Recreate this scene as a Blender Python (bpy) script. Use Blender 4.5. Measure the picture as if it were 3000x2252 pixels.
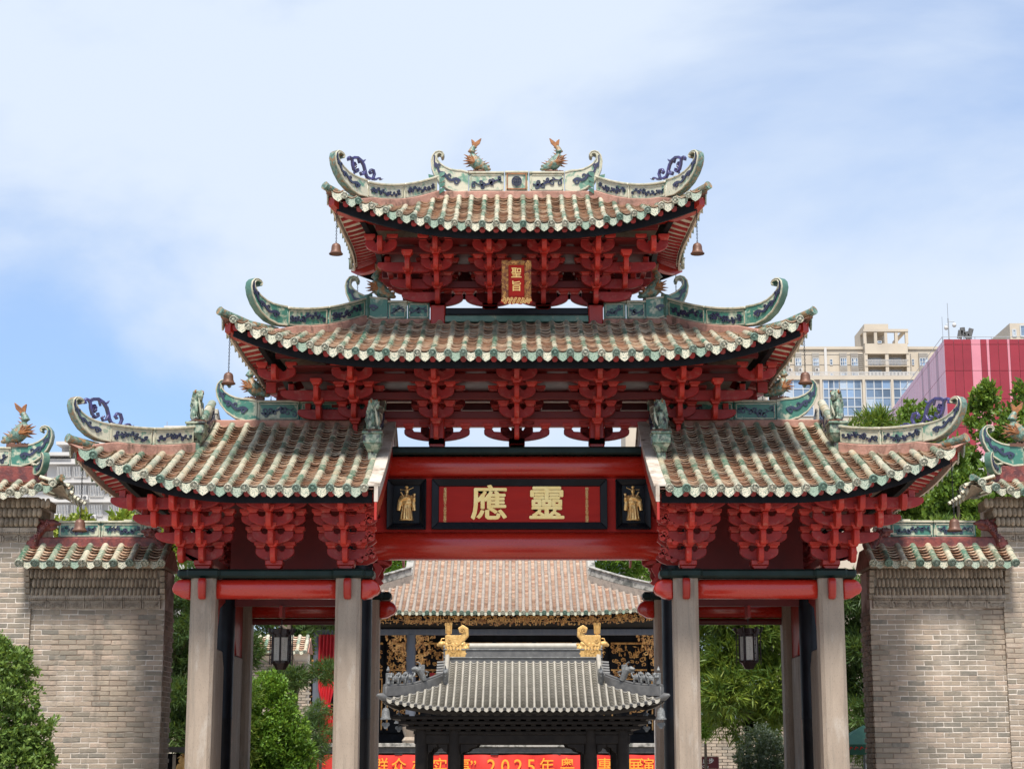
import bpy, bmesh, math, random
import numpy as np
from mathutils import Vector, Matrix, Euler
for o in list(bpy.data.objects): bpy.data.objects.remove(o)
SC = bpy.context.scene; COL = SC.collection
R = random.Random(7); rad = math.radians; PI = math.pi
# ---------------------------------------------------------------- camera, sky, sun, exposure
cam_d = bpy.data.cameras.new('camera'); cam = bpy.data.objects.new('camera', cam_d); COL.objects.link(cam)
cam.location = (0, -31, 1.65); cam.rotation_euler = (rad(90 + 11.7), 0, math.atan(10.5 / 3900))
cam_d.sensor_width = 36; cam_d.lens = 36 * 3900 / 2211; cam_d.clip_end = 3000; cam_d.clip_start = 0.1
SC.camera = cam
SUN_EL, SUN_AZ = rad(60), rad(-4)          # azimuth from the viewer's back (-Y), negative = towards the left
wd = bpy.data.worlds.new('World'); SC.world = wd; wd.use_nodes = True
wn, wl = wd.node_tree.nodes, wd.node_tree.links; wn.clear()
wo = wn.new('ShaderNodeOutputWorld'); bg = wn.new('ShaderNodeBackground'); sky = wn.new('ShaderNodeTexSky')
sky.sky_type = 'NISHITA'; sky.sun_disc = False; sky.sun_elevation = SUN_EL; sky.sun_rotation = PI - SUN_AZ
sky.air_density = 1.0; sky.dust_density = 1.2; sky.ozone_density = 1.6
SKY_STRENGTH = 0.11
tc = wn.new('ShaderNodeTexCoord'); mp = wn.new('ShaderNodeMapping'); mp.inputs['Scale'].default_value = (1.0, 1.0, 1.7)
mp.inputs['Location'].default_value = (6.53, 3.8, 0.79)
n1 = wn.new('ShaderNodeTexNoise'); n1.inputs['Scale'].default_value = 2.5; n1.inputs['Detail'].default_value = 9; n1.inputs['Roughness'].default_value = 0.52; n1.inputs['Distortion'].default_value = 0.35
cr = wn.new('ShaderNodeValToRGB'); cr.color_ramp.elements[0].position = 0.36; cr.color_ramp.elements[1].position = 0.56
cr.color_ramp.elements[0].color = (0, 0, 0, 1); cr.color_ramp.elements[1].color = (1, 1, 1, 1); cr.color_ramp.interpolation = 'EASE'
ml = wn.new('ShaderNodeMath'); ml.operation = 'MULTIPLY_ADD'; ml.inputs[1].default_value = 0.58; ml.inputs[2].default_value = 0.42
mx = wn.new('ShaderNodeMix'); mx.data_type = 'RGBA'
CLOUD = (4.6, 5.2, 6.1, 1)
mx.inputs[7].default_value = CLOUD
wl.new(tc.outputs['Generated'], mp.inputs[0]); wl.new(mp.outputs[0], n1.inputs['Vector']); wl.new(n1.outputs[0], cr.inputs[0])
wl.new(cr.outputs[0], ml.inputs[0]); wl.new(ml.outputs[0], mx.inputs[0]); tn = wn.new('ShaderNodeMix'); tn.data_type = 'RGBA'; tn.blend_type = 'MULTIPLY'; tn.inputs[0].default_value = 1; tn.inputs[7].default_value = (0.40, 0.81, 1.20, 1)
wl.new(sky.outputs[0], tn.inputs[6]); wl.new(tn.outputs[2], mx.inputs[6]); wl.new(mx.outputs[2], bg.inputs[0])
bg.inputs[1].default_value = SKY_STRENGTH; wl.new(bg.outputs[0], wo.inputs[0])
sd = bpy.data.lights.new('sun', 'SUN'); sun = bpy.data.objects.new('sun', sd); COL.objects.link(sun)
sd.energy = 4.3; sd.angle = rad(11); sd.color = (1, 0.95, 0.87)
sdir = Vector((math.sin(SUN_AZ) * math.cos(SUN_EL), -math.cos(SUN_AZ) * math.cos(SUN_EL), math.sin(SUN_EL)))
sun.rotation_euler = sdir.to_track_quat('Z', 'Y').to_euler(); sun.location = sdir * 60
vs = SC.view_settings; vs.view_transform = 'Standard'; vs.look = 'None'; vs.gamma = 1; vs.use_curve_mapping = False; vs.exposure = 0.60
SC.display_settings.display_device = 'sRGB'
SC.cycles.max_bounces = 6; SC.cycles.diffuse_bounces = 4; SC.cycles.glossy_bounces = 3; SC.cycles.transparent_max_bounces = 4

# ---------------------------------------------------------------- materials
def N(nt, t, **kw):
    n = nt.nodes.new(t)
    for k, v in kw.items(): setattr(n, k, v)
    return n
def _rand(nt):
    a = N(nt, 'ShaderNodeObjectInfo'); b = N(nt, 'ShaderNodeAttribute', attribute_name='rnd')
    m = N(nt, 'ShaderNodeMath', operation='ADD'); f = N(nt, 'ShaderNodeMath', operation='FRACT')
    nt.links.new(a.outputs['Random'], m.inputs[0]); nt.links.new(b.outputs['Fac'], m.inputs[1]); nt.links.new(m.outputs[0], f.inputs[0])
    return f.outputs[0], a.outputs['Location']
def c4(c): return (c[0], c[1], c[2], 1)
def ramp(nt, fac, stops, interp='LINEAR'):
    r = N(nt, 'ShaderNodeValToRGB'); r.color_ramp.interpolation = interp
    els = r.color_ramp.elements
    while len(els) < len(stops): els.new(0.5)
    for e, (p, c) in zip(els, stops): e.position = p; e.color = c4(c)
    nt.links.new(fac, r.inputs[0]); return r.outputs[0]
def mixc(nt, fac, a, b, mode='MIX'):
    m = N(nt, 'ShaderNodeMix', data_type='RGBA', blend_type=mode)
    for i, v in ((0, fac), (6, a), (7, b)):
        if hasattr(v, 'is_linked'): nt.links.new(v, m.inputs[i])
        elif i == 0: m.inputs[0].default_value = v
        else: m.inputs[i].default_value = c4(v)
    return m.outputs[2]
def noise(nt, vec, scale, detail=5, rough=0.55, dist=0.0):
    n = N(nt, 'ShaderNodeTexNoise'); n.inputs['Scale'].default_value = scale; n.inputs['Detail'].default_value = detail
    n.inputs['Roughness'].default_value = rough; n.inputs['Distortion'].default_value = dist
    nt.links.new(vec, n.inputs['Vector']); return n.outputs[0]
def mat(name, c1, c2=None, scale=3.0, lo=0.42, hi=0.6, rough=0.55, metal=0.0, bump=0.0, bscale=30.0, palette=None, rnd=0.0,
        coat=0.0, spec=0.5, stretch=(1, 1, 1), speck=None, stain=None, layers=()):
    """palette: colours picked per piece; c2: worn colour laid over by noise; stain: (colour, scale, lo, hi, stretch)"""
    m = bpy.data.materials.new(name); m.use_nodes = True; nt = m.node_tree; L = nt.links
    p = nt.nodes['Principled BSDF']
    t = N(nt, 'ShaderNodeTexCoord'); rv, loc = _rand(nt)
    va = N(nt, 'ShaderNodeVectorMath', operation='ADD'); L.new(t.outputs['Object'], va.inputs[0]); L.new(loc, va.inputs[1])
    def mapped(st):
        if st == (1, 1, 1): return va.outputs[0]
        q = N(nt, 'ShaderNodeMapping'); q.inputs['Scale'].default_value = st; L.new(va.outputs[0], q.inputs[0]); return q.outputs[0]
    vec = mapped(tuple(stretch))
    if palette: col = ramp(nt, rv, [(i / len(palette), c) for i, c in enumerate(palette)], 'CONSTANT')
    else:
        rg = N(nt, 'ShaderNodeRGB'); rg.outputs[0].default_value = c4(c1); col = rg.outputs[0]
    if c2 is not None:
        f = ramp(nt, noise(nt, vec, scale, 6, 0.6, 0.3), [(lo, (0, 0, 0)), (hi, (1, 1, 1))])
        col = mixc(nt, f, col, c2)
    for (c, sc, l, h, st) in ([stain] if stain else []) + list(layers):
        f = ramp(nt, noise(nt, mapped(tuple(st)), sc, 6, 0.62), [(l, (0, 0, 0)), (h, (1, 1, 1))])
        col = mixc(nt, f, col, c)
    if speck:
        f = ramp(nt, noise(nt, vec, speck[1], 2, 0.7), [(speck[2], (0, 0, 0)), (speck[3], (1, 1, 1))])
        col = mixc(nt, f, col, speck[0])
    if rnd:
        mr = N(nt, 'ShaderNodeMapRange'); mr.inputs[3].default_value = 1 - rnd; mr.inputs[4].default_value = 1 + rnd * 0.6
        L.new(rv, mr.inputs[0])
        hs = N(nt, 'ShaderNodeHueSaturation'); L.new(mr.outputs[0], hs.inputs['Value']); L.new(col, hs.inputs['Color']); col = hs.outputs[0]
    L.new(col, p.inputs['Base Color'])
    rr = N(nt, 'ShaderNodeMapRange'); rr.inputs[3].default_value = max(0.02, rough - 0.12); rr.inputs[4].default_value = min(1, rough + 0.14)
    L.new(noise(nt, vec, 7.0, 4), rr.inputs[0]); L.new(rr.outputs[0], p.inputs['Roughness'])
    p.inputs['Metallic'].default_value = metal; p.inputs['Coat Weight'].default_value = coat; p.inputs['Coat Roughness'].default_value = 0.15
    p.inputs['Specular IOR Level'].default_value = spec
    if bump:
        b = N(nt, 'ShaderNodeBump'); b.inputs['Strength'].default_value = bump; b.inputs['Distance'].default_value = 0.02
        L.new(noise(nt, vec, bscale, 4, 0.65), b.inputs['Height']); L.new(b.outputs[0], p.inputs['Normal'])
    return m
def leaf_mat(name, cols, trans=0.35, rough=0.5):
    m = bpy.data.materials.new(name); m.use_nodes = True; nt = m.node_tree; L = nt.links; nt.nodes.clear()
    out = N(nt, 'ShaderNodeOutputMaterial'); p = N(nt, 'ShaderNodeBsdfPrincipled'); tr = N(nt, 'ShaderNodeBsdfTranslucent'); mxs = N(nt, 'ShaderNodeMixShader')
    rv, loc = _rand(nt); a = N(nt, 'ShaderNodeAttribute', attribute_name='rnd')
    col = ramp(nt, a.outputs['Fac'], [(i / max(1, len(cols) - 1), c) for i, c in enumerate(cols)])
    L.new(col, p.inputs['Base Color']); L.new(mixc(nt, 0.5, col, (0.25, 0.3, 0.02)), tr.inputs[0]); p.inputs['Roughness'].default_value = rough
    p.inputs['Specular IOR Level'].default_value = 0.35
    mxs.inputs[0].default_value = trans; L.new(p.outputs[0], mxs.inputs[1]); L.new(tr.outputs[0], mxs.inputs[2]); L.new(mxs.outputs[0], out.inputs[0])
    return m
M = {}
M['red'] = mat('red_lacquer', (0.40, 0.022, 0.010), (0.29, 0.013, 0.010), 2.2, 0.35, 0.75, 0.4, coat=0.1, rnd=0.12, stain=((0.40, 0.07, 0.05), 5, 0.62, 0.85, (1, 1, 1)), bump=0.08, bscale=14)
M['redbeam'] = mat('red_lacquer_beam', (0.52, 0.026, 0.011), (0.41, 0.016, 0.010), 1.6, 0.3, 0.75, 0.27, coat=0.55, stretch=(0.5, 1.5, 1.5), stain=((0.42, 0.08, 0.05), 9, 0.66, 0.8, (0.3, 2, 2)), bump=0.1, bscale=6, speck=((0.5, 0.45, 0.4), 46, 0.79, 0.82))
M['redpanel'] = mat('red_sign_panel', (0.48, 0.022, 0.013), (0.38, 0.015, 0.011), 2, 0.3, 0.75, 0.55, spec=0.2, stretch=(0.6, 3, 3), bump=0.06)
M['redarm'] = mat('red_lacquer_shaded', (0.36, 0.016, 0.014), (0.24, 0.010, 0.011), 3.0, 0.35, 0.7, 0.5, rnd=0.2, stain=((0.36, 0.09, 0.075), 9, 0.54, 0.74, (1, 1, 1)), layers=[((0.10, 0.006, 0.008), 9, 0.62, 0.8, (1, 1, 2))], bump=0.2, bscale=18)  # the same red lacquer, darkened to paint under-eave shade into arms and rafters
M['redfront'] = mat('red_lacquer_lit', (0.50, 0.026, 0.012), (0.37, 0.016, 0.011), 3.0, 0.35, 0.7, 0.5, rnd=0.2, stain=((0.46, 0.13, 0.09), 11, 0.55, 0.76, (1, 1, 1)), layers=[((0.16, 0.01, 0.008), 10, 0.62, 0.8, (1, 1, 2))], bump=0.2, bscale=18)  # brighter copy of the red, painting in light caught by tongues and blocks
M['redshade'] = mat('shaded_red_wood', (0.13, 0.008, 0.007), (0.085, 0.005, 0.005), 3, 0.35, 0.75, 0.45, rnd=0.1)  # red darkened so the shade in the bracket gaps is in its colour
M['black'] = mat('black_lacquer', (0.006, 0.007, 0.010), (0.014, 0.016, 0.022), 2, 0.45, 0.75, 0.36, coat=0.0, spec=0.22, bump=0.06, bscale=8)
M['blackwood'] = mat('black_painted_wood', (0.006, 0.006, 0.008), (0.012, 0.013, 0.017), 4, 0.45, 0.7, 0.55, spec=0.15)
M['greenblack'] = mat('dark_green_paint', (0.005, 0.016, 0.013), (0.010, 0.026, 0.022), 3, 0.45, 0.75, 0.42, spec=0.25)
M['stone'] = mat('granite', (0.36, 0.285, 0.22), (0.275, 0.215, 0.165), 1.6, 0.35, 0.68, 0.8, bump=0.25, bscale=60, stretch=(3, 3, 0.55), speck=((0.17, 0.14, 0.115), 40, 0.58, 0.70), stain=((0.42, 0.365, 0.31), 1.3, 0.55, 0.72, (3, 3, 0.8)), layers=[((0.20, 0.165, 0.13), 2.2, 0.54, 0.74, (5, 5, 0.22)), ((0.17, 0.14, 0.11), 0.9, 0.6, 0.75, (1, 1, 0.6))])
M['plaster'] = mat('cream_plaster', (0.62, 0.55, 0.45), (0.48, 0.40, 0.31), 4, 0.45, 0.75, 0.85)
M['white'] = mat('white_lime_board', (0.50, 0.44, 0.38), (0.33, 0.26, 0.20), 3.5, 0.45, 0.66, 0.85, bump=0.2, stain=((0.13, 0.10, 0.075), 4, 0.56, 0.72, (1, 1, 1)))
M['pink'] = mat('pink_mortar', (0.40, 0.215, 0.165), (0.27, 0.14, 0.105), 4, 0.42, 0.62, 0.9, bump=0.5, bscale=22, stain=((0.12, 0.07, 0.05), 5, 0.53, 0.68, (1, 1, 0.5)), layers=[((0.52, 0.34, 0.28), 8, 0.6, 0.78, (1, 1, 1))])
GREENS = [(0.12, 0.19, 0.125), (0.52, 0.46, 0.335), (0.05, 0.135, 0.085), (0.56, 0.515, 0.395), (0.27, 0.30, 0.225), (0.53, 0.48, 0.36), (0.48, 0.395, 0.265), (0.16, 0.185, 0.125), (0.42, 0.415, 0.32), (0.065, 0.16, 0.105), (0.50, 0.46, 0.345), (0.20, 0.255, 0.185), (0.46, 0.42, 0.315), (0.34, 0.34, 0.255)]
M['barrel'] = mat('glazed_barrel_tile', GREENS[0], (0.50, 0.46, 0.35), 14, 0.50, 0.62, 0.34, palette=GREENS, rnd=0.1, bump=0.15, bscale=25, stain=((0.10, 0.095, 0.07), 13, 0.57, 0.74, (1, 1, 1)), layers=[((0.09, 0.18, 0.13), 10, 0.54, 0.64, (1, 1, 1)), ((0.17, 0.14, 0.10), 22, 0.60, 0.74, (1, 1, 1))])
M['disc'] = mat('tile_end_glaze', GREENS[0], (0.05, 0.10, 0.075), 55, 0.48, 0.58, 0.45, palette=[(0.27, 0.33, 0.26), (0.56, 0.51, 0.39), (0.16, 0.25, 0.19), (0.48, 0.46, 0.36), (0.54, 0.49, 0.38)], rnd=0.1, bump=0.6, bscale=60)
M['drip'] = mat('drip_tile_glaze', GREENS[0], (0.10, 0.17, 0.13), 60, 0.50, 0.60, 0.5, palette=[(0.56, 0.52, 0.40), (0.38, 0.42, 0.33), (0.60, 0.55, 0.43), (0.25, 0.33, 0.25), (0.54, 0.50, 0.38), (0.50, 0.48, 0.37)], rnd=0.12, bump=0.6, bscale=60, stain=((0.06, 0.06, 0.05), 18, 0.64, 0.8, (1, 1, 1)))
M['pan'] = mat('terracotta_pan_tile', (0.42, 0.2, 0.13), (0.44, 0.34, 0.25), 16, 0.5, 0.66, 0.85, palette=[(0.48, 0.295, 0.19), (0.35, 0.205, 0.13), (0.56, 0.41, 0.295), (0.26, 0.16, 0.105), (0.50, 0.335, 0.23), (0.60, 0.475, 0.36), (0.40, 0.235, 0.15)], rnd=0.15, bump=0.3, bscale=40, stain=((0.06, 0.045, 0.035), 7, 0.56, 0.74, (1, 1, 1)))
def glaze(name, a, b, lo=0.44, hi=0.53):
    return mat(name, a, b, 5.0, lo, hi, 0.3, bump=0.2, bscale=18, coat=0.15, stain=((0.13, 0.12, 0.08), 7, 0.62, 0.82, (1, 1, 0.5)), layers=[((0.30, 0.36, 0.27), 3.5, 0.55, 0.75, (1, 1, 1))])
M['panold'] = mat('faded_terracotta_tile', (0.5, 0.3, 0.2), (0.55, 0.43, 0.33), 5, 0.48, 0.66, 0.9, palette=[(0.62, 0.40, 0.28), (0.52, 0.31, 0.21), (0.66, 0.47, 0.35), (0.45, 0.27, 0.19), (0.60, 0.42, 0.31)], rnd=0.15, stain=((0.10, 0.08, 0.065), 3, 0.62, 0.8, (1, 1, 1)))
CREAM, JADE = (0.50, 0.47, 0.355), (0.05, 0.17, 0.125)
M['gcream'] = glaze('cream_glaze', CREAM, (0.12, 0.24, 0.17), 0.52, 0.62)
M['ggreen'] = glaze('green_glaze', JADE, (0.45, 0.46, 0.34), 0.53, 0.63)
M['gdark'] = mat('dark_green_glaze', (0.05, 0.13, 0.10), (0.12, 0.22, 0.17), 4, 0.4, 0.7, 0.35, stain=((0.3, 0.3, 0.2), 9, 0.6, 0.7, (1, 1, 1)))
M['trim'] = mat('cream_glaze_trim', (0.46, 0.42, 0.315), (0.28, 0.29, 0.21), 9, 0.45, 0.65, 0.45, stain=((0.12, 0.09, 0.05), 8, 0.6, 0.78, (1, 1, 1)))
M['blue'] = mat('indigo_glaze', (0.036, 0.034, 0.078), (0.022, 0.034, 0.055), 12, 0.4, 0.65, 0.3, coat=0.2, layers=[((0.16, 0.16, 0.19), 14, 0.64, 0.76, (1, 1, 1))])
M['violet'] = mat('violet_glaze', (0.055, 0.042, 0.16), (0.03, 0.03, 0.075), 8, 0.4, 0.65, 0.28, coat=0.3, layers=[((0.2, 0.19, 0.2), 12, 0.64, 0.74, (1, 1, 1))])
M['orange'] = mat('amber_glaze', (0.33, 0.13, 0.04), (0.17, 0.07, 0.03), 14, 0.4, 0.62, 0.4, bump=0.3)
M['fish'] = mat('celadon_glaze', (0.17, 0.26, 0.215), (0.06, 0.13, 0.10), 18, 0.42, 0.58, 0.35, bump=0.5, bscale=45, layers=[((0.30, 0.17, 0.08), 12, 0.47, 0.60, (1, 1, 1)), ((0.05, 0.04, 0.03), 16, 0.6, 0.72, (1, 1, 1))])
M['lion'] = mat('lion_green_glaze', (0.11, 0.18, 0.13), (0.34, 0.37, 0.28), 11, 0.46, 0.58, 0.35, bump=0.5, bscale=40, stain=((0.03, 0.026, 0.03), 9, 0.50, 0.62, (1, 1, 1)))
M['bronze'] = mat('brown_bronze', (0.15, 0.068, 0.042), (0.10, 0.048, 0.032), 6, 0.4, 0.7, 0.5, metal=0.25, bump=0.2, layers=[((0.10, 0.05, 0.04), 10, 0.6, 0.75, (1, 1, 1))])
M['iron'] = mat('dark_iron', (0.03, 0.03, 0.032), None, rough=0.5, metal=0.5)
M['gold'] = mat('gilding', (0.98, 0.64, 0.27), (0.85, 0.48, 0.15), 10, 0.4, 0.7, 0.36, metal=0.7, bump=0.25, bscale=30)
M['goldleaf'] = mat('gold_leaf_letters', (1.0, 0.71, 0.29), (0.95, 0.62, 0.21), 5, 0.4, 0.7, 0.36, metal=0.85, bump=0.1, bscale=40)
M['goldsun'] = mat('old_gilding', (0.60, 0.37, 0.13), (0.45, 0.25, 0.07), 12, 0.4, 0.7, 0.4, metal=0.3, bump=0.4, bscale=25)
M['gstain'] = mat('stained_cream_glaze', (0.58, 0.54, 0.44), (0.05, 0.05, 0.045), 9, 0.46, 0.56, 0.4, bump=0.3, stain=((0.10, 0.20, 0.15), 6, 0.56, 0.68, (1, 1, 1)))
M['goldframe'] = mat('dark_gilt_frame', (0.46, 0.21, 0.055), (0.16, 0.03, 0.02), 16, 0.42, 0.6, 0.45, metal=0.15, bump=0.5, bscale=30)
M['goldcarve'] = mat('gilded_carving', (0.78, 0.42, 0.13), (0.40, 0.17, 0.05), 7, 0.42, 0.6, 0.45, metal=0.15, bump=0.4, bscale=25, stain=((0.03, 0.015, 0.015), 5, 0.6, 0.72, (1, 1, 1)))
BR = [(0.34, 0.268, 0.205), (0.38, 0.30, 0.23), (0.31, 0.25, 0.19), (0.24, 0.205, 0.16), (0.36, 0.285, 0.22), (0.29, 0.24, 0.185), (0.40, 0.31, 0.24), (0.19, 0.17, 0.14), (0.35, 0.275, 0.21), (0.37, 0.295, 0.225), (0.33, 0.265, 0.20), (0.30, 0.245, 0.19)]
M['brick'] = mat('grey_brown_brick', BR[0], (0.28, 0.235, 0.185), 8, 0.48, 0.7, 0.9, palette=BR, rnd=0.1, bump=0.45, bscale=35, layers=[((0.15, 0.145, 0.12), 3.2, 0.6, 0.78, (1, 1, 1)), ((0.43, 0.345, 0.27), 2.1, 0.56, 0.8, (1, 1, 1)), ((0.17, 0.155, 0.125), 0.6, 0.57, 0.72, (1, 1, 1)), ((0.13, 0.115, 0.095), 1.1, 0.61, 0.74, (1.8, 1, 0.3)), ((0.44, 0.37, 0.30), 0.9, 0.58, 0.7, (1, 1, 1))])
M['mortar'] = mat('lime_mortar', (0.62, 0.55, 0.48), (0.19, 0.14, 0.105), 0.8, 0.47, 0.60, 0.95, bump=0.3)
M['corbel'] = mat('weathered_brick_carving', (0.38, 0.305, 0.225), (0.23, 0.185, 0.14), 7, 0.42, 0.66, 0.9, rnd=0.22, bump=0.5, bscale=30)
M['carved'] = mat('carved_grey_brick', (0.40, 0.33, 0.26), (0.26, 0.21, 0.165), 9, 0.45, 0.65, 0.9, bump=0.7, bscale=38, rnd=0.1)
M['bark'] = mat('bark', (0.10, 0.075, 0.055), (0.2, 0.16, 0.12), 9, 0.4, 0.7, 0.95, bump=0.8, bscale=18, stretch=(2, 2, 0.4))
M['ground'] = mat('granite_paving', (0.36, 0.33, 0.29), (0.29, 0.26, 0.23), 0.7, 0.35, 0.7, 0.9)
M['greytile'] = mat('grey_metal_tile', (0.34, 0.31, 0.26), (0.25, 0.23, 0.19), 5, 0.4, 0.75, 0.5, rnd=0.08, stain=((0.12, 0.115, 0.1), 9, 0.68, 0.85, (1, 1, 1)))
M['greydark'] = mat('dark_grey_metal', (0.075, 0.072, 0.07), (0.12, 0.115, 0.11), 6, 0.4, 0.7, 0.45)
M['brownblack'] = mat('dark_brown_bronze', (0.011, 0.008, 0.007), (0.02, 0.015, 0.012), 5, 0.4, 0.7, 0.6, spec=0.18)
M['figure'] = mat('grey_ceramic_figure', (0.10, 0.10, 0.098), (0.22, 0.22, 0.21), 12, 0.5, 0.7, 0.45, bump=0.4)
M['oldbarrel'] = mat('weathered_grey_barrel_tile', (0.285, 0.235, 0.195), (0.20, 0.165, 0.14), 9, 0.45, 0.65, 0.85, rnd=0.1, stain=((0.09, 0.08, 0.07), 12, 0.62, 0.8, (1, 1, 1)))
M['greycol'] = mat('blue_grey_paint', (0.085, 0.095, 0.12), (0.12, 0.125, 0.145), 3, 0.4, 0.7, 0.45, stretch=(3, 3, 0.5))
M['oldstone'] = mat('mossy_grey_stone', (0.33, 0.31, 0.28), (0.09, 0.09, 0.08), 4, 0.46, 0.62, 0.95, bump=0.5)
M['curtain'] = mat('red_silk', (0.52, 0.018, 0.025), (0.40, 0.012, 0.02), 3, 0.4, 0.7, 0.5)
M['banner'] = mat('red_banner_cloth', (0.66, 0.035, 0.02), (0.56, 0.025, 0.02), 2, 0.4, 0.7, 0.6)
M['bannertext'] = mat('orange_print', (0.85, 0.30, 0.02), None, rough=0.6)
M['signtext'] = mat('white_print', (0.8, 0.8, 0.78), None, rough=0.6)
M['sign'] = mat('maroon_sign', (0.13, 0.02, 0.025), None, rough=0.4)
M['paper'] = mat('rice_paper', (0.62, 0.61, 0.56), (0.52, 0.52, 0.47), 14, 0.45, 0.65, 0.7)
M['ink'] = mat('faded_ink', (0.18, 0.17, 0.16), None, rough=0.8)
M['rosewood'] = mat('dark_rosewood', (0.020, 0.009, 0.010), (0.035, 0.015, 0.014), 6, 0.4, 0.7, 0.4)
M['concrete'] = mat('beige_render', (0.50, 0.43, 0.34), (0.42, 0.36, 0.29), 0.3, 0.35, 0.7, 0.9)
M['concrete_grey'] = mat('grey_render', (0.38, 0.35, 0.31), (0.31, 0.28, 0.25), 0.4, 0.35, 0.7, 0.9)
M['palewall'] = mat('pale_tiled_render', (0.52, 0.50, 0.48), (0.46, 0.44, 0.42), 0.4, 0.35, 0.7, 0.8)  # tone lightened to put the far block's haze into the colour
M['winglass'] = mat('blue_window_glass', (0.15, 0.22, 0.33), (0.22, 0.30, 0.42), 0.35, 0.4, 0.65, 0.12, spec=0.8, rnd=0.5, palette=[(0.15, 0.22, 0.33), (0.20, 0.28, 0.40), (0.10, 0.14, 0.20), (0.26, 0.34, 0.44), (0.17, 0.25, 0.37), (0.36, 0.38, 0.38)])  # pane tones vary to paint in differing reflections
M['paleglass'] = mat('hazed_window_glass', (0.44, 0.45, 0.46), (0.50, 0.50, 0.50), 0.4, 0.4, 0.65, 0.25, rnd=0.3)  # greyish glass, lightened further with distance haze in its colour
M['winframe'] = mat('grey_window_frame', (0.45, 0.46, 0.47), None, rough=0.5)
M['redclad'] = mat('crimson_cladding', (0.26, 0.02, 0.03), (0.22, 0.016, 0.025), 0.5, 0.4, 0.7, 0.3, rnd=0.08, coat=0.15)
M['pinkclad'] = mat('pink_cladding', (0.56, 0.21, 0.25), (0.50, 0.18, 0.22), 0.5, 0.4, 0.7, 0.3, rnd=0.05, coat=0.15)
M['metal'] = mat('grey_galvanised', (0.33, 0.34, 0.35), None, rough=0.4, metal=0.4)
M['awning'] = mat('green_canvas', (0.03, 0.13, 0.085), (0.05, 0.17, 0.11), 4, 0.4, 0.7, 0.7)
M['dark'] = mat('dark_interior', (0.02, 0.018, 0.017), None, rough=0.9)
M['aged'] = mat('aged_red_glaze', (0.20, 0.045, 0.035), (0.09, 0.025, 0.025), 8, 0.42, 0.62, 0.4, bump=0.5, bscale=30, layers=[((0.32, 0.14, 0.11), 11, 0.6, 0.75, (1, 1, 1))])
L_PINE = leaf_mat('pine_leaf', [(0.018, 0.045, 0.018), (0.055, 0.11, 0.03), (0.12, 0.19, 0.055)])
L_PODO = leaf_mat('yew_pine_leaf', [(0.022, 0.06, 0.014), (0.075, 0.145, 0.024), (0.16, 0.235, 0.033), (0.27, 0.30, 0.045)])
L_SHRUB = leaf_mat('shrub_leaf', [(0.045, 0.11, 0.015), (0.12, 0.25, 0.025), (0.27, 0.42, 0.06)])
L_BUSH = leaf_mat('bush_leaf', [(0.05, 0.10, 0.022), (0.13, 0.22, 0.045), (0.26, 0.36, 0.09)])
L_SILVER = leaf_mat('grey_green_leaf', [(0.03, 0.05, 0.03), (0.09, 0.13, 0.085), (0.32, 0.36, 0.30)])
L_LIGHT = leaf_mat('yellow_green_leaf', [(0.08, 0.14, 0.018), (0.19, 0.28, 0.035), (0.33, 0.38, 0.06), (0.30, 0.22, 0.07)])
L_CYP = leaf_mat('cypress_leaf', [(0.04, 0.09, 0.016), (0.12, 0.21, 0.028), (0.23, 0.34, 0.055)])

# ---------------------------------------------------------------- mesh and object helpers
WM = {}
def tag(o, label=None, cat=None, group=None, kind=None):
    for k, v in (('label', label), ('category', cat), ('group', group), ('kind', kind)):
        if v: o[k] = v
    return o
def put(o, parent=None, mtx=None):
    mtx = mtx.copy() if mtx is not None else Matrix()
    COL.objects.link(o)
    if parent is not None:
        o.parent = parent; o.matrix_parent_inverse = WM[parent.name].inverted()
    o.matrix_basis = mtx; WM[o.name] = mtx
    return o
def inst(name, me, parent, mtx): return put(bpy.data.objects.new(name, me), parent, mtx)
def thing(name, label, cat, loc=(0, 0, 0), group=None):
    o = bpy.data.objects.new(name, None); o.empty_display_size = 0.2
    put(o, None, Matrix.Translation(loc)); return tag(o, label, cat, group)
def kids(o): return [c for c in o.children]
def copy_tree(o, parent=None, mtx=None):
    c = o.copy(); COL.objects.link(c)
    if parent is not None: c.parent = parent
    if mtx is not None: c.matrix_basis = mtx
    for ch in kids(o): copy_tree(ch, c)
    return c
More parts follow.
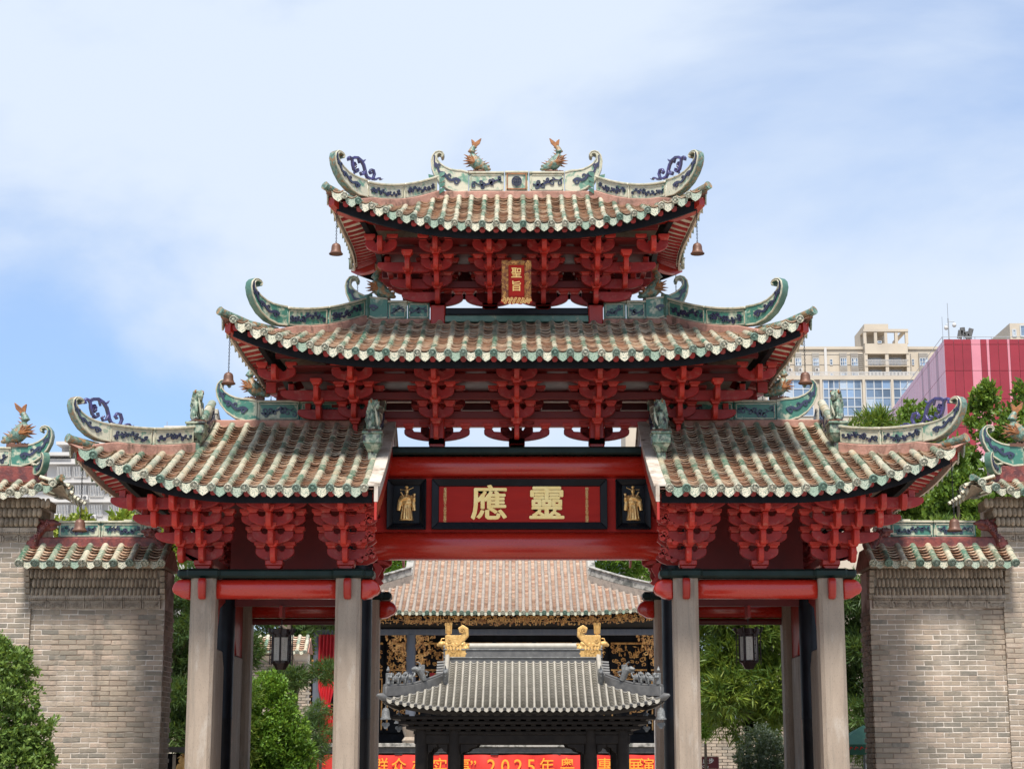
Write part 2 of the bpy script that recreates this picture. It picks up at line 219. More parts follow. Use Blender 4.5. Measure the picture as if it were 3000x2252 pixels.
class MB:
    def __init__(s): s.v = []; s.f = []; s.r = []; s.cur = None
    def add(s, vs, fs):
        n = len(s.v); s.v += [tuple(v) for v in vs]; s.f += [tuple(i + n for i in f) for f in fs]
        s.r += [s.cur if s.cur is not None else 0.0] * len(vs); return s
    def box(s, x0, x1, y0, y1, z0, z1):
        return s.add([(x, y, z) for x in (x0, x1) for y in (y0, y1) for z in (z0, z1)], [(0, 1, 3, 2), (4, 6, 7, 5), (0, 4, 5, 1), (2, 3, 7, 6), (0, 2, 6, 4), (1, 5, 7, 3)])
    def prism(s, poly, d0, d1, axis='y'):
        n = len(poly)
        g = {'y': lambda u, w, d: (u, d, w), 'x': lambda u, w, d: (d, u, w), 'z': lambda u, w, d: (u, w, d)}[axis]
        return s.add([g(u, w, d0) for u, w in poly] + [g(u, w, d1) for u, w in poly], [tuple(range(n)), tuple(range(2 * n - 1, n - 1, -1))] + [(i, (i + 1) % n, n + (i + 1) % n, n + i) for i in range(n)])
    def tube(s, pts, rad_, n=8, cap=True, squash=1.0):
        pts = [Vector(p) for p in pts]; k = len(pts)
        rs = rad_ if isinstance(rad_, (list, tuple)) else [rad_] * k
        up = Vector((0, 0, 1)); vs = []
        for i, p in enumerate(pts):
            d = (pts[min(i + 1, k - 1)] - pts[max(i - 1, 0)]).normalized()
            a = d.cross(up)
            if a.length < 1e-3: a = d.cross(Vector((0, 1, 0)))
            a.normalize(); b = a.cross(d)
            vs += [p + a * math.cos(2 * PI * j / n) * rs[i] + b * math.sin(2 * PI * j / n) * rs[i] * squash for j in range(n)]
        fs = [(i * n + j, i * n + (j + 1) % n, (i + 1) * n + (j + 1) % n, (i + 1) * n + j) for i in range(k - 1) for j in range(n)]
        if cap: fs += [tuple(range(n - 1, -1, -1)), tuple(range((k - 1) * n, k * n))]
        return s.add(vs, fs)
    def lathe(s, prof, n=16, c=(0, 0, 0), cap=True):
        k = len(prof)
        vs = [(c[0] + r * math.cos(2 * PI * j / n), c[1] + r * math.sin(2 * PI * j / n), c[2] + z) for r, z in prof for j in range(n)]
        fs = [(i * n + j, i * n + (j + 1) % n, (i + 1) * n + (j + 1) % n, (i + 1) * n + j) for i in range(k - 1) for j in range(n)]
        if cap: fs += [tuple(range(n - 1, -1, -1)), tuple(range((k - 1) * n, k * n))]
        return s.add(vs, fs)
    def ball(s, c, r, n=8, m=6):
        r = r if isinstance(r, (tuple, list)) else (r, r, r)
        prof = [(max(0.02, math.sin(PI * i / m)), -math.cos(PI * i / m)) for i in range(m + 1)]
        vs = [(c[0] + a * math.cos(2 * PI * j / n) * r[0], c[1] + a * math.sin(2 * PI * j / n) * r[1], c[2] + z * r[2]) for a, z in prof for j in range(n)]
        fs = [(i * n + j, i * n + (j + 1) % n, (i + 1) * n + (j + 1) % n, (i + 1) * n + j) for i in range(m) for j in range(n)]
        return s.add(vs, fs + [tuple(range(n - 1, -1, -1)), tuple(range(m * n, m * n + n))])
    def cone(s, p0, p1, r, n=6): return s.tube([p0, p1], [r, r * 0.08], n)
    def strip(s, F, pts, ws, n0, n1):
        """ribbon of width ws along pts in the (u,z) plane of frame F(u,z,n), from depth n0 to n1"""
        k = len(pts); Lp, Rp = [], []
        for i in range(k):
            a, b = pts[max(i - 1, 0)], pts[min(i + 1, k - 1)]
            dx, dz = b[0] - a[0], b[1] - a[1]; l = math.hypot(dx, dz) or 1
            nx, nz = -dz / l, dx / l; w = ws[i] / 2
            Lp.append((pts[i][0] + nx * w, pts[i][1] + nz * w)); Rp.append((pts[i][0] - nx * w, pts[i][1] - nz * w))
        vs = []
        for i in range(k): vs += [F(*Lp[i], n1), F(*Rp[i], n1), F(*Lp[i], n0), F(*Rp[i], n0)]
        fs = []
        for i in range(k - 1):
            a, b = 4 * i, 4 * i + 4
            fs += [(a, a + 1, b + 1, b), (a + 2, b + 2, b + 3, a + 3), (a, b, b + 2, a + 2), (a + 1, a + 3, b + 3, b + 1)]
        e = 4 * (k - 1); fs += [(0, 2, 3, 1), (e, e + 1, e + 3, e + 2)]
        return s.add(vs, fs)
    def mesh(s, name, m, smooth=35, bevel=0.0, fix=True):
        me = bpy.data.meshes.new(name); me.from_pydata(s.v, [], s.f)
        if any(x for x in s.r):
            at = me.attributes.new('rnd', 'FLOAT', 'POINT'); at.data.foreach_set('value', s.r)
        if fix or bevel:
            bm = bmesh.new(); bm.from_mesh(me)
            if fix: bmesh.ops.recalc_face_normals(bm, faces=bm.faces)
            if bevel:
                es = [e for e in bm.edges if len(e.link_faces) == 2 and e.calc_face_angle(0) > 0.6]
                bmesh.ops.bevel(bm, geom=es, offset=bevel, segments=1, affect='EDGES', profile=0.5, clamp_overlap=True)
            bm.to_mesh(me); bm.free()
        if smooth:
            me.polygons.foreach_set('use_smooth', [True] * len(me.polygons)); me.set_sharp_from_angle(angle=rad(smooth))
        if m is not None: me.materials.append(m)
        return me
    def build(s, name, m, parent=None, smooth=35, bevel=0.0, fix=True, mtx=None):
        return put(bpy.data.objects.new(name, s.mesh(name, m, smooth, bevel, fix)), parent, mtx)
def at_frame(o, d, n):      # straight vertical frame: origin o, horizontal direction d, normal n (towards the viewer)
    o, d, n = Vector(o), Vector(d), Vector(n)
    return lambda u, z, k: tuple(o + d * u + n * k + Vector((0, 0, z)))
def spiral(cx, cz, r0, r1, a0, turns, n=14):
    return [(cx + (r0 + (r1 - r0) * i / n) * math.cos(a0 + 2 * PI * turns * i / n), cz + (r0 + (r1 - r0) * i / n) * math.sin(a0 + 2 * PI * turns * i / n)) for i in range(n + 1)]
def taper(n, a, b): return [a + (b - a) * i / max(1, n - 1) for i in range(n)]
def scroll(mb, F, u0, u1, z0, h, n0, n1, rr, waves=1.0, flip=1):
    """a leafy dragon-like tendril in relief: wavy stem with curled branches and flame spikes"""
    w = u1 - u0; ph = rr.uniform(0, 6.28); k = 26
    stem = lambda t: (u0 + w * (0.05 + 0.9 * t), z0 + h * (0.5 + 0.2 * math.sin(2 * PI * waves * t + ph)))
    pts = [stem(i / k) for i in range(k + 1)]
    if flip < 0: pts = pts[::-1]
    mb.strip(F, pts, [h * (0.02 + 0.13 * math.sin(PI * min(1, 0.12 + 0.9 * i / k))) for i in range(k + 1)], n0, n1)
    nb = max(3, int(round(w / h * 2.6)))
    for j in range(nb):
        t = (j + 0.6) / (nb + 0.2); p = stem(t); sg = 1 if j % 2 else -1; r = h * rr.uniform(0.15, 0.23)
        dx = rr.choice((-1, 1)) * flip
        a0 = -sg * PI / 2
        c = (p[0] + dx * h * 0.08, p[1] + sg * r * 0.95)
        if not (z0 + r * 0.8 < c[1] < z0 + h - r * 0.8): sg = -sg; a0 = -a0; c = (p[0] + dx * h * 0.08, p[1] + sg * r * 0.95)
        sp = spiral(c[0], c[1], r, r * 0.25, a0, dx * sg * 0.95, 12)
        mb.strip(F, sp, taper(len(sp), h * 0.10, h * 0.055), n0, n1)
        q = stem(min(0.98, t + 0.06)); mb.strip(F, [q, (q[0] + dx * h * 0.10, q[1] - sg * h * 0.14), (q[0] + dx * h * 0.24, q[1] - sg * h * 0.19)], [h * 0.07, h * 0.06, h * 0.01], n0, n1)
def to_blob(name, mb, m, voxel, noise_amp=0.0, smooth_it=2):
    """fuse overlapping closed shapes of mb into one continuous skin"""
    me = bpy.data.meshes.new(name); me.from_pydata(mb.v, [], mb.f)
    o = bpy.data.objects.new(name, me); COL.objects.link(o)
    r = o.modifiers.new('r', 'REMESH'); r.mode = 'VOXEL'; r.voxel_size = voxel
    if smooth_it:
        s_ = o.modifiers.new('s', 'SMOOTH'); s_.iterations = smooth_it; s_.factor = 0.5
    dg = bpy.context.evaluated_depsgraph_get(); out = bpy.data.meshes.new_from_object(o.evaluated_get(dg))
    bpy.data.objects.remove(o)
    out.name = name; out.materials.clear(); out.materials.append(m)
    out.polygons.foreach_set('use_smooth', [True] * len(out.polygons))
    return out
def text_mesh(body, size, m, extrude=0.01, offset=0.0, name='lettering', spacing=1.0, line=1.0):
    cu = bpy.data.curves.new(name, 'FONT'); cu.body = body; cu.size = size; cu.extrude = extrude; cu.offset = offset
    cu.align_x = 'CENTER'; cu.align_y = 'CENTER'; cu.space_line = line; cu.space_character = spacing; cu.resolution_u = 3
    o = bpy.data.objects.new(name, cu); COL.objects.link(o)
    dg = bpy.context.evaluated_depsgraph_get(); me = bpy.data.meshes.new_from_object(o.evaluated_get(dg)); bpy.data.objects.remove(o)
    me.materials.clear(); me.materials.append(m); me.name = name
    return me
def front(x, y, z, sx=1, sz=1, tilt=0.0):      # text standing upright, facing the viewer
    return Matrix.Translation((x, y, z)) @ Matrix.Rotation(rad(90) + tilt, 4, 'X') @ Matrix.Diagonal((sx, sz, 1, 1))
def join_copies(name, me, mats, m, parent, kind='stuff', rnds=None):
    """many copies of one small mesh joined into one object (real geometry)"""
    nv = len(me.vertices); co = np.empty(nv * 3); me.vertices.foreach_get('co', co); co = co.reshape(-1, 3)
    faces = [tuple(p.vertices) for p in me.polygons]
    vs, fs, rs = [], [], []
    for i, mt in enumerate(mats):
        A = np.array(mt); c = co @ A[:3, :3].T + A[:3, 3]
        b = len(vs); vs += c.tolist(); fs += [tuple(j + b for j in f) for f in faces]
        rs += [R.random()] * nv
    out = bpy.data.meshes.new(name); out.from_pydata(vs, [], fs)
    at = out.attributes.new('rnd', 'FLOAT', 'POINT'); at.data.foreach_set('value', rs)
    out.polygons.foreach_set('use_smooth', [True] * len(out.polygons)); out.set_sharp_from_angle(angle=rad(40))
    out.materials.append(m)
    o = put(bpy.data.objects.new(name, out), parent)
    if kind: o['kind'] = kind
    return o
def basis(xa, ya, za, p, sx=1, sy=1, sz=1):
    xa, ya, za = xa * sx, ya * sy, za * sz
    return Matrix(((xa.x, ya.x, za.x, p.x), (xa.y, ya.y, za.y, p.y), (xa.z, ya.z, za.z, p.z), (0, 0, 0, 1)))
# ---------------------------------------------------------------- roofs: tiles, eaves, ridges
def barrel_mesh(r, m, name='barrel_tile', n=8):
    mb = MB(); prof = [(0, 0.95), (0.86, 1.0), (0.885, 1.09), (1.0, 1.07)]; vs = []
    for y, k in prof:
        vs += [(r * k * math.cos(rad(-12 + 204 * j / n)), y, r * k * math.sin(rad(-12 + 204 * j / n))) for j in range(n + 1)]
    fs = [(i * (n + 1) + j, i * (n + 1) + j + 1, (i + 1) * (n + 1) + j + 1, (i + 1) * (n + 1) + j) for i in range(3) for j in range(n)]
    fs.append(tuple(range(3 * (n + 1), 4 * (n + 1))))
    mb.add(vs, fs); return mb.mesh(name, m, 50)
def disc_mesh(r, m, name='tile_end'):
    mb = MB(); n = 14      # axis along +y (outwards), ring and flower in relief
    def ring(rr, y): return [(rr * math.cos(2 * PI * j / n), y, rr * math.sin(2 * PI * j / n)) for j in range(n)]
    prof = [(1.0, -0.03), (1.13, -0.01), (1.13, 0.02), (0.95, 0.026), (0.88, 0.012), (0.45, 0.012), (0.38, 0.024), (0.12, 0.03)]
    vs = [v for k, y in prof for v in ring(r * k, y)]
    fs = [(i * n + j, i * n + (j + 1) % n, (i + 1) * n + (j + 1) % n, (i + 1) * n + j) for i in range(len(prof) - 1) for j in range(n)]
    fs.append(tuple(range((len(prof) - 1) * n, len(prof) * n)))
    mb.add(vs, fs); return mb.mesh(name, m, 40)
def drip_mesh(w, h, m, name='drip_tile'):
    """hanging eave tile: scalloped leaf outline, slightly dished; x across, z down, y outwards"""
    mb = MB(); top = []; n = 8
    for i in range(n + 1):
        u = -1 + 2 * i / n; top.append((u * w / 2, 0.03 * abs(u) ** 2, 0.045 * u * u))
    bot = [(-0.5, 0.15), (-0.47, -0.25), (-0.39, -0.52), (-0.20, -0.80), (-0.0, -1.0), (0.20, -0.80), (0.39, -0.52), (0.47, -0.25), (0.5, 0.15)]
    bt = [(u * w, -0.02 * abs(u), z * h) for u, z in bot]
    vs = [(x, y + 0.012, z) for x, y, z in top] + [(x, y + 0.03, z) for x, y, z in bt] + [(x, y - 0.012, z) for x, y, z in top] + [(x, y + 0.008, z) for x, y, z in bt]
    k = n + 1; fs = []
    for i in range(n):
        fs += [(i, i + 1, k + i + 1, k + i), (2 * k + i, 3 * k + i, 3 * k + i + 1, 2 * k + i + 1), (k + i, k + i + 1, 3 * k + i + 1, 3 * k + i), (i, 2 * k + i, 2 * k + i + 1, i + 1)]
    mb.add(vs, fs); return mb.mesh(name, m, 40)
def tile_slope(parent, rows, gaps, pt, across, r, pitch, seg, course, mk, pool=None, joined=False, drip_h=0.13, discs=True, stuff_name='side_tiles', jit=1.0, lip=1.0):
    """barrel rows at rows=[(x,t0)], dished pan tiles at gaps=[(x,t0)] on the surface pt(x,t), t=1 at the eave"""
    across = Vector(across); bm_, dm_, gm_, pm = mk
    bl, dl, gl = [], [], []
    for x, t0 in rows:
        ts = [t0 + (1 - t0) * i / 24 for i in range(25)]; ps = [pt(x, t) for t in ts]
        ln = sum((ps[i + 1] - ps[i]).length for i in range(24)); k = max(1, int(round(ln / seg))) if not joined else max(1, int(ln / seg / 2))
        for i in range(k):
            a, b = pt(x, t0 + (1 - t0) * i / k), pt(x, t0 + (1 - t0) * (i + 1) / k)
            y = (b - a); l = y.length; y.normalize(); z = across.cross(y)
            if z.z < 0: z = -z
            xa = y.cross(z); off = Vector((R.uniform(-1, 1) * 0.006, 0, R.uniform(-0.5, 1) * 0.006)) * jit
            bl.append(basis(xa, y, z, a + z * (r * 0.30) + off, 1, l * 1.02, 1))
            if i == k - 1:
                if not joined: bl[-1] = basis(xa, y, z, a + z * (r * 0.30) + off, 1, l + 0.075, 1)
                dl.append(basis(xa, y, z, a + z * (r * 0.30) + off + y * (l + 0.085)))
    pmb = MB(); na = 4
    for x, t0 in gaps:
        a, b = pt(x, t0), pt(x, 1); ln = (b - a).length; k = max(2, int(ln / course)); hw = pitch / 2 - r * 0.55
        for i in range(k):
            pa, pb = pt(x, t0 + (1 - t0) * i / k), pt(x, t0 + (1 - t0) * (i + 1) / k)
            y = (pb - pa).normalized(); z = across.cross(y)
            if z.z < 0: z = -z
            jz = R.uniform(-0.006, 0.006) * jit; jx = R.uniform(-0.006, 0.006) * jit
            vs = []
            for p, dz, ov in ((pa, 0.0, 0), (pb, 0.050 + jz, 0.02), (pb, 0.032 + jz, 0.018), (pb, 0.010, -0.055)):
                vs += [p + across * (hw * (-1 + 2 * q / na) + jx) + z * (dz * lip + 0.034 * (-1 + 2 * q / na) ** 2 - 0.012) + y * ov for q in range(na + 1)]
            pmb.cur = R.random()
            pmb.add(vs, [(g * 5 + q, g * 5 + q + 1, g * 5 + q + 6, g * 5 + q + 5) for g in range(3) for q in range(na)])
        y = (pt(x, 1) - pt(x, 0.96)).normalized(); fw = Vector((y.x, y.y, 0)).normalized(); xa = fw.cross(Vector((0, 0, 1)))
        tilt = Matrix.Rotation(R.uniform(-0.06, 0.06), 4, 'Y')
        gl.append(basis(xa, fw, Vector((0, 0, 1)), pt(x, 1) + fw * 0.0 + Vector((0, 0, 0.0))) @ tilt)
    if pmb.v: pmb.build('pan_tiles' if not joined else stuff_name + '_pans', pm, parent, smooth=25, fix=False)['kind'] = 'stuff'
    if joined:
        join_copies(stuff_name, bm_, bl, bm_.materials[0], parent)
        if gm_: join_copies(stuff_name + '_drips', gm_, gl, gm_.materials[0], parent)
        return
    if pool is None:
        for m_ in bl: inst('barrel_tile', bm_, parent, m_)
    else: pool += [(bm_, parent, m_) for m_ in bl]
    if discs and dm_:
        for m_ in dl: inst('tile_end', dm_, parent, m_)
    if gm_:
        for m_ in gl: inst('drip_tile', gm_, parent, m_)
class Roof:
    """hip roof (sgn None: both sides, hip from the ridge ends) or half hip-and-gable roof (sgn +1/-1, gable plane at ar down to t=tg)"""
    def __init__(s, cx, cy, ar, ac, D, zr, H, Lf, st, pw, tg=0.0, a0=None, sgn=None, k=0.25):
        s.cx, s.cy, s.ar, s.ac, s.D, s.zr, s.H, s.Lf, s.st, s.pw, s.tg, s.a0, s.sgn, s.k = cx, cy, ar, ac, D, zr, H, Lf, st, pw, tg, a0, sgn, k
    def ah(s, t): return s.ar + (s.ac - s.ar) * max(0, (t - s.tg) / (1 - s.tg))
    def th(s, a): return 0.0 if a <= s.ar else s.tg + (1 - s.tg) * (a - s.ar) / (s.ac - s.ar)
    def zs(s, t): return s.zr - s.H * (t * (1 + s.k) - s.k * t * t)
    def lift(s, c, t): return s.Lf * max(0, (min(c, 1.02) - s.st) / (1 - s.st)) ** s.pw * t ** 2.5
    def fz(s, a, t):
        lo = 0 if s.a0 is None else s.a0
        return s.zs(t) + s.lift((a - lo) / max(0.01, s.ah(t) - lo), t)
    def front(s, x, t, sy=-1): return Vector((x, s.cy + sy * s.D * t, s.fz(abs(x - s.cx), t)))
    def side(s, y, t, sg):
        c = min(1, abs(y) / (s.D * t + 1e-6)); return Vector((s.cx + sg * (s.ah(t) - 0.22 * (1 - c * c) * t), s.cy + y, s.zs(t) + s.Lf * (0.48 + 0.52 * max(0, (c - 0.3) / 0.7) ** 2) * t ** 2.5))
    def hip(s, t, sg, sy=-1): return Vector((s.cx + sg * s.ah(t), s.cy + sy * s.D * t, s.zs(t) + s.Lf * t ** 2.5))
    def sheets(s, dz, tm=1.0):
        """the roof surface as grids of points lowered by dz"""
        g = []; NT, NA = 14, 30; d = Vector((0, 0, dz))
        sg = (-1, 1) if s.sgn is None else (s.sgn,)
        for sy in (-1, 1):
            rows = []
            for i in range(NT + 1):
                t = tm * i / NT; h = s.ah(t)
                xs = [s.cx - h + 2 * h * j / NA for j in range(NA + 1)] if s.sgn is None else [s.cx + s.sgn * (s.a0 + (h - s.a0) * j / NA) for j in range(NA + 1)]
                rows.append([s.front(x, t, sy) - d for x in xs])
            g.append(rows)
        for q in sg:
            rows = []
            for i in range(NT + 1):
                t = max(s.tg, 0.001) + (tm - max(s.tg, 0.001)) * i / NT
                rows.append([s.side(-s.D * t + 2 * s.D * t * j / 20, t, q) - d for j in range(21)])
            g.append(rows)
        return g
    def body(s, name, dz, m, parent, tm=1.0):
        mb = MB()
        for rows in s.sheets(dz, tm):
            n = len(rows[0]); mb.add([p for r_ in rows for p in r_], [(i * n + j, i * n + j + 1, (i + 1) * n + j + 1, (i + 1) * n + j) for i in range(len(rows) - 1) for j in range(n - 1)])
        return mb.build(name, m, parent, smooth=30)
def roof_tiles(rf, parent, xs, r, pitch, seg, course, mk, pool, start=0.13, sides=True, hipgap=0.16, rear=True, **kw):
    def t0(a): return max(start / rf.D, rf.th(a) + (hipgap / rf.D if a > rf.ar else 0))
    rows = [(x, t0(abs(x - rf.cx))) for x in xs if t0(abs(x - rf.cx)) < 0.965]
    gx = [(xs[i] + xs[i + 1]) / 2 for i in range(len(xs) - 1)]
    gaps = [(x, t0(abs(x - rf.cx))) for x in gx if t0(abs(x - rf.cx)) < 0.985]
    tile_slope(parent, rows, gaps, lambda x, t: rf.front(x, t), (1, 0, 0), r, pitch, seg, course, mk, pool, **kw)
    if sides:
        for q in ((-1, 1) if rf.sgn is None else (rf.sgn,)):
            n = int(rf.D * 2 / pitch); ys = [-rf.D + rf.D * 2 * (i + 0.5) / n for i in range(n)]
            f = lambda y, t: rf.side(y, t, q)
            rw = [(y, max(rf.tg, abs(y) / rf.D) + 0.05) for y in ys if max(rf.tg, abs(y) / rf.D) < 0.92]
            gp = [(y + pitch / 2, min(0.97, max(rf.tg, abs(y + pitch / 2) / rf.D) + 0.03)) for y in ys[:-1]]
            tile_slope(parent, rw, gp, f, (0, 1, 0), r, pitch, seg, course * 2.5, mk, joined=True, stuff_name='side_tiles')
def eaves(rf, parent, xs, pitch, rafter_me, fas_m, beam_m, soffit_m, fh=0.18, inner=None, setback=0.17):
    """soffit, black fascia boards, red rafters and corner beams under the eave"""
    rf.body('soffit', 0.11, soffit_m, parent, 0.955)
    mb = MB(); n = 40
    e = 1 - setback / rf.D
    def fascia(pts, nrm, h0, h1, th):
        k = len(pts); nv = [Vector(q) for q in nrm]
        vs = []
        for p, q in zip(pts, nv): vs += [p - Vector((0, 0, h0)), p - Vector((0, 0, h1)), p - Vector((0, 0, h0)) - q * th, p - Vector((0, 0, h1)) - q * th]
        fs = []
        for i in range(k - 1):
            a, b = 4 * i, 4 * i + 4; fs += [(a, a + 1, b + 1, b), (a + 2, b + 2, b + 3, a + 3), (a + 1, a + 3, b + 3, b + 1), (a, b, b + 2, a + 2)]
        return vs, fs
    h = rf.ah(e) * 0.985
    xl = [rf.cx - h + 2 * h * i / n for i in range(n + 1)] if rf.sgn is None else [rf.cx + rf.sgn * (rf.a0 + 0.03 + (h - rf.a0 - 0.03) * i / n) for i in range(n + 1)]
    for sy in (-1, 1): mb = MB(); mb.add(*fascia([rf.front(x, e, sy) for x in xl], [(0, sy, 0)] * (n + 1), 0.09, 0.09 + fh, 0.05)); mb.build('fascia_board', fas_m, parent)
    for q in ((-1, 1) if rf.sgn is None else (rf.sgn,)):
        yl = [-rf.D * 0.90 + rf.D * 1.80 * i / 24 for i in range(25)]
        m2 = MB(); m2.add(*fascia([rf.side(y, 0.985, q) for y in yl], [(q, 0, 0)] * 25, 0.06, 0.17, 0.03)); m2.build('fascia_board', M['plaster'], parent)
        ti = 1 - 0.52 / (rf.ac - rf.ar) * (1 - rf.tg); yl = [-rf.D * ti * 0.96 + rf.D * ti * 1.92 * i / 24 for i in range(25)]
        m2 = MB(); m2.add(*fascia([rf.side(y, ti, q) for y in yl], [(q, 0, 0)] * 25, 0.05, 0.30, 0.09)); m2.build('fascia_board', fas_m, parent)
    fwd = Vector((0, 1, 0))
    for x in xs:                                             # front rafters: red ends show between the drip tiles
        a = abs(x - rf.cx); tt = 1 - 0.09 / rf.D
        if a > rf.ah(tt) * 0.97: continue
        p = rf.front(x, tt); b_ = rf.front(x, max(rf.th(a) + 0.02, 1 - 1.2 / rf.D)); y = (b_ - p); l = y.length; y.normalize(); z = Vector((1, 0, 0)).cross(y); z = z if z.z > 0 else -z
        inst('rafter', rafter_me, parent, basis(y.cross(z), y, z, p - z * 0.10, 1, l, 1))
    for q in ((-1, 1) if rf.sgn is None else (rf.sgn,)):
        k = int(rf.D * 2 / (pitch * 0.85))
        for i in range(k):
            y_ = -rf.D * 0.93 + rf.D * 1.86 * i / (k - 1); p = rf.side(y_, 0.965, q); t1 = max(rf.tg + 0.02, abs(y_) / rf.D + 0.02, 1 - 0.54 / (rf.ac - rf.ar) * (1 - rf.tg))
            if t1 > 0.93: continue
            b_ = rf.side(y_, t1, q); y = (b_ - p); l = y.length; y.normalize(); z = Vector((0, 1, 0)).cross(y); z = z if z.z > 0 else -z
            inst('rafter', rafter_me, parent, basis(y.cross(z), y, z, p - z * 0.115, 0.9, l, 0.55))
        for sy in (-1, 1):
            pts = [rf.hip(t, q, sy) - Vector((0, 0, 0.24 - 0.06 * t)) for t in (max(rf.tg, 0.35), 0.55, 0.7, 0.80, 0.88, 0.945)]
            c = MB(); d = Vector((q * (rf.ac - rf.ar), sy * rf.D * (1 - rf.tg), 0)).normalized(); nn = Vector((-d.y, d.x, 0)) * 0.065; vs = []
            for i, p in enumerate(pts):
                hh = 0.11 if i < 5 else 0.05
                vs += [p + nn + Vector((0, 0, 0.09)), p - nn + Vector((0, 0, 0.09)), p - nn - Vector((0, 0, hh)), p + nn - Vector((0, 0, hh))]
            fs = [(4 * i + j, 4 * i + (j + 1) % 4, 4 * i + 4 + (j + 1) % 4, 4 * i + 4 + j) for i in range(len(pts) - 1) for j in range(4)] + [(0, 1, 2, 3), (4 * len(pts) - 4, 4 * len(pts) - 3, 4 * len(pts) - 2, 4 * len(pts) - 1)]
            c.add(vs, fs); c.build('corner_beam', beam_m, parent, smooth=30)
def path_frame(pts):
    """frame F(u,z,n) that follows a 3-D polyline (u = distance, z up, n = horizontal normal towards the viewer)"""
    ds = [0.0]
    for i in range(len(pts) - 1): ds.append(ds[-1] + (pts[i + 1] - pts[i]).length)
    hd = Vector((pts[-1].x - pts[0].x, pts[-1].y - pts[0].y, 0)).normalized(); nn = Vector((hd.y, -hd.x, 0))
    if nn.y > 0: nn = -nn
    def F(u, z, n):
        i = 0
        while i < len(ds) - 2 and u > ds[i + 1]: i += 1
        f = (u - ds[i]) / max(1e-6, ds[i + 1] - ds[i]); p = pts[i] + (pts[i + 1] - pts[i]) * f
        return tuple(p + nn * n + Vector((0, 0, z)))
    return F, ds[-1]
def slab(F, u0, u1, z0, z1, n0, n1, k=6, dz=lambda f: 0.0):
    mb = MB(); vs = []
    for i in range(k + 1):
        u = u0 + (u1 - u0) * i / k; d = dz(i / k)
        vs += [F(u, z0, n0), F(u, z0, n1), F(u, z1 + d, n1), F(u, z1 + d, n0)]
    fs = [(4 * i + j, 4 * i + (j + 1) % 4, 4 * i + 4 + (j + 1) % 4, 4 * i + 4 + j) for i in range(k) for j in range(4)] + [(0, 1, 2, 3), (4 * k, 4 * k + 1, 4 * k + 2, 4 * k + 3)]
    return mb.add(vs, fs)
def ridge_panel(F, u0, u1, z0, z1, th, m, parent, rr, flip=1, relief=True, waves=1.0, both=False):
    p = slab(F, u0 + 0.008, u1 - 0.008, z0, z1 - 0.035, -th, th).build('ridge_panel', m, parent, bevel=0.008)
    slab(F, u0 + 0.004, u1 - 0.004, z1 - 0.04, z1, -th - 0.03, th + 0.03).build('ridge_cap', M['trim'], p, bevel=0.01)
    bb = MB(); g = 0.035
    for a, b, c, d in ((u0 + g, u1 - g, z0 + 0.02, z0 + 0.035), (u0 + g, u1 - g, z1 - 0.075, z1 - 0.06), (u0 + g, u0 + g + 0.014, z0 + 0.02, z1 - 0.06), (u1 - g - 0.014, u1 - g, z0 + 0.02, z1 - 0.06)):
        q = slab(F, a, b, c, d, th, th + 0.012); bb.add(q.v, q.f)
    bb.build('panel_border', M['trim'], p, smooth=0)
    if relief:
        mb = MB(); scroll(mb, F, u0 + 0.04, u1 - 0.04, z0 + 0.04, z1 - z0 - 0.12, th - 0.004, th + 0.022, rr, waves, flip)
        mb.build('dragon_scroll', M['blue'], p, bevel=0.0)
    return p
FIN = [((0, 0.185), 0.37), ((0.14, 0.187), 0.358), ((0.27, 0.222), 0.325), ((0.385, 0.29), 0.275), ((0.475, 0.385), 0.215), ((0.535, 0.485), 0.158), ((0.565, 0.585), 0.112), ((0.563, 0.665), 0.082), ((0.535, 0.722), 0.064), ((0.49, 0.742), 0.054), ((0.447, 0.728), 0.052), ((0.425, 0.697), 0.046), ((0.432, 0.665), 0.042), ((0.455, 0.655), 0.036)]
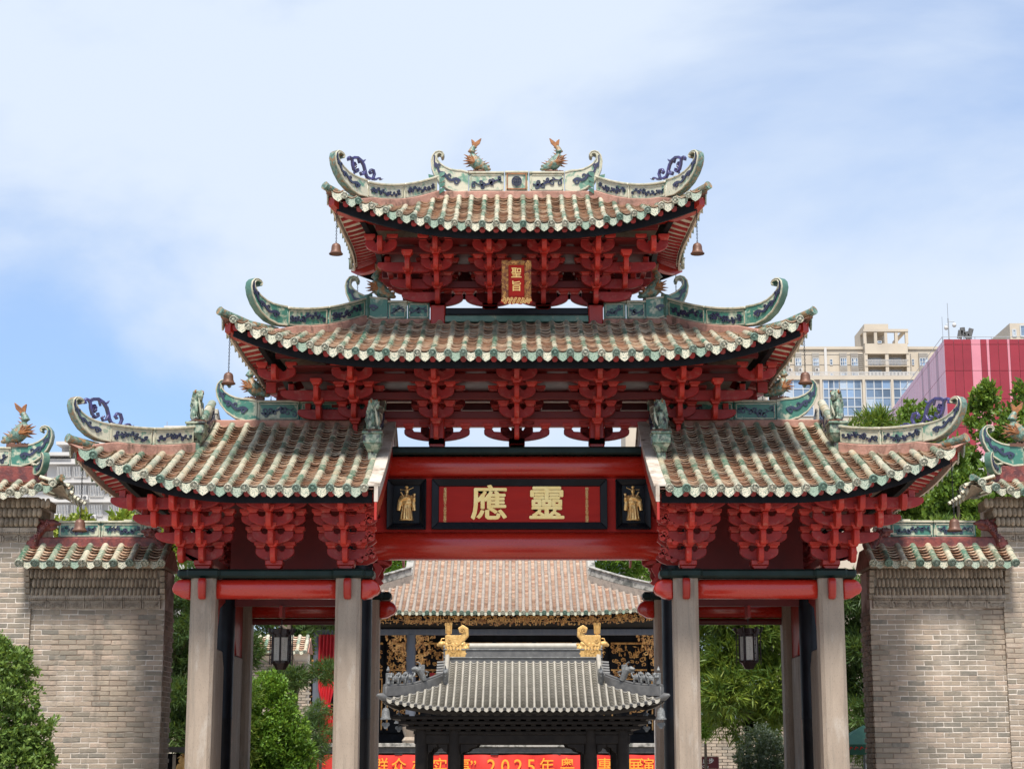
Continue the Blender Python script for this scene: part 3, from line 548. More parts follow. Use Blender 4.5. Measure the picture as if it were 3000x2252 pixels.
def finial(F, u0, z0, sc, th, m, parent, rr, zsc=1.0, usc=1.0, edge=None, wk=1.0):
    """upswept swallow-tail end of a ridge with a curled tip"""
    pts = [(u0 + p[0] * sc * usc, z0 + p[1] * sc * zsc) for p, w in FIN]; ws = [w * sc * (0.5 + 0.5 * zsc) * (1 if i_ < 1 else wk) for i_, (p, w) in enumerate(FIN)]
    mb = MB(); mb.strip(F, pts, ws, -th, th); o = mb.build('swallowtail_finial', M['gdark'] if m is not M['gcream'] else M['fish'], parent, bevel=0.01)
    fp_ = MB(); fp_.strip(F, pts, [w * 0.90 for w in ws], th - 0.01, th + 0.006); fp_.build('glazed_face', m, o)
    e = MB()                                                  # raised rim along both edges
    for sgn_ in (1, -1):
        off = []
        for i in range(len(pts)):
            a, b = pts[max(i - 1, 0)], pts[min(i + 1, len(pts) - 1)]; dx, dz = b[0] - a[0], b[1] - a[1]; l = math.hypot(dx, dz)
            off.append((pts[i][0] - dz / l * sgn_ * (ws[i] / 2 - 0.014), pts[i][1] + dx / l * sgn_ * (ws[i] / 2 - 0.014)))
        e.strip(F, off, taper(len(off), 0.030 * sc + 0.006, 0.014), th - 0.01, th + 0.02)
    e.build('rim', edge or M['trim'], o, bevel=0.006)
    r = MB(); st = [(u0 + p[0] * sc * usc, z0 + p[1] * sc * zsc) for p, w in FIN[1:8]]
    k = len(st); fine = []
    for i in range(k - 1):
        for j in range(4): fine.append((st[i][0] + (st[i + 1][0] - st[i][0]) * j / 4, st[i][1] + (st[i + 1][1] - st[i][1]) * j / 4 + 0.03 * sc * math.sin((i * 4 + j) * 0.9)))
    r.strip(F, fine, [0.055 * sc * (1 - 0.6 * i / len(fine)) for i in range(len(fine))], th - 0.004, th + 0.026)
    for i in range(2, len(fine) - 3, 4):
        p = fine[i]; q = 1 if (i // 4) % 2 else -1
        sp = spiral(p[0] - 0.02 * sc, p[1] + q * 0.062 * sc * (1 - 0.5 * i / len(fine)), 0.058 * sc * (1 - 0.5 * i / len(fine)), 0.014 * sc, -q * PI / 2, q * 0.9, 9)
        r.strip(F, sp, taper(len(sp), 0.034 * sc, 0.016 * sc), th - 0.004, th + 0.025)
    r.build('dragon_scroll', M['blue'], o)
    return o
def hip_ridge(rf, sg, parent, m, rr, t_a, t_b, npan, fin_sc, h=0.30, th=0.07, lift=0.12, usc=1.0, zsc=1.0, edge=None):
    """ridge of glazed panels running down a hip from t_a to t_b, then a finial; pink mortar below; returns its frame"""
    ts = [t_a + (0.985 - t_a) * i / 20 for i in range(21)]
    F, ln = path_frame([rf.hip(t, sg) for t in ts]); ub = ln * (t_b - t_a) / (0.985 - t_a)
    slab(F, 0, ub + 0.3, -0.12, lift + 0.01, -th - 0.05, th + 0.05, 14, lambda f: -0.10 * max(0, f - 0.8) * 5).build('mortar_bed', M['pink'], parent, bevel=0.015)
    for i in range(npan): ridge_panel(F, ub * i / npan, ub * (i + 1) / npan, lift, lift + h, th, m, parent, rr, flip=sg)
    if fin_sc: finial(F, ub, lift, fin_sc, th, m, parent, rr, zsc=zsc, usc=usc, edge=edge, wk=1.06)
    # glazed nose running on to the very corner
    pts = [Vector(F(u, 0.035, 0)) for u in (ub + 0.15, ub + 0.15 + (ln - ub - 0.15) * 0.5, ln - 0.015)]; d = (pts[2] - pts[1])
    pts.append(pts[2] + d.normalized() * 0.07 + Vector((0, 0, 0.012)))
    MB().tube(pts, [0.055, 0.062, 0.066, 0.075], 10).build('corner_cap', M['fish'], parent, smooth=50)
    return F, ub, ln
# ---------------------------------------------------------------- ground and the archway
MB().box(-700, 700, -80, 900, -0.4, 0).build('ground', M['ground'], None, smooth=0)['kind'] = 'structure'
AW = thing('memorial_archway', 'big red timber archway with tiers of green tiled roofs on grey stone pillars', 'archway', (0, 0, 0))
MB().box(-6.2, 6.2, -3.2, 3.2, 0.004, 0.55).build('platform', M['stone'], AW, bevel=0.03)
# -- pillars and columns
def pillar_mesh(w=0.2, c=0.055, z0=0.55, z1=4.47):
    p = [(-w, -w + c), (-w + c * 0.55, -w + c * 0.45), (-w + c, -w), (w - c, -w), (w - c * 0.55, -w + c * 0.45), (w, -w + c), (w, w - c), (w - c, w), (-w + c, w), (-w, w - c)]
    return MB().prism(p, z0, z1, 'z').mesh('stone_pillar', M['stone'], 20)
pm_ = pillar_mesh()
for x in (-5.0, -2.69, 2.69, 5.0):
    for y in (-2, 2): inst('stone_pillar', pm_, AW, Matrix.Translation((x, y, 0)))
colm = MB().lathe([(0.25, 0.55), (0.25, 2.3), (0.255, 2.32), (0.25, 2.34), (0.245, 6.92)], 24).mesh('timber_column', M['black'], 40)
colo = MB().lathe([(0.195, 0.55), (0.195, 2.3), (0.2, 2.32), (0.195, 2.34), (0.19, 4.7)], 24).mesh('timber_column', M['black'], 40)
for x in (-2.72, 2.72): inst('timber_column', colm, AW, Matrix.Translation((x, 0, 0)))
for x in (-5.0, 5.0): inst('timber_column', colo, AW, Matrix.Translation((x, 0, 0)))
for s in (-1, 1):
    for x in (5.0, 2.72):
        for sy in (-1, 1):
            MB().prism([(sy * 1.82, 0.55), (sy * 0.3, 0.55), (sy * 0.3, 3.15), (sy * 0.5, 3.42), (sy * 1.82, 3.42)], s * x - 0.07, s * x + 0.07, 'x').build('stone_brace', M['stone'], AW, bevel=0.02)
            MB().prism([(sy * 1.84, 3.42), (sy * 1.2, 3.44), (sy * 0.95, 3.7), (sy * 0.75, 4.1), (sy * 0.2, 4.25), (sy * 0.2, 4.45), (sy * 1.84, 4.45)], s * x - 0.05, s * x + 0.05, 'x').build('timber_brace', M['red'], AW, bevel=0.012)
def loft(secs, n=14, power=2.6):
    """beam along x: secs = (x, half depth, z0, z1, y)"""
    mb = MB(); vs = []
    for x, d, z0, z1, y in secs:
        for j in range(n):
            a = 2 * PI * (j + 0.5) / n; c_, s_ = math.cos(a), math.sin(a)
            vs.append((x, y + d * math.copysign(abs(c_) ** (2 / power), c_), (z0 + z1) / 2 + (z1 - z0) / 2 * math.copysign(abs(s_) ** (2 / power), s_)))
    k = len(secs); fs = [(i * n + j, i * n + (j + 1) % n, (i + 1) * n + (j + 1) % n, (i + 1) * n + j) for i in range(k - 1) for j in range(n)]
    return mb.add(vs, fs + [tuple(range(n)), tuple(range((k - 1) * n, k * n))])
def moon_beam(x0, x1, d, z0, z1, y, e=0.22, m=None, parent=None, name='crossbeam', arch=True):
    s = [(x0, d * 0.55, z0, z1, y), (x0 + e * 0.35, d * 0.62, z0, z1, y), (x0 + e, d, z0, z1, y), (x1 - e, d, z0, z1, y), (x1 - e * 0.35, d * 0.62, z0, z1, y), (x1, d * 0.55, z0, z1, y)]
    return loft(s, 20, 2.25).build(name, m or M['redbeam'], parent or AW, smooth=50)
for y in (-2.0, 2.0):
    for s in (-1, 1):
        a, b = (2.89, 4.80)
        x0, x1 = (a, b) if s > 0 else (-b, -a)
        moon_beam(x0, x1, 0.19, 4.15, 4.465, y, 0.1, name='crossbeam')
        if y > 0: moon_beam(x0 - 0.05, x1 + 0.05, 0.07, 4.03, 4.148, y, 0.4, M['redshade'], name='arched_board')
        MB().box(min(s * 2.28, s * 5.42), max(s * 2.28, s * 5.42), y - 0.2, y + 0.2, 4.475, 4.615).build('plate_beam', M['greenblack'], AW, bevel=0.035)
        for x in (2.69, 5.0): MB().box(s * x - 0.27, s * x + 0.27, y - 0.26, y + 0.26, 4.468, 4.622).build('plate_joint', M['greenblack'], AW, bevel=0.04)
        for x, q in ((5.2, 1), (2.49, -1)):               # rounded beam noses through the pillars
            X = s * x; Q = s * q; L = 0.30
            poly = [(X, 4.46), (X + Q * L * 0.62, 4.455), (X + Q * L * 0.93, 4.40), (X + Q * L * 1.02, 4.31), (X + Q * L * 0.95, 4.235), (X + Q * L * 0.7, 4.205), (X + Q * L * 0.5, 4.165), (X, 4.135)]
            MB().prism(poly, y - 0.15, y + 0.15, 'y').build('beam_nose', M['redbeam'], AW, smooth=50, bevel=0.03)
        for x in (2.69, 5.0):                              # tenon noses on the pillar faces
            Y = y - 0.2 if y < 0 else y + 0.2; q = -1 if y < 0 else 1
            MB().prism([(Y, 4.47), (Y + q * 0.13, 4.46), (Y + q * 0.17, 4.38), (Y + q * 0.13, 4.2), (Y + q * 0.06, 4.13), (Y, 4.13)], s * x - 0.058, s * x + 0.058, 'x').build('tenon_nose', M['red'], AW, bevel=0.02)
for s in (-1, 1):
    for x in (2.69, 5.0):
        for sy in (-1, 1): MB().box(s * x - 0.09, s * x + 0.09, min(sy * 0.2, sy * 1.8), max(sy * 0.2, sy * 1.8), 4.47, 4.612).build('plate_beam', M['greenblack'], AW, bevel=0.02)
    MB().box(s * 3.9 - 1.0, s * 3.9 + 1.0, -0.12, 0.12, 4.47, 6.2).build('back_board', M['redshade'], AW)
    MB().box(s * 3.95 - 1.6, s * 3.95 + 1.6, -2.75, 2.75, 5.70, 5.74).build('shade_backing', M['redshade'], AW)  # dark sheet added over the pale soffit, standing in for shade
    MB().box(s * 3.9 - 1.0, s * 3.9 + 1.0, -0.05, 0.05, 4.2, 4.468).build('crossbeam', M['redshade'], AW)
# -- central bay: beams, name board, figures
moon_beam(-2.47, 2.47, 0.27, 4.985, 5.465, -0.02, 0.30)
moon_beam(-2.40, 2.40, 0.27, 6.395, 6.785, -0.02, 0.30)
MB().box(-2.30, 2.30, -0.27, 0.27, 6.79, 6.925).build('plate_beam', M['greenblack'], AW, bevel=0.03)
MB().box(-2.47, 2.47, -0.10, 0.10, 5.46, 6.40).build('panel_backing', M['redpanel'], AW)
T_ = lambda x, y, z: Matrix.Translation((x, y, z))
def framed(x0, x1, z0, z1, fw, panel_m, name, y=-0.10):
    p = MB().box(x0 + fw * 0.8, x1 - fw * 0.8, y - 0.05, y - 0.002, z0 + fw * 0.8, z1 - fw * 0.8).build(name, panel_m, AW)
    o = [(x0, z0), (x1, z0), (x1, z1), (x0, z1)]; i_ = [(x0 + fw, z0 + fw), (x1 - fw, z0 + fw), (x1 - fw, z1 - fw), (x0 + fw, z1 - fw)]
    for k in range(4):
        a, b, c, d = o[k], o[(k + 1) % 4], i_[(k + 1) % 4], i_[k]
        MB().add([(a[0], y - 0.12, a[1]), (b[0], y - 0.12, b[1]), (c[0], y - 0.075, c[1]), (d[0], y - 0.075, d[1]), (a[0], y - 0.003, a[1]), (b[0], y - 0.003, b[1]), (c[0], y - 0.003, c[1]), (d[0], y - 0.003, d[1])],
                 [(0, 1, 2, 3), (0, 4, 5, 1), (2, 6, 7, 3), (4, 7, 6, 5), (0, 3, 7, 4), (1, 5, 6, 2)]).build('frame', M['black'], p, bevel=0.008)
    return p
nb = framed(-1.465, 1.555, 5.50, 6.37, 0.125, M['redpanel'], 'name_board')
for ch, x in (('應', -0.475), ('靈', 0.515)):
    me = text_mesh(ch, 0.64, M['goldleaf'], 0.02, 0.003); bmx = bmesh.new()
    for i_, (dx_, dz_) in enumerate(((0, 0), (0.011, 0), (-0.011, 0), (0, 0.009), (0, -0.009))):
        t_ = me.copy(); t_.transform(T_(dx_, dz_, -0.0016 * i_)); bmx.from_mesh(t_)
    bmx.to_mesh(me); bmx.free()
    o = put(bpy.data.objects.new('lettering', me), nb, front(x, -0.165, 5.915, 1.0, 0.98))
for tx, x in (('皇清康熙甲子上元吉旦重修', -1.235), ('明景泰辛未年仲冬穀旦鼎建', 1.205)):
    me = text_mesh('\n'.join(tx), 0.062, M['goldleaf'], 0.004, -0.0006, line=0.80)
    zs_ = [v.co.y for v in me.vertices]; k = 0.60 / (max(zs_) - min(zs_)); mid = (max(zs_) + min(zs_)) / 2
    put(bpy.data.objects.new('lettering', me), nb, front(x, -0.158, 5.925 - mid * k, 0.95, k))
def official(s):
    """gilded robed figure in relief, holding a tray on one side"""
    b = MB()
    b.tube([(0, 0, 0.0), (0, 0, 0.10), (0, 0, 0.26), (0, 0, 0.40), (0, 0, 0.455)], [0.125, 0.105, 0.085, 0.095, 0.05], 10)
    for q in (-1, 1):
        b.tube([(q * 0.075, -0.02, 0.43), (q * 0.11, -0.05, 0.36), (q * 0.12, -0.07, 0.26), (q * 0.135, -0.06, 0.17)], [0.034, 0.036, 0.042, 0.034], 8)
        b.tube([(q * 0.125, -0.06, 0.34), (q * 0.09 + s * 0.04, -0.11, 0.385), (q * 0.05 + s * 0.09, -0.12, 0.40)], [0.04, 0.03, 0.022], 7)
        b.ball((q * 0.06, -0.03, 0.012), (0.05, 0.06, 0.02))
    b.tube([(0, 0, 0.44), (0, -0.01, 0.485)], [0.03, 0.028], 8); b.ball((0, -0.015, 0.515), (0.04, 0.042, 0.05)); b.ball((0, -0.055, 0.51), (0.009, 0.014, 0.014))
    b.tube([(0, -0.04, 0.485), (0, -0.055, 0.43), (0, -0.05, 0.37)], [0.016, 0.018, 0.006], 6)
    b.tube([(0, 0, 0.535), (0, 0.0, 0.585), (0.0, 0.01, 0.60)], [0.047, 0.038, 0.03], 8)
    for q in (-1, 1): b.tube([(q * 0.03, 0, 0.545), (q * 0.085, 0, 0.555 + 0.012 * q * s), (q * 0.115, 0, 0.565 + 0.02 * q * s)], [0.009, 0.008, 0.012], 6)
    b.tube([(s * 0.06, -0.09, 0.395), (s * 0.15, -0.08, 0.40)], [0.012, 0.035], 8); b.tube([(s * 0.135, -0.08, 0.40), (s * 0.135, -0.08, 0.47)], [0.014, 0.03], 7)
    b.tube([(-s * 0.03, -0.12, 0.37), (-s * 0.10, -0.1, 0.50)], [0.012, 0.016], 6)
    for z in (0.30, 0.33): b.tube([(0.10 * math.cos(a), 0.10 * math.sin(a), z) for a in [i * PI / 6 for i in range(13)]], 0.012, 5)
    for k in range(5): b.tube([((k - 2) * 0.03, -0.09 - 0.01 * (2 - abs(k - 2)), 0.28), ((k - 2) * 0.045, -0.115, 0.02)], [0.006, 0.014], 5)
    return to_blob('gilded_figure', b, M['gold'], 0.0085, smooth_it=1)
for s in (-1, 1):
    x0, x1 = sorted((s * 2.235 if s < 0 else 1.70, s * 1.56 if s < 0 else 2.30))
    p = framed(x0, x1, 5.50, 6.37, 0.11, M['black'], 'figure_panel')
    put(bpy.data.objects.new('gilded_figure', official(-s)), p, Matrix.Translation(((x0 + x1) / 2, -0.155, 5.655)) @ Matrix.Diagonal((1, 0.6, 0.98, 1)))
    # carved bracket under the lower beam and cloud boards beside the column
    F = at_frame((s * 2.47, 0, 0), (-s, 0, 0), (0, -1, 0))
    mb = MB(); mb.strip(F, [(0.02, 4.96), (0.10, 4.84), (0.05, 4.70), (0.13, 4.60), (0.03, 4.50)], [0.10, 0.14, 0.09, 0.12, 0.03], -0.03, 0.03)
    mb.strip(F, [(0.0, 4.97), (0.20, 4.95), (0.30, 4.90)], [0.06, 0.07, 0.02], -0.03, 0.03); mb.build('carved_bracket', M['red'], AW, bevel=0.008)
# -- bracket sets
REAR = []
def piece(name, me, parent, m_):
    inst(name, me, parent, m_); REAR.append((me, Matrix.Diagonal((1, -1, 1, 1)) @ m_))
def arm_mesh(L, h=0.19, th=0.10, m=None):
    t = [(-L, h), (-L + 0.15, h), (-L + 0.17, h * 0.80), (-L * 0.36, h * 0.74), (-0.075, h * 0.86), (-0.07, h)]
    bot = [(L * math.cos(a), h * 0.66 - h * 0.74 * math.sin(a) ** 1.15) for a in [PI * i / 16 for i in range(17)]]
    bot = [(x, z) for x, z in bot]
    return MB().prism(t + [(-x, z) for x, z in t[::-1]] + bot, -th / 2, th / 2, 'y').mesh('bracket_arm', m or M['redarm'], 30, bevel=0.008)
def fwd_mesh(l, th=0.085):
    p = [(0.05, 0.19), (-l - 0.03, 0.19), (-l - 0.045, 0.13), (-l - 0.025, 0.03), (-l + 0.02, -0.035), (-l + 0.10, -0.055), (-l + 0.2, -0.02), (0.05, 0.0)]
    return MB().prism(p, -th / 2, th / 2, 'x').mesh('projecting_arm', M['redfront'], 30, bevel=0.008)
def block_mesh(w=0.095, h=0.105):
    mb = MB(); vs = []
    for z, k in ((0, 0.62), (h * 0.42, 0.8), (h * 0.48, 1.0), (h, 1.02)): vs += [(-w * k, -w * k, z), (w * k, -w * k, z), (w * k, w * k, z), (-w * k, w * k, z)]
    return mb.add(vs, [(i * 4 + j, i * 4 + (j + 1) % 4, i * 4 + 4 + (j + 1) % 4, i * 4 + 4 + j) for i in range(3) for j in range(4)] + [(0, 1, 2, 3), (12, 13, 14, 15)]).mesh('bearing_block', M['redfront'], 20, bevel=0.006)
BL = block_mesh()
A_S, A_L = {}, {}
FW = {}
def T(x, y, z): return Matrix.Translation((x, y, z))
def cluster(x, y0, lev, dy, Ls, Ll, base_z, skip_long_top=True):
    k = MB(); w = 0.14
    k.box(x - w, x + w, y0 - w, y0 + w, base_z + 0.06, lev[0] - 0.004); k.prism([(x - w, base_z + 0.06), (x - w * 0.7, base_z), (x + w * 0.7, base_z), (x + w, base_z + 0.06)], y0 - w * 0.8, y0 + w * 0.8)
    p = k.build('bracket_set', M['red'], AW, bevel=0.01); REAR.append((p.data, Matrix.Diagonal((1, -1, 1, 1))))
    n = len(lev); Ls0, Ll0 = Ls, Ll
    for i, z in enumerate(lev):                             # the arms grow towards the eave, so each set flares like an inverted cone
        Ls, Ll = round(Ls0 * (0.86 + 0.06 * i), 3), round(Ll0 * (0.76 + 0.09 * i), 3)
        for d, L in ((A_S, Ls), (A_L, Ll)):
            if L not in d: d[L] = arm_mesh(L)
        y = y0 - dy * i; l = dy * (i + 1)
        if l not in FW: FW[l] = fwd_mesh(l)
        piece('bracket_arm', A_S[Ls], p, T(x, y, z)); piece('projecting_arm', FW[l], p, T(x, y0, z - 0.005))
        for q in (-1, 1): piece('bearing_block', BL, p, T(x + q * (Ls - 0.075), y, z + 0.191))
        piece('bearing_block', BL, p, T(x, y - dy, z + 0.185))
        if i < n - 1:
            piece('bracket_arm', A_L[Ll], p, T(x, y + 0.004, lev[i + 1]))
            for q in (-1, 1): piece('bearing_block', BL, p, T(x + q * (Ll - 0.075), y, lev[i + 1] + 0.191))
    return p
def corner_arms(x, sg, y0, lev, dy, ext, tongues, name='corner_arm'):
    """side-reaching lateral beams with rounded ends and small front tongues, mirrored to the rear"""
    for i, z in enumerate(lev):
        e = ext[i]; X = sg; h = 0.17
        if y0 == 0.0 and i == 3:                            # free-standing outermost bow arm under the corner
            cx_ = x + X * (e - 0.28); l = dy * 1.0
            if ('t', l) not in FW: FW[('t', l)] = fwd_mesh(l)
            L0 = 0.32 if dy > 0.38 else 0.27
            if L0 not in A_S: A_S[L0] = arm_mesh(L0)
            piece('bracket_arm', A_S[L0], AW, T(cx_, -dy * 3, z)); piece('projecting_arm', FW[('t', l)], AW, T(cx_, -dy * 3, z - 0.005))
            for q in (-1, 1): piece('bearing_block', BL, AW, T(cx_ + q * (L0 - 0.075), -dy * 3, z + 0.191))
            continue
        poly = [(x, z + h), (x + X * e, z + h)] + [(x + X * (e - 0.34 + 0.36 * math.cos(a)), z + h * 0.72 - h * 0.78 * math.sin(a)) for a in [PI / 2 * k / 7 for k in range(8)]] + [(x + X * 0.16, z - h * 0.06), (x + X * 0.10, z + h * 0.12), (x, z + h * 0.05)]
        y = y0 - dy * i - 0.002 + (0.16 if y0 == 0.0 else 0.0)
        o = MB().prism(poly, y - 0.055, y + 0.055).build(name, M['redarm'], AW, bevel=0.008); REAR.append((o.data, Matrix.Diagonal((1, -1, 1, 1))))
        for j, tx in enumerate(tongues):
            if tx > e - 0.06 or (y0 == 0.0 and (j != 0 or i == 0)): continue
            l = dy * 1.0
            if ('t', l) not in FW: FW[('t', l)] = fwd_mesh(l)
            if i >= j: piece('projecting_arm', FW[('t', l)], AW, T(x + X * tx, y, z - 0.005))
            if i < len(lev) - 1 and i >= j: piece('bearing_block', BL, AW, T(x + X * tx, y - dy, z + 0.185))
        # the side-facing lateral that ties front and rear beams together
        s_ = MB().box(min(x + X * (e - 0.2), x + X * (e - 0.1)), max(x + X * (e - 0.2), x + X * (e - 0.1)), -abs(y) + 0.05, abs(y) - 0.05, z + 0.172, z + 0.30).build('side_tie_beam', M['red'], AW, bevel=0.008)
LOWL = [4.77, 5.015, 5.26, 5.49]; MIDL = [7.10, 7.40, 7.66, 7.90]; TOPL = [9.52, 9.745, 9.95, 10.17]
for s in (-1, 1):
    for a in (5.03, 3.89, 2.74): cluster(s * a, -2.0, LOWL, 0.30, 0.36, 0.60, 4.622)
    corner_arms(s * 5.03, s, -2.0, LOWL, 0.30, [0.42, 0.72, 1.02, 1.32], (0.33, 0.66, 0.98))
    for i, z in enumerate(LOWL):                           # cloud-shaped ends on the inner side
        F = at_frame((s * 2.70, -2.0 - 0.30 * i, z), (-s, 0, 0), (0, -1, 0)); mb = MB(); e = 0.34
        mb.strip(F, [(0, 0.085), (e * 0.5, 0.085), (e * 0.8, 0.11)], [0.17, 0.17, 0.13], -0.04, 0.04)
        for (u, w, r_) in ((e * 0.98, 0.14, 0.055), (e * 0.78, 0.055, 0.05), (e * 0.55, 0.015, 0.05), (e * 1.12, 0.085, 0.04)):
            sp = spiral(u, w, r_, r_ * 0.3, 0.5, 1.2, 12); mb.strip(F, sp, [0.045] * len(sp), -0.045, 0.045)
        mb.build('cloud_bracket', M['redfront'], AW)
        mb = MB()                                           # second, deeper row
        F = at_frame((s * 2.66, -1.45 - 0.30 * i, z - 0.02), (-s, 0, 0), (0, -1, 0)); mb.strip(F, [(0, 0.085), (0.2, 0.085), (0.3, 0.11), (0.38, 0.13)], [0.16, 0.16, 0.13, 0.05], -0.04, 0.04); mb.build('cloud_bracket', M['red'], AW)
    MB().box(s * 3.9 - 1.3, s * 3.9 + 1.3, -2.98, -2.84, 5.665, 5.78).build('eave_purlin', M['blackwood'], AW)
for x in (-2.78, -1.39, 0.0, 1.39, 2.78): cluster(x, 0.0, MIDL, 0.40, 0.33, 0.56, 6.926)
for x in (-1.39, -0.47, 0.47, 1.39): cluster(x, 0.0, TOPL, 0.36, 0.28, 0.42, 9.40)
for s in (-1, 1):
    corner_arms(s * 2.78, s, 0.0, MIDL, 0.40, [0.75, 1.0, 1.25, 1.55], (0.62, 1.28))
    corner_arms(s * 1.39, s, 0.0, TOPL, 0.36, [0.62, 0.82, 1.02, 1.22], (0.5, 0.92))
    for i in range(4):
        MB().prism([(s * 4.38, MIDL[i] + 0.0), (s * 4.38, MIDL[i] + 0.2), (s * 4.2, MIDL[i] + 0.2), (s * 4.2, MIDL[i])], -0.1, 0.1).build('tie_end', M['red'], AW, bevel=0.01) if i == 3 else None
for zl, w, dy, hw in ((MIDL, 4.1, 0.40, 0.07), (TOPL, 2.45, 0.36, 0.06)):
    for i in (1, 2, 3):
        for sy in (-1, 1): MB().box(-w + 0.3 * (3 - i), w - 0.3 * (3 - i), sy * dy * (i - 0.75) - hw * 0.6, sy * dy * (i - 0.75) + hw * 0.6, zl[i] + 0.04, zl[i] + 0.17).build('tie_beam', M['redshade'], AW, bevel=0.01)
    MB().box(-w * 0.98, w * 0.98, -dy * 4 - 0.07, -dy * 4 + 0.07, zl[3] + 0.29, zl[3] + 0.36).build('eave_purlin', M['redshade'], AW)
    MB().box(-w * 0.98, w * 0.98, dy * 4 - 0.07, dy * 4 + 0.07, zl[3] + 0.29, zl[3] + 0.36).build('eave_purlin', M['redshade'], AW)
    MB().box(-w * 0.92, w * 0.92, -dy * 3.2, dy * 3.2, zl[3] + 0.20, zl[3] + 0.24).build('shade_backing', M['redshade'], AW)
MB().box(-2.75, 2.75, -0.08, 0.08, 7.31, 7.45).build('tie_beam', M['red'], AW, bevel=0.01)
for xx, zz, LL in [(x, 7.075, 0.57) for x in (-2.78, -1.39, 0.0, 1.39, 2.78)] + [(x, 9.49, 0.44) for x in (-1.39, -0.47, 0.47, 1.39)]:
    if LL not in A_L: A_L[LL] = arm_mesh(LL)
    inst('bracket_arm', A_L[LL], AW, T(xx, 0.012, zz))
    for q in (-1, 1): inst('bearing_block', BL, AW, T(xx + q * (LL - 0.075), 0.01, zz + 0.191))
MB().box(-1.4, 1.4, -0.08, 0.08, 9.745, 9.86).build('tie_beam', M['red'], AW, bevel=0.01)
for s in (-1, 1):
    MB().box(s * 1.39 - 0.13, s * 1.39 + 0.13, -0.13, 0.13, 6.925, 9.52).build('post', M['red'], AW, bevel=0.02)
MB().box(-1.26, 1.26, -0.09, 0.09, 9.31, 9.43).build('plate_beam', M['black'], AW, bevel=0.01)
MB().box(-1.26, 1.26, -0.16, 0.16, 9.16, 9.275).build('ridge_coping', M['gdark'], AW, bevel=0.01)
by = {}
for me, m_ in REAR: by.setdefault(me.name, (me, []))[1].append(m_)
mbv = MB()
for me, ms in by.values():
    co = [v.co.copy() for v in me.vertices]; fs = [tuple(p.vertices) for p in me.polygons]
    for m_ in ms: mbv.add([m_ @ c for c in co], fs)
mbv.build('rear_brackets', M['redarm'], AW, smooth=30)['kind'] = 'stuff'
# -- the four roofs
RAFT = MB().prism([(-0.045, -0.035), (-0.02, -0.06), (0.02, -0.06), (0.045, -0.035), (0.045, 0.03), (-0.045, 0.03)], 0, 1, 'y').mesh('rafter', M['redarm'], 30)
POOL = []
def mk(r, w, h): return (barrel_mesh(r, M['barrel']), disc_mesh(r, M['disc']), drip_mesh(w, h, M['drip']), M['pan'])
MK_L, MK_M, MK_T = mk(0.059, 0.245, 0.155), mk(0.056, 0.232, 0.15), mk(0.052, 0.215, 0.14)
def centred(p, n): return [(i + 0.5 - n / 2) * p for i in range(n)]
RT = Roof(0, 0, 1.35, 3.19, 2.25, 11.52, 1.20, 0.62, 0.19, 2.0)
RM = Roof(0, 0, 2.65, 4.80, 2.70, 9.20, 1.17, 0.66, 0.30, 2.8)
RL = {s: Roof(0, 0, 5.3, 6.95, 3.55, 7.38, 1.66, 0.74, 0.42, 2.1, tg=0.45, a0=2.2, sgn=s) for s in (-1, 1)}
def roof_part(rf, xs, r, pitch, mkk, dark):
    p = rf.body('roof', 0.02, M['pink'], AW)
    roof_tiles(rf, p, xs, r, pitch, 0.33, 0.115, mkk, POOL)
    eaves(rf, p, xs, pitch, RAFT, M['blackwood'], M['red'], M['plaster'])
    return p
PT = roof_part(RT, centred(0.228, 28), 0.053, 0.228, MK_T, 1)
PM = roof_part(RM, centred(0.246, 38), 0.057, 0.246, MK_M, 1)
PL = {s: roof_part(RL[s], sorted(s * (2.34 + 0.26 * i) for i in range(18)), 0.060, 0.26, MK_L, 1) for s in (-1, 1)}
cl_ = Vector(cam.location)
POOL.sort(key=lambda q: -(q[2].col[1].length * max(0.15, abs((q[2].translation - cl_).normalized().dot(q[2].col[2].normalized()))) / (q[2].translation - cl_).length ** 2))
for me, pr, m_ in POOL[:300]: inst('barrel_tile', me, pr, m_)
rest = {}
for me, pr, m_ in POOL[300:]: rest.setdefault((me.name, pr.name), (me, pr, []))[2].append(m_)
for me, pr, ms in rest.values(): join_copies('barrel_tiles', me, ms, M['barrel'], pr)
# -- ridges
rr = random.Random(11)
F = at_frame((0, 0, 0), (1, 0, 0), (0, -1, 0))
slab(F, -1.5, 1.5, 11.30, 11.565, -0.15, 0.15).build('mortar_bed', M['pink'], PT, bevel=0.02)
for a, b, fl in ((-0.86, -0.22, -1), (0.22, 0.86, 1)): ridge_panel(F, a, b, 11.57, 11.94, 0.09, M['gcream'], PT, rr, fl, waves=0.8)
md = ridge_panel(F, -0.215, 0.215, 11.57, 11.945, 0.10, M['gcream'], PT, rr, relief=False)
mb = MB()
for k in range(28): pass
def ringpts(r_, n=20, a0=0, a1=2 * PI): return [(r_ * math.cos(a0 + (a1 - a0) * i / n), 11.755 + r_ * math.sin(a0 + (a1 - a0) * i / n)) for i in range(n + 1)]
mb.strip(F, ringpts(0.085), [0.014] * 21, 0.095, 0.125)
for z, w in ((0.05, 0.06), (0.025, 0.078), (-0.005, 0.08), (-0.03, 0.076), (-0.055, 0.055)): mb.strip(F, [(-w, 11.755 + z), (w, 11.755 + z)], [0.011] * 2, 0.095, 0.12)
for x in (-0.035, 0, 0.035): mb.strip(F, [(x, 11.72), (x, 11.80)], [0.010] * 2, 0.095, 0.12)
mb.build('longevity_medallion', M['blue'], md, smooth=0)
mb = MB()
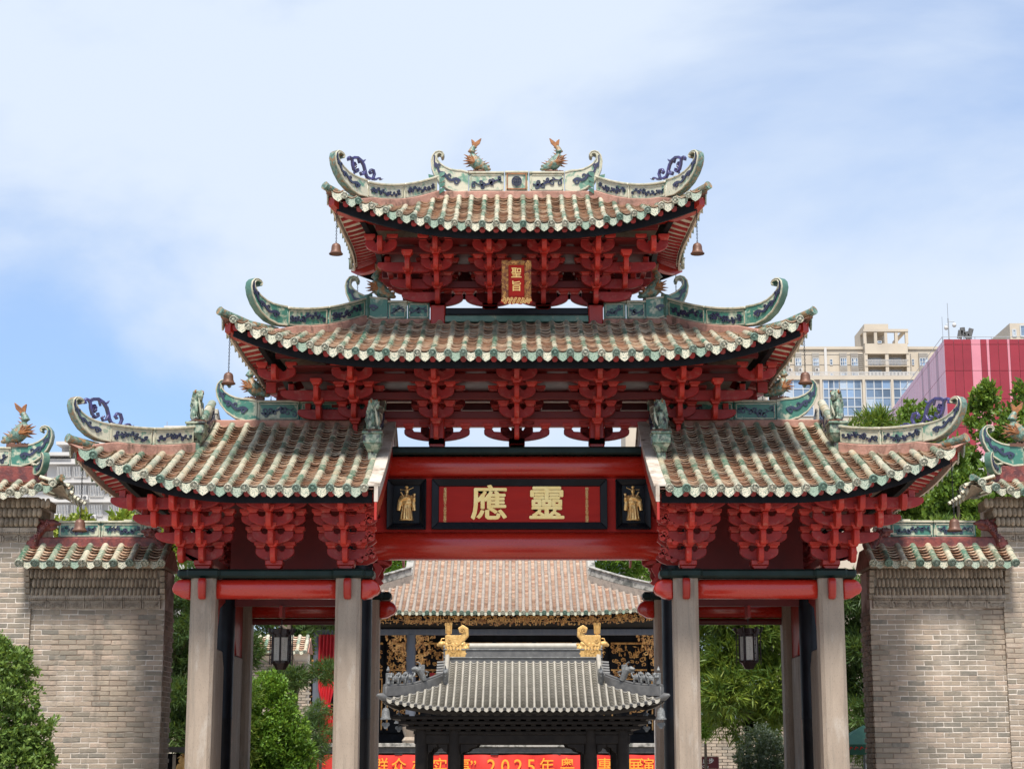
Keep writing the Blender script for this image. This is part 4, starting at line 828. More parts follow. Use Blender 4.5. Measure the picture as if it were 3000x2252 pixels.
for a, b in (((-0.17, 11.61), (0.17, 11.61)), ((-0.17, 11.895), (0.17, 11.895)), ((-0.17, 11.6), (-0.17, 11.905)), ((0.17, 11.6), (0.17, 11.905))): mb.strip(F, [a, b], [0.022] * 2, 0.095, 0.125)
mb.build('medallion_frame', M['orange'], md, smooth=0)
for s in (-1, 1):
    Fs = at_frame((0, 0, 0), (s, 0, 0), (0, -1, 0))
    finial(Fs, 0.865, 11.57, 1.0, 0.09, M['gcream'], PT, rr, usc=1.08, wk=1.22)
    for q in range(7):
        x, z = 1.43 + 0.05 * ((q % 2) * 2 - 1), 11.5 + 0.05 * q
        MB().add([Fs(x, z, 0.16), Fs(x + 0.09 * ((q % 2) * 2 - 1), z + 0.05, 0.20), Fs(x + 0.10 * ((q % 2) * 2 - 1), z + 0.12, 0.17), Fs(x, z + 0.09, 0.19), Fs(x, z + 0.04, 0.15)], [(0, 1, 2, 3), (4, 1, 0), (4, 3, 2), (4, 2, 1), (4, 0, 3)]).build('leaf', M['gdark'], PT)
    hip_ridge(RT, s, PT, M['gcream'], rr, 0.06, 0.69, 2, 0.84, h=0.29, usc=1.55)
    # middle roof
    slab(Fs, 1.52, 2.9, 9.02, 9.225, -0.14, 0.14).build('mortar_bed', M['pink'], PM, bevel=0.02)
    for a, b in ((1.53, 1.93), (1.93, 2.28)): ridge_panel(Fs, a, b, 9.23, 9.56, 0.09, M['ggreen'], PM, rr, s, waves=0.7)
    finial(Fs, 2.28, 9.23, 0.92, 0.09, M['ggreen'], PM, rr, usc=1.35, zsc=1.12, wk=1.15)
    fr = hip_ridge(RM, s, PM, M['ggreen'], rr, 0.03, 0.59, 2, 0.92, h=0.33, usc=1.52)
    q = slab(fr[0], -0.16, 0.02, 0.08, 0.50, -0.11, 0.11).build('end_post', M['gdark'], PM, bevel=0.02)
    # lower roofs
    slab(Fs, 2.25, 5.3, 7.22, 7.415, -0.16, 0.16, 10).build('mortar_bed', M['pink'], PL[s], bevel=0.02)
    for i in range(3): ridge_panel(Fs, 2.28 + 0.75 * i, 2.28 + 0.75 * (i + 1), 7.42, 7.77, 0.09, M['ggreen'], PL[s], rr, s, waves=1)
    finial(Fs, 4.53, 7.42, 0.95, 0.09, M['ggreen'], PL[s], rr, usc=1.25, wk=1.22)
    hip_ridge(RL[s], s, PL[s], M['gcream'], rr, 0.47, 0.84, 2, 0.78, h=0.30, usc=1.55, zsc=1.0)
    # descending ridges with pedestals, and the white verge board at the inner edge
    for a, t1, inner in ((2.36, 0.50, True), (5.30, 0.43, False)):
        for sy in (-1, 1):
            ps = [RL[s].front(s * a, t, sy) for t in [0.05 + (t1 - 0.05) * i / 10 for i in range(11)]]
            vsl = MB()
            nx = Vector((1, 0, 0)) * 0.055
            for z0, z1, w, mt, nm in ((-0.05, 0.06, 1.9, 'pink', 'mortar_bed'), (0.06, 0.40, 1.0, 'gstain', 'ridge_panel')):
                mb = MB(); vs = []
                for p in ps: vs += [p - nx * w + Vector((0, 0, z0)), p + nx * w + Vector((0, 0, z0)), p + nx * w + Vector((0, 0, z1)), p - nx * w + Vector((0, 0, z1))]
                mb.add(vs, [(4 * i + j, 4 * i + (j + 1) % 4, 4 * i + 4 + (j + 1) % 4, 4 * i + 4 + j) for i in range(10) for j in range(4)] + [(0, 1, 2, 3), (40, 41, 42, 43)])
                o = mb.build(nm, M[mt], PL[s], bevel=0.01)
                if nm == 'ridge_panel':
                    for sd_ in (-1, 1):
                        Fp, ln = path_frame(ps); G = lambda u, z, n, Fp=Fp, sd_=sd_: tuple(Vector(Fp(u, z, 0)) + Vector((sd_ * (0.055 + n), 0, 0)))
                        b2 = MB(); scroll(b2, G, 0.05, ln - 0.05, 0.08, 0.30, -0.004, 0.018, rr, 2.0); b2.build('dragon_scroll', M['blue'], o)
            cap = MB(); kk = 5
            for i in range(kk):
                a_, b_ = ps[i * 2] + Vector((0, 0, 0.42)), ps[i * 2 + 2] + Vector((0, 0, 0.42))
                inst('ridge_tile', MK_L[0], PL[s], basis(Vector((-1, 0, 0)), (b_ - a_).normalized(), (b_ - a_).normalized().cross(Vector((1, 0, 0))), a_, 1.3, (b_ - a_).length, 1.2)) if sy < 0 else None
            e = ps[-1]
            mb = MB(); Y0 = e.y + (0.02 if sy < 0 else -0.02)
            for z0, z1, w0, w1 in ((-0.35, 0.10, 0.06, 0.075), (0.10, 0.24, 0.075, 0.14), (0.24, 0.40, 0.15, 0.15), (0.40, 0.44, 0.17, 0.17)):
                mb.add([(e.x + i * w, Y0 + sy * 0.06 + j * w * 1.1, e.z + z) for z, w in ((z0, w0), (z1, w1)) for i, j in ((-1, -1), (1, -1), (1, 1), (-1, 1))], [(0, 1, 2, 3), (4, 5, 6, 7), (0, 1, 5, 4), (1, 2, 6, 5), (2, 3, 7, 6), (3, 0, 4, 7)])
            mb.build('pedestal', M['lion'], PL[s], bevel=0.012)
    for sy in (-1, 1):
        for z0, z1, x0, x1, nm, mt in ((-0.22, 0.03, 2.13, 2.19, 'verge_board', 'white'), (-0.50, -0.225, 2.145, 2.185, 'verge_board', 'red'), (0.02, 0.06, 2.10, 2.30, 'verge_coping', 'white')):
            ps = [RL[s].front(s * 2.2, t, sy) for t in [i / 12 for i in range(13)]]; mb = MB(); vs = []
            for p in ps: vs += [(s * x0, p.y, p.z + z0), (s * x1, p.y, p.z + z0), (s * x1, p.y, p.z + z1), (s * x0, p.y, p.z + z1)]
            mb.add(vs, [(4 * i + j, 4 * i + (j + 1) % 4, 4 * i + 4 + (j + 1) % 4, 4 * i + 4 + j) for i in range(12) for j in range(4)] + [(0, 1, 2, 3), (48, 49, 50, 51)])
            mb.build(nm, M[mt], PL[s], bevel=0.006)
    # gable wall under the outer descending ridge
    mb = MB(); ps = [RL[s].front(s * 5.3, t, sy) for sy in (-1, 1) for t in ([0.45 - 0.45 * i / 8 for i in range(9)] if sy < 0 else [0.45 * i / 8 for i in range(1, 9)])]
    mb.prism([(p.y, p.z) for p in ps], s * 5.33 - 0.02, s * 5.33 + 0.02, 'x'); mb.build('gable_board', M['redshade'], PL[s])
# ---------------------------------------------------------------- things on and under the archway
pq = thing('hanging_plaque', 'small red and gold vertical plaque hanging under the top roof of the archway', 'plaque', (-0.005, -1.30, 9.26))
PT_ = T(-0.005, -1.40, 9.57) @ Matrix.Rotation(rad(12), 4, 'X')
MB().box(-0.14, 0.14, -0.012, 0.02, -0.26, 0.27).build('plaque_panel', M['redpanel'], pq, mtx=PT_)
fr_ = MB()
for a, b, c, d in ((-0.25, -0.135, -0.30, 0.35), (0.135, 0.25, -0.30, 0.35), (-0.135, 0.135, 0.265, 0.35)): fr_.box(a, b, -0.045, 0.02, c, d)
fo = fr_.build('frame', M['goldframe'], pq, mtx=PT_, bevel=0.012)
Fq = at_frame((0, 0, 0), (1, 0, 0), (0, -1, 0)); g = MB(); rq = random.Random(3)
for i in range(34):
    x = rq.choice((-1, 1)) * rq.uniform(0.155, 0.235); z = rq.uniform(-0.28, 0.33)
    sp = spiral(x, z, rq.uniform(0.018, 0.03), 0.005, rq.uniform(0, 6), rq.choice((-1, 1)) * 1.1, 9); g.strip(Fq, sp, [0.012] * 10, 0.04, 0.062)
for i in range(10):
    sp = spiral(-0.12 + 0.027 * i, 0.305 + 0.012 * (i % 2), 0.02, 0.004, i, 1.1, 8); g.strip(Fq, sp, [0.012] * 9, 0.04, 0.062)
g.build('gilded_scroll', M['goldcarve'], pq, mtx=PT_, smooth=0)
ft = MB(); ft.prism([(-0.25, -0.27), (0.25, -0.27), (0.27, -0.36), (0.20, -0.40), (0.13, -0.37), (0.08, -0.40), (0, -0.385), (-0.08, -0.40), (-0.13, -0.37), (-0.20, -0.40), (-0.27, -0.36)], -0.03, 0.015)
fb = ft.build('plaque_foot', M['redpanel'], pq, mtx=PT_)
g = MB()
for i in range(22):
    x = -0.23 + 0.46 * i / 21; sp = spiral(x, -0.335 + 0.035 * math.sin(i * 2.1), 0.026, 0.006, i * 1.3, (-1) ** i * 1.2, 9); g.strip(Fq, sp, [0.014] * 10, 0.028, 0.05)
g.build('gilded_scroll', M['gold'], pq, mtx=PT_, smooth=0)
for ch, z in (('聖', 0.125), ('旨', -0.10)):
    o = put(bpy.data.objects.new('lettering', text_mesh(ch, 0.185, M['goldleaf'], 0.006, 0.0022)), pq, PT_ @ T(0, -0.018, z) @ Matrix.Rotation(rad(90), 4, 'X'))
MB().box(-0.03, 0.03, 0.0, 0.4, 0.30, 0.33).build('hanger', M['iron'], pq, mtx=PT_)

def fish_proto(label, cat_m=('fish', 'orange')):
    """upside-down dragon-headed carp: head on a little wave base, tail flicked up"""
    root = thing('fish_statue', label, 'statue')
    b = MB()
    P = [(0.20, 0, 0.10), (0.13, 0, 0.13), (0.05, 0, 0.17), (-0.03, 0, 0.25), (-0.075, 0, 0.34), (-0.075, 0, 0.42), (-0.05, 0, 0.49), (-0.02, 0, 0.545)]
    b.tube(P, [0.06, 0.095, 0.125, 0.125, 0.10, 0.075, 0.055, 0.038], 10)
    b.ball((0.16, 0, 0.10), (0.10, 0.085, 0.07)); b.ball((0.25, 0, 0.075), (0.06, 0.05, 0.035)); b.ball((0.24, 0, 0.14), (0.05, 0.05, 0.028))
    for q in (-1, 1): b.ball((0.17, q * 0.06, 0.17), 0.028); b.tube([(0.12, q * 0.06, 0.18), (0.08, q * 0.09, 0.25), (0.10, q * 0.1, 0.30)], [0.018, 0.012, 0.005], 5)
    me = to_blob('body', b, M[cat_m[0]], 0.012, smooth_it=1); put(bpy.data.objects.new('body', me), root)
    Fz = at_frame((0, 0, 0), (1, 0, 0), (0, -1, 0))
    t = MB()
    t.strip(Fz, [(-0.03, 0.50), (0.0, 0.57), (0.06, 0.62), (0.115, 0.70)], [0.05, 0.085, 0.075, 0.012], -0.02, 0.02)
    t.strip(Fz, [(-0.03, 0.51), (-0.03, 0.58), (-0.045, 0.63), (-0.075, 0.68)], [0.05, 0.075, 0.06, 0.012], -0.024, 0.016)
    t.build('tail_fin', M[cat_m[1]], root, bevel=0.006)
    f = MB()
    for k, (x, z, a) in enumerate(((-0.10, 0.25, 2.9), (-0.13, 0.28, 2.5), (-0.13, 0.23, 3.3), (-0.09, 0.20, 3.6))):
        for q in (-1, 1): f.cone((x + 0.05, q * 0.06, z), (x + 0.11 * math.cos(a), q * 0.10, z + 0.11 * math.sin(a)), 0.035, 5)
    for k in range(4):
        a = 2.0 + 0.4 * k; f.cone((-0.02, -0.09, 0.20), (-0.02 + 0.13 * math.cos(a), -0.13, 0.22 + 0.13 * math.sin(a)), 0.045, 5)
    f.build('pectoral_fin', M[cat_m[1]], root)
    d = MB()
    for i in range(9):
        u = i / 8 * 5.6 + 1; j = min(6, int(u)); w = u - j; p = [P[j][k] + (P[j + 1][k] - P[j][k]) * w for k in range(3)]
        d.cone((p[0] + 0.06 - 0.02 * i / 8, 0, p[2] + 0.05), (p[0] + 0.15 - 0.05 * i / 8, 0, p[2] + 0.09), 0.020, 5)
    d.build('dorsal_spine', M[cat_m[1]] if cat_m[1] == 'orange' else M['fish'], root)
    w = MB(); rw = random.Random(5)
    for i in range(16): w.ball((-0.13 + 0.30 * i / 15 + rw.uniform(-0.01, 0.01), rw.uniform(-0.06, 0.06), 0.025), (0.028, 0.03, 0.035), 6, 4)
    w.box(-0.15, 0.19, -0.08, 0.08, -0.02, 0.025); w.build('wave_base', M['bronze'], root)
    return root
FG = 'dragon fish statues on the ridges'
fp = fish_proto('dragon fish on the left end of the topmost ridge, tail flicked to the right', ('fish', 'orange')); tag(fp, group=FG)
def mput(o, x, y, z, sx=1.0, sc=1.0, rz=0.0): o.matrix_basis = T(x, y, z) @ Matrix.Rotation(rz, 4, 'Z') @ Matrix.Diagonal((sx * sc, sc, sc, 1)); return o
mput(fp, -0.745, 0, 11.945, 1, 0.93)
for (x, y, z, sx, sc, lb) in ((0.70, 0, 11.945, -1, 0.93, 'dragon fish on the right end of the topmost ridge, tail flicked to the left'),
                              (-2.44, 0, 9.58, 1, 1.0, 'green dragon fish under the left eave of the top roof, beside the curled ridge end'),
                              (2.44, 0, 9.58, -1, 1.0, 'dark dragon fish under the right eave of the top roof, beside the curled ridge end'),
                              (-4.62, 0, 7.80, 1, 1.0, 'dark green leafy-finned fish beside the bell under the left middle eave'),
                              (4.62, 0, 7.80, -1, 1.0, 'orange-tailed golden-headed fish beside the bell under the right middle eave'),
                              (-8.80, 0.5, 7.06, -1, 1.12, 'green fish with orange tail on top of the left brick gate pier'),
                              (8.86, 0.5, 7.06, 1, 1.12, 'turquoise fish with orange fins on top of the right brick gate pier')):
    c = copy_tree(fp); c['label'] = lb; mput(c, x, y, z, sx, sc)
def lion_proto(label):
    root = thing('lion_statue', label, 'statue', group='lion statues on the roof pedestals'); b = MB()
    b.ball((0, 0.06, 0.12), (0.095, 0.13, 0.12)); b.tube([(0, 0.08, 0.12), (0, 0.0, 0.22), (0, -0.05, 0.30)], [0.11, 0.10, 0.085], 10)
    b.ball((0, -0.07, 0.38), (0.085, 0.085, 0.075)); b.ball((0, -0.145, 0.355), (0.052, 0.05, 0.04)); b.ball((0, -0.13, 0.315), (0.045, 0.04, 0.022)); b.ball((0, -0.01, 0.36), (0.105, 0.07, 0.105))
    for q in (-1, 1):
        b.tube([(q * 0.06, -0.06, 0.26), (q * 0.065, -0.10, 0.12), (q * 0.065, -0.10, 0.02)], [0.045, 0.034, 0.036], 8); b.ball((q * 0.065, -0.125, 0.02), (0.04, 0.055, 0.025))
        b.ball((q * 0.08, 0.02, 0.09), (0.05, 0.10, 0.085)); b.ball((q * 0.09, -0.05, 0.02), (0.04, 0.07, 0.025))
        b.ball((q * 0.06, -0.03, 0.445), (0.03, 0.03, 0.03)); b.ball((q * 0.04, -0.135, 0.41), 0.02)
        for k in range(5): b.ball((q * 0.095, -0.02 + 0.025 * k, 0.42 - 0.045 * k), 0.032)
    b.tube([(0, 0.16, 0.08), (0, 0.22, 0.20), (0, 0.19, 0.34)], [0.04, 0.05, 0.015], 7)
    put(bpy.data.objects.new('body', to_blob('body', b, M['lion'], 0.011, smooth_it=1)), root)
    r = MB(); r.tube([(-0.05, -0.14, 0.33), (-0.03, -0.16, 0.22), (0.0, -0.15, 0.12), (0.02, -0.13, 0.06)], [0.012, 0.02, 0.024, 0.008], 6); r.build('ribbon', M['gcream'], root)
    e = MB(); [e.ball((q * 0.085, -0.055, 0.43), (0.022, 0.014, 0.03), 7, 5) for q in (-1, 1)]; e.build('ear', M['orange'], root)
    MB().box(-0.13, 0.13, -0.16, 0.16, -0.03, 0.005).build('plinth', M['bronze'], root, bevel=0.008)
    return root
lp = lion_proto('pale green seated lion with an orange ear on the pedestal left of the name board')
def lion_at(o, s, a, t): p = RL[s].front(s * a, t); o.matrix_basis = T(p.x, p.y - 0.06, p.z + 0.47) @ Matrix.Rotation(s * rad(-35), 4, 'Z') @ Matrix.Diagonal((0.82, 0.9, 1.12, 1)); return o
lion_at(lp, -1, 2.36, 0.50)
for s, a, t, lb in ((1, 2.36, 0.50, 'pale green seated lion on the pedestal right of the name board'), (-1, 5.30, 0.43, 'dark weathered lion against the sky on the outer left pedestal'), (1, 5.30, 0.43, 'dark blue-green lion before the big windows on the outer right pedestal')):
    c = copy_tree(lp); c['label'] = lb; lion_at(c, s, a, t)
def ornament(name, label, F, u, z, sc):
    root = thing(name, label, 'ornament', Vector(F(u, z, 0)), 'openwork scroll ornaments on the hip ridges'); mb = MB()
    q = lambda pts: [(u + (0.5 - p[0]) * sc * 1.15, z + p[1] * sc) for p in pts]     # p[0]=0 lies at the outer end
    def st(pts, w0, w1, rnd_=0.028): 
        k = len(pts); mb.strip(F, q(pts), [sc * (w0 + (w1 - w0) * i / (k - 1)) for i in range(k)], -rnd_, rnd_)
    st([(0.02, 0.26), (0.0, 0.32), (0.03, 0.37), (0.09, 0.36), (0.13, 0.30), (0.14, 0.20), (0.18, 0.08), (0.26, 0.02), (0.32, 0.07), (0.30, 0.14)], 0.05, 0.05)
    st([(0.10, 0.33), (0.18, 0.40), (0.30, 0.43), (0.42, 0.38), (0.50, 0.28), (0.545, 0.15), (0.57, 0.05), (0.62, -0.03), (0.72, -0.06), (0.82, -0.03), (0.86, 0.08), (0.82, 0.19), (0.74, 0.20), (0.70, 0.13), (0.75, 0.08)], 0.07, 0.05)
    st([(0.80, -0.05), (0.90, -0.06), (0.97, -0.01), (1.03, 0.0), (1.08, -0.05), (1.13, -0.02)], 0.06, 0.015)
    st([(0.545, 0.12), (0.50, 0.02), (0.43, -0.01), (0.40, 0.05), (0.45, 0.09)], 0.05, 0.035); st([(0.44, 0.36), (0.50, 0.38), (0.54, 0.44)], 0.05, 0.012); st([(0.33, 0.42), (0.34, 0.34), (0.36, 0.29)], 0.04, 0.01)
    mb.build('scroll', M['violet'], root, bevel=0.01)
    f = MB(); c = q([(0.245, 0.22)])[0]
    for i in range(7):
        a = i * 0.9; p = F(c[0] + 0.045 * sc * math.cos(a), c[1] + 0.06 * sc * math.sin(a), -0.03); f.ball(p, 0.042 * sc, 6, 4)
    f.ball(F(*c, -0.05), 0.05 * sc, 6, 4); f.build('flower', M['violet'], root)
    for cx_ in (0.2, 0.6):
        pp = q([(cx_, 0.0)])[0]; slab(F, pp[0] - 0.012, pp[0] + 0.012, pp[1] - 0.2 * sc, pp[1] + 0.04, -0.012, 0.012, 1).build('stay', M['violet'], root)
    return root
for s in (-1, 1):
    for rf, ta, tb, sc, lb in ((RT, 0.06, 0.69, 0.62, 'top'), (RL[s], 0.47, 0.84, 0.66, 'lower')):
        ts = [ta + (0.985 - ta) * i / 20 for i in range(21)]; Fh, ln = path_frame([rf.hip(t, s) for t in ts]); ub = ln * (tb - ta) / (0.985 - ta)
        side_ = 'left' if s < 0 else 'right'
        ornament('scroll_ornament', ('violet' if s < 0 or lb == 'top' else 'bright violet') + ' openwork scroll on the %s hip of the %s roof' % (side_, lb), Fh, ub + (0.02 if lb == 'lower' else 0.02), 0.12 + (0.34 if lb == 'lower' else 0.40), sc * (1.12 if lb == 'lower' else 1.05))
def bell_proto(label):
    root = thing('wind_bell', label, 'bell', group='wind bells on the roof corners')
    MB().lathe([(0.115, 0.0), (0.118, 0.012), (0.098, 0.03), (0.082, 0.07), (0.078, 0.13), (0.066, 0.165), (0.04, 0.185), (0.012, 0.19), (0.010, 0.21)], 20, cap=False).build('bell', M['bronze'], root, smooth=50)
    return root
def chain(root, h, rng):
    mb = MB(); z = 0.20; i = 0
    while z < h:
        a = PI / 2 * (i % 2); c, s_ = math.cos(a) * 0.011, math.sin(a) * 0.011
        pts = [(c * math.cos(t), s_ * math.cos(t), z + 0.017 + 0.020 * math.sin(t)) for t in [k * PI / 3 for k in range(7)]]
        mb.tube(pts, 0.0042, 4, cap=False); z += 0.030; i += 1
    mb.build('chain', M['iron'], root, fix=False, mtx=WM[root.name])
k_ = 0
for rf, t_, hh, zs_, nm in ((RT, 0.90, 0.0, 9.86, 'top'), (RM, 0.93, 0.0, 7.56, 'middle'), (RL[-1], 0.93, 0.0, 5.08, 'lower')):
    for s in (-1, 1):
        r_ = rf if rf.sgn is None else RL[s]
        for sy in (-1, 1):
            if sy > 0 and nm == 'lower': continue
            p = r_.hip(t_, s, sy); z = zs_ + (0 if sy < 0 else -0.25)
            lb = 'terracotta coloured bell hanging from the %s corner of the %s roof' % (('front left' if s < 0 else 'front right') if sy < 0 else ('rear left' if s < 0 else 'rear right'), nm)
            root = bell_proto(lb); root.matrix_basis = T(p.x, p.y, z); WM[root.name] = T(p.x, p.y, z)
            chain(root, p.z - z - 0.12, R)
            for c in root.children:
                if c.name.startswith('bell'): c.matrix_parent_inverse = Matrix()
def lantern(label, x, y, ztop, rot=0.0):
    root = thing('palace_lantern', label, 'lantern', (x, y, ztop), 'lanterns hanging in the side bays'); W = T(x, y, ztop) @ Matrix.Rotation(rot, 4, 'Z')
    n = 6; r = 0.155; f = MB()
    ang = [PI / n + 2 * PI * i / n for i in range(n)]
    for a in ang:
        f.tube([(r * math.cos(a), r * math.sin(a), -0.58), (r * math.cos(a), r * math.sin(a), -0.10)], 0.012, 6)
        f.tube([(1.32 * r * math.cos(a), 1.32 * r * math.sin(a), -0.62), (1.32 * r * math.cos(a), 1.32 * r * math.sin(a), -0.10)], 0.009, 6)
        f.tube([(1.2 * r * math.cos(a), 1.2 * r * math.sin(a), -0.10), (1.45 * r * math.cos(a), 1.45 * r * math.sin(a), -0.06), (1.5 * r * math.cos(a), 1.5 * r * math.sin(a), 0.0)], [0.02, 0.02, 0.026], 6)
        for z in (-0.2, -0.3, -0.44, -0.53): f.tube([(r * math.cos(a), r * math.sin(a), z), (1.32 * r * math.cos(a), 1.32 * r * math.sin(a), z)], 0.006, 5)
    for z0, z1, k in ((-0.11, -0.02, 1.32), (-0.15, -0.11, 1.0), (-0.595, -0.56, 1.05)):
        f.lathe([(r * k * 1.0, z0), (r * k * 1.03, z1)], 6, cap=True)
    f.lathe([(r * 0.5, -0.70), (r * 0.9, -0.595)], 6); f.tube([(0, 0, -0.02), (0, 0, 0.14)], 0.008, 6); f.tube([(0.0, 0.02 * math.sin(k), 0.14 + 0.025 * math.cos(k)) for k in [i * PI / 4 for i in range(9)]], 0.005, 5)
    f.build('frame', M['rosewood'], root, mtx=W)
    for i in range(n):
        a0, a1 = ang[i], ang[(i + 1) % n]; p0 = Vector((math.cos(a0), math.sin(a0), 0)) * r * 0.95; p1 = Vector((math.cos(a1), math.sin(a1), 0)) * r * 0.95; d = p1 - p0
        q0, q1 = p0 + d * 0.12, p0 + d * 0.88; mb = MB(); nrm = Vector((p0.x + p1.x, p0.y + p1.y, 0)).normalized() * 0.004
        mb.add([q0 - nrm + Vector((0, 0, -0.55)), q1 - nrm + Vector((0, 0, -0.55)), q1 - nrm + Vector((0, 0, -0.16)), q0 - nrm + Vector((0, 0, -0.16)), q0 + nrm + Vector((0, 0, -0.55)), q1 + nrm + Vector((0, 0, -0.55)), q1 + nrm + Vector((0, 0, -0.16)), q0 + nrm + Vector((0, 0, -0.16))], [(0, 1, 2, 3), (4, 5, 6, 7), (0, 1, 5, 4), (1, 2, 6, 5), (2, 3, 7, 6), (3, 0, 4, 7)])
        mb.build('paper_panel', M['paper'], root, smooth=0, mtx=W)
        st = MB(); m_ = (q0 + q1) / 2; ud = d.normalized(); rl = random.Random(40 + i)
        Fk = lambda u, z, k: tuple(m_ + ud * u + nrm.normalized() * (0.006 + k) + Vector((0, 0, z)))
        for k in range(9):
            zz = -0.20 - 0.035 * k; uu = rl.uniform(-0.006, 0.012)
            st.strip(Fk, [(uu - 0.008, zz), (uu + 0.006, zz - 0.006), (uu - 0.002, zz - 0.016)], [0.004, 0.003, 0.002], 0, 0.001)
        st.build('brush_stroke', M['ink'], root, smooth=0, mtx=W)
lantern('dark wooden lantern hanging in the left side bay in front of the pine branches', -4.01, 0.0, 3.83, 0.0)
lantern('dark wooden lantern hanging in the right side bay in front of the yew leaves', 3.94, 0.0, 3.84, rad(30))
for x in (-4.01, 3.94): MB().box(x - 0.025, x + 0.025, -0.2, 0.2, 4.0, 4.2).build('lantern_hook', M['red'], AW)
# ---------------------------------------------------------------- brick walls and gate piers
BRK = MB().box(-0.1455, 0.1455, 0.0, 0.10, -0.037, 0.037).mesh('brick', M['brick'], 30, bevel=0.006)
def rough_brick(sd):
    q = random.Random(sd); me = BRK.copy()
    for v in me.vertices: v.co += Vector((q.uniform(-0.005, 0.005), q.uniform(-0.001, 0.002), q.uniform(-0.004, 0.003))) * (2.2 if q.random() < 0.12 else 1)
    return me
BRKS = [rough_brick(i) for i in range(9)]
BH, BLn = 0.0872, 0.303
def petal_mesh():
    mb = MB(); n = 6; vs = []; w, h = 0.036, 0.165
    prof = [(0.0, 0.3, 0.0), (0.12, 0.80, 0.035), (0.45, 1.0, 0.055), (0.8, 0.95, 0.06), (0.95, 0.55, 0.05), (1.0, 0.25, 0.03)]
    for t, k, d in prof:
        for j in range(5):
            u = -1 + 0.5 * j; vs.append((u * w * k, -d * (1 - 0.75 * u * u), (1 - t) * h - h))
    return mb.add(vs, [(i * 5 + j, i * 5 + j + 1, (i + 1) * 5 + j + 1, (i + 1) * 5 + j) for i in range(5) for j in range(4)]).mesh('lotus_petal', M['corbel'], 60)
PET = petal_mesh()
def brick_face(parent, x0, x1, y, z0, z1, rb, s=1, seed=0):
    """courses laid in running bond on the front face between x0 and x1"""
    k = 0; z = z1 - BH / 2
    while z > z0:
        off = (k % 2) * BLn / 2 + rb.uniform(-0.02, 0.02); x = x0 - off
        while x < x1 - 0.02:
            a, b = max(x, x0), min(x + BLn, x1)
            if b - a > 0.05:
                inst('brick', rb.choice(BRKS), parent, T((a + b) / 2, y + rb.uniform(-0.002, 0.002), z + rb.uniform(-0.004, 0.003)) @ Matrix.Rotation(rb.uniform(-0.012, 0.012), 4, 'Y') @ Matrix.Diagonal(((b - a - 0.011) / 0.291, 1, 1, 1)))
            x += BLn
        z -= BH; k += 1
def carved_band(parent, x0, x1, y, z0, z1, n, rb):
    for i in range(n):
        a, b = x0 + (x1 - x0) * i / n + 0.006, x0 + (x1 - x0) * (i + 1) / n - 0.006; w = b - a; h = z1 - z0
        o = MB().box(a, b, y + 0.02, y + 0.12, z0, z1).build('carved_panel', M['carved'], parent)
        F = at_frame((a, y + 0.02, z0), (1, 0, 0), (0, -1, 0)); mb = MB()
        for p, q in (((0.01, h * 0.95), (w - 0.01, h * 0.95)), ((0.01, 0.0), (0.01, h)), ((w - 0.01, 0), (w - 0.01, h)), ((0.05, h * 0.76), (w - 0.05, h * 0.76))): mb.strip(F, [p, q], [0.018] * 2, -0.005, 0.028)
        for j in range(9):
            u = w * (0.1 + 0.8 * j / 8); sp = spiral(u, h * (0.38 + 0.12 * math.sin(j * 2.3)), 0.024, 0.006, j * 1.7, (-1) ** j * 1.1, 7); mb.strip(F, sp, [0.013] * 8, -0.005, 0.026)
        mb.build('carved_relief', M['carved'], o, smooth=0)
def dentils(parent, x0, x1, y, z0, z1, n, rb):
    for i in range(n):
        a, b = x0 + (x1 - x0) * i / n + 0.004, x0 + (x1 - x0) * (i + 1) / n - 0.004
        mb = MB().box(a, b, y, y + 0.15, z0 + (z1 - z0) * 0.35, z1); k = 9
        for j in range(k): mb.ball((a + (b - a) * (j + 0.5) / k, y - 0.0, z0 + (z1 - z0) * 0.22), (0.014, 0.02, 0.016), 5, 3)
        mb.box(a, b, y + 0.015, y + 0.15, z0, z0 + (z1 - z0) * 0.33); mb.build('moulded_band', M['carved'], parent, bevel=0.004)
def petals(parent, x0, x1, y, zt, rows, rb):
    for r_ in range(rows):
        z = zt - 0.15 * r_; n = int((x1 - x0) / 0.074)
        for i in range(n):
            x = x0 + (i + 0.5 + 0.5 * (r_ % 2)) * 0.074
            if x < x1: inst('lotus_petal', PET, parent, T(x, y - 0.055 * (rows - 1 - r_), z) @ Matrix.Diagonal((1, 1, 1, 1)))
MKW = (barrel_mesh(0.064, M['barrel']), disc_mesh(0.064, M['disc']), drip_mesh(0.245, 0.13, M['drip']), M['pan'])
MKS_ = (barrel_mesh(0.045, M['trim']), None, drip_mesh(0.2, 0.10, M['trim']), M['pan'])
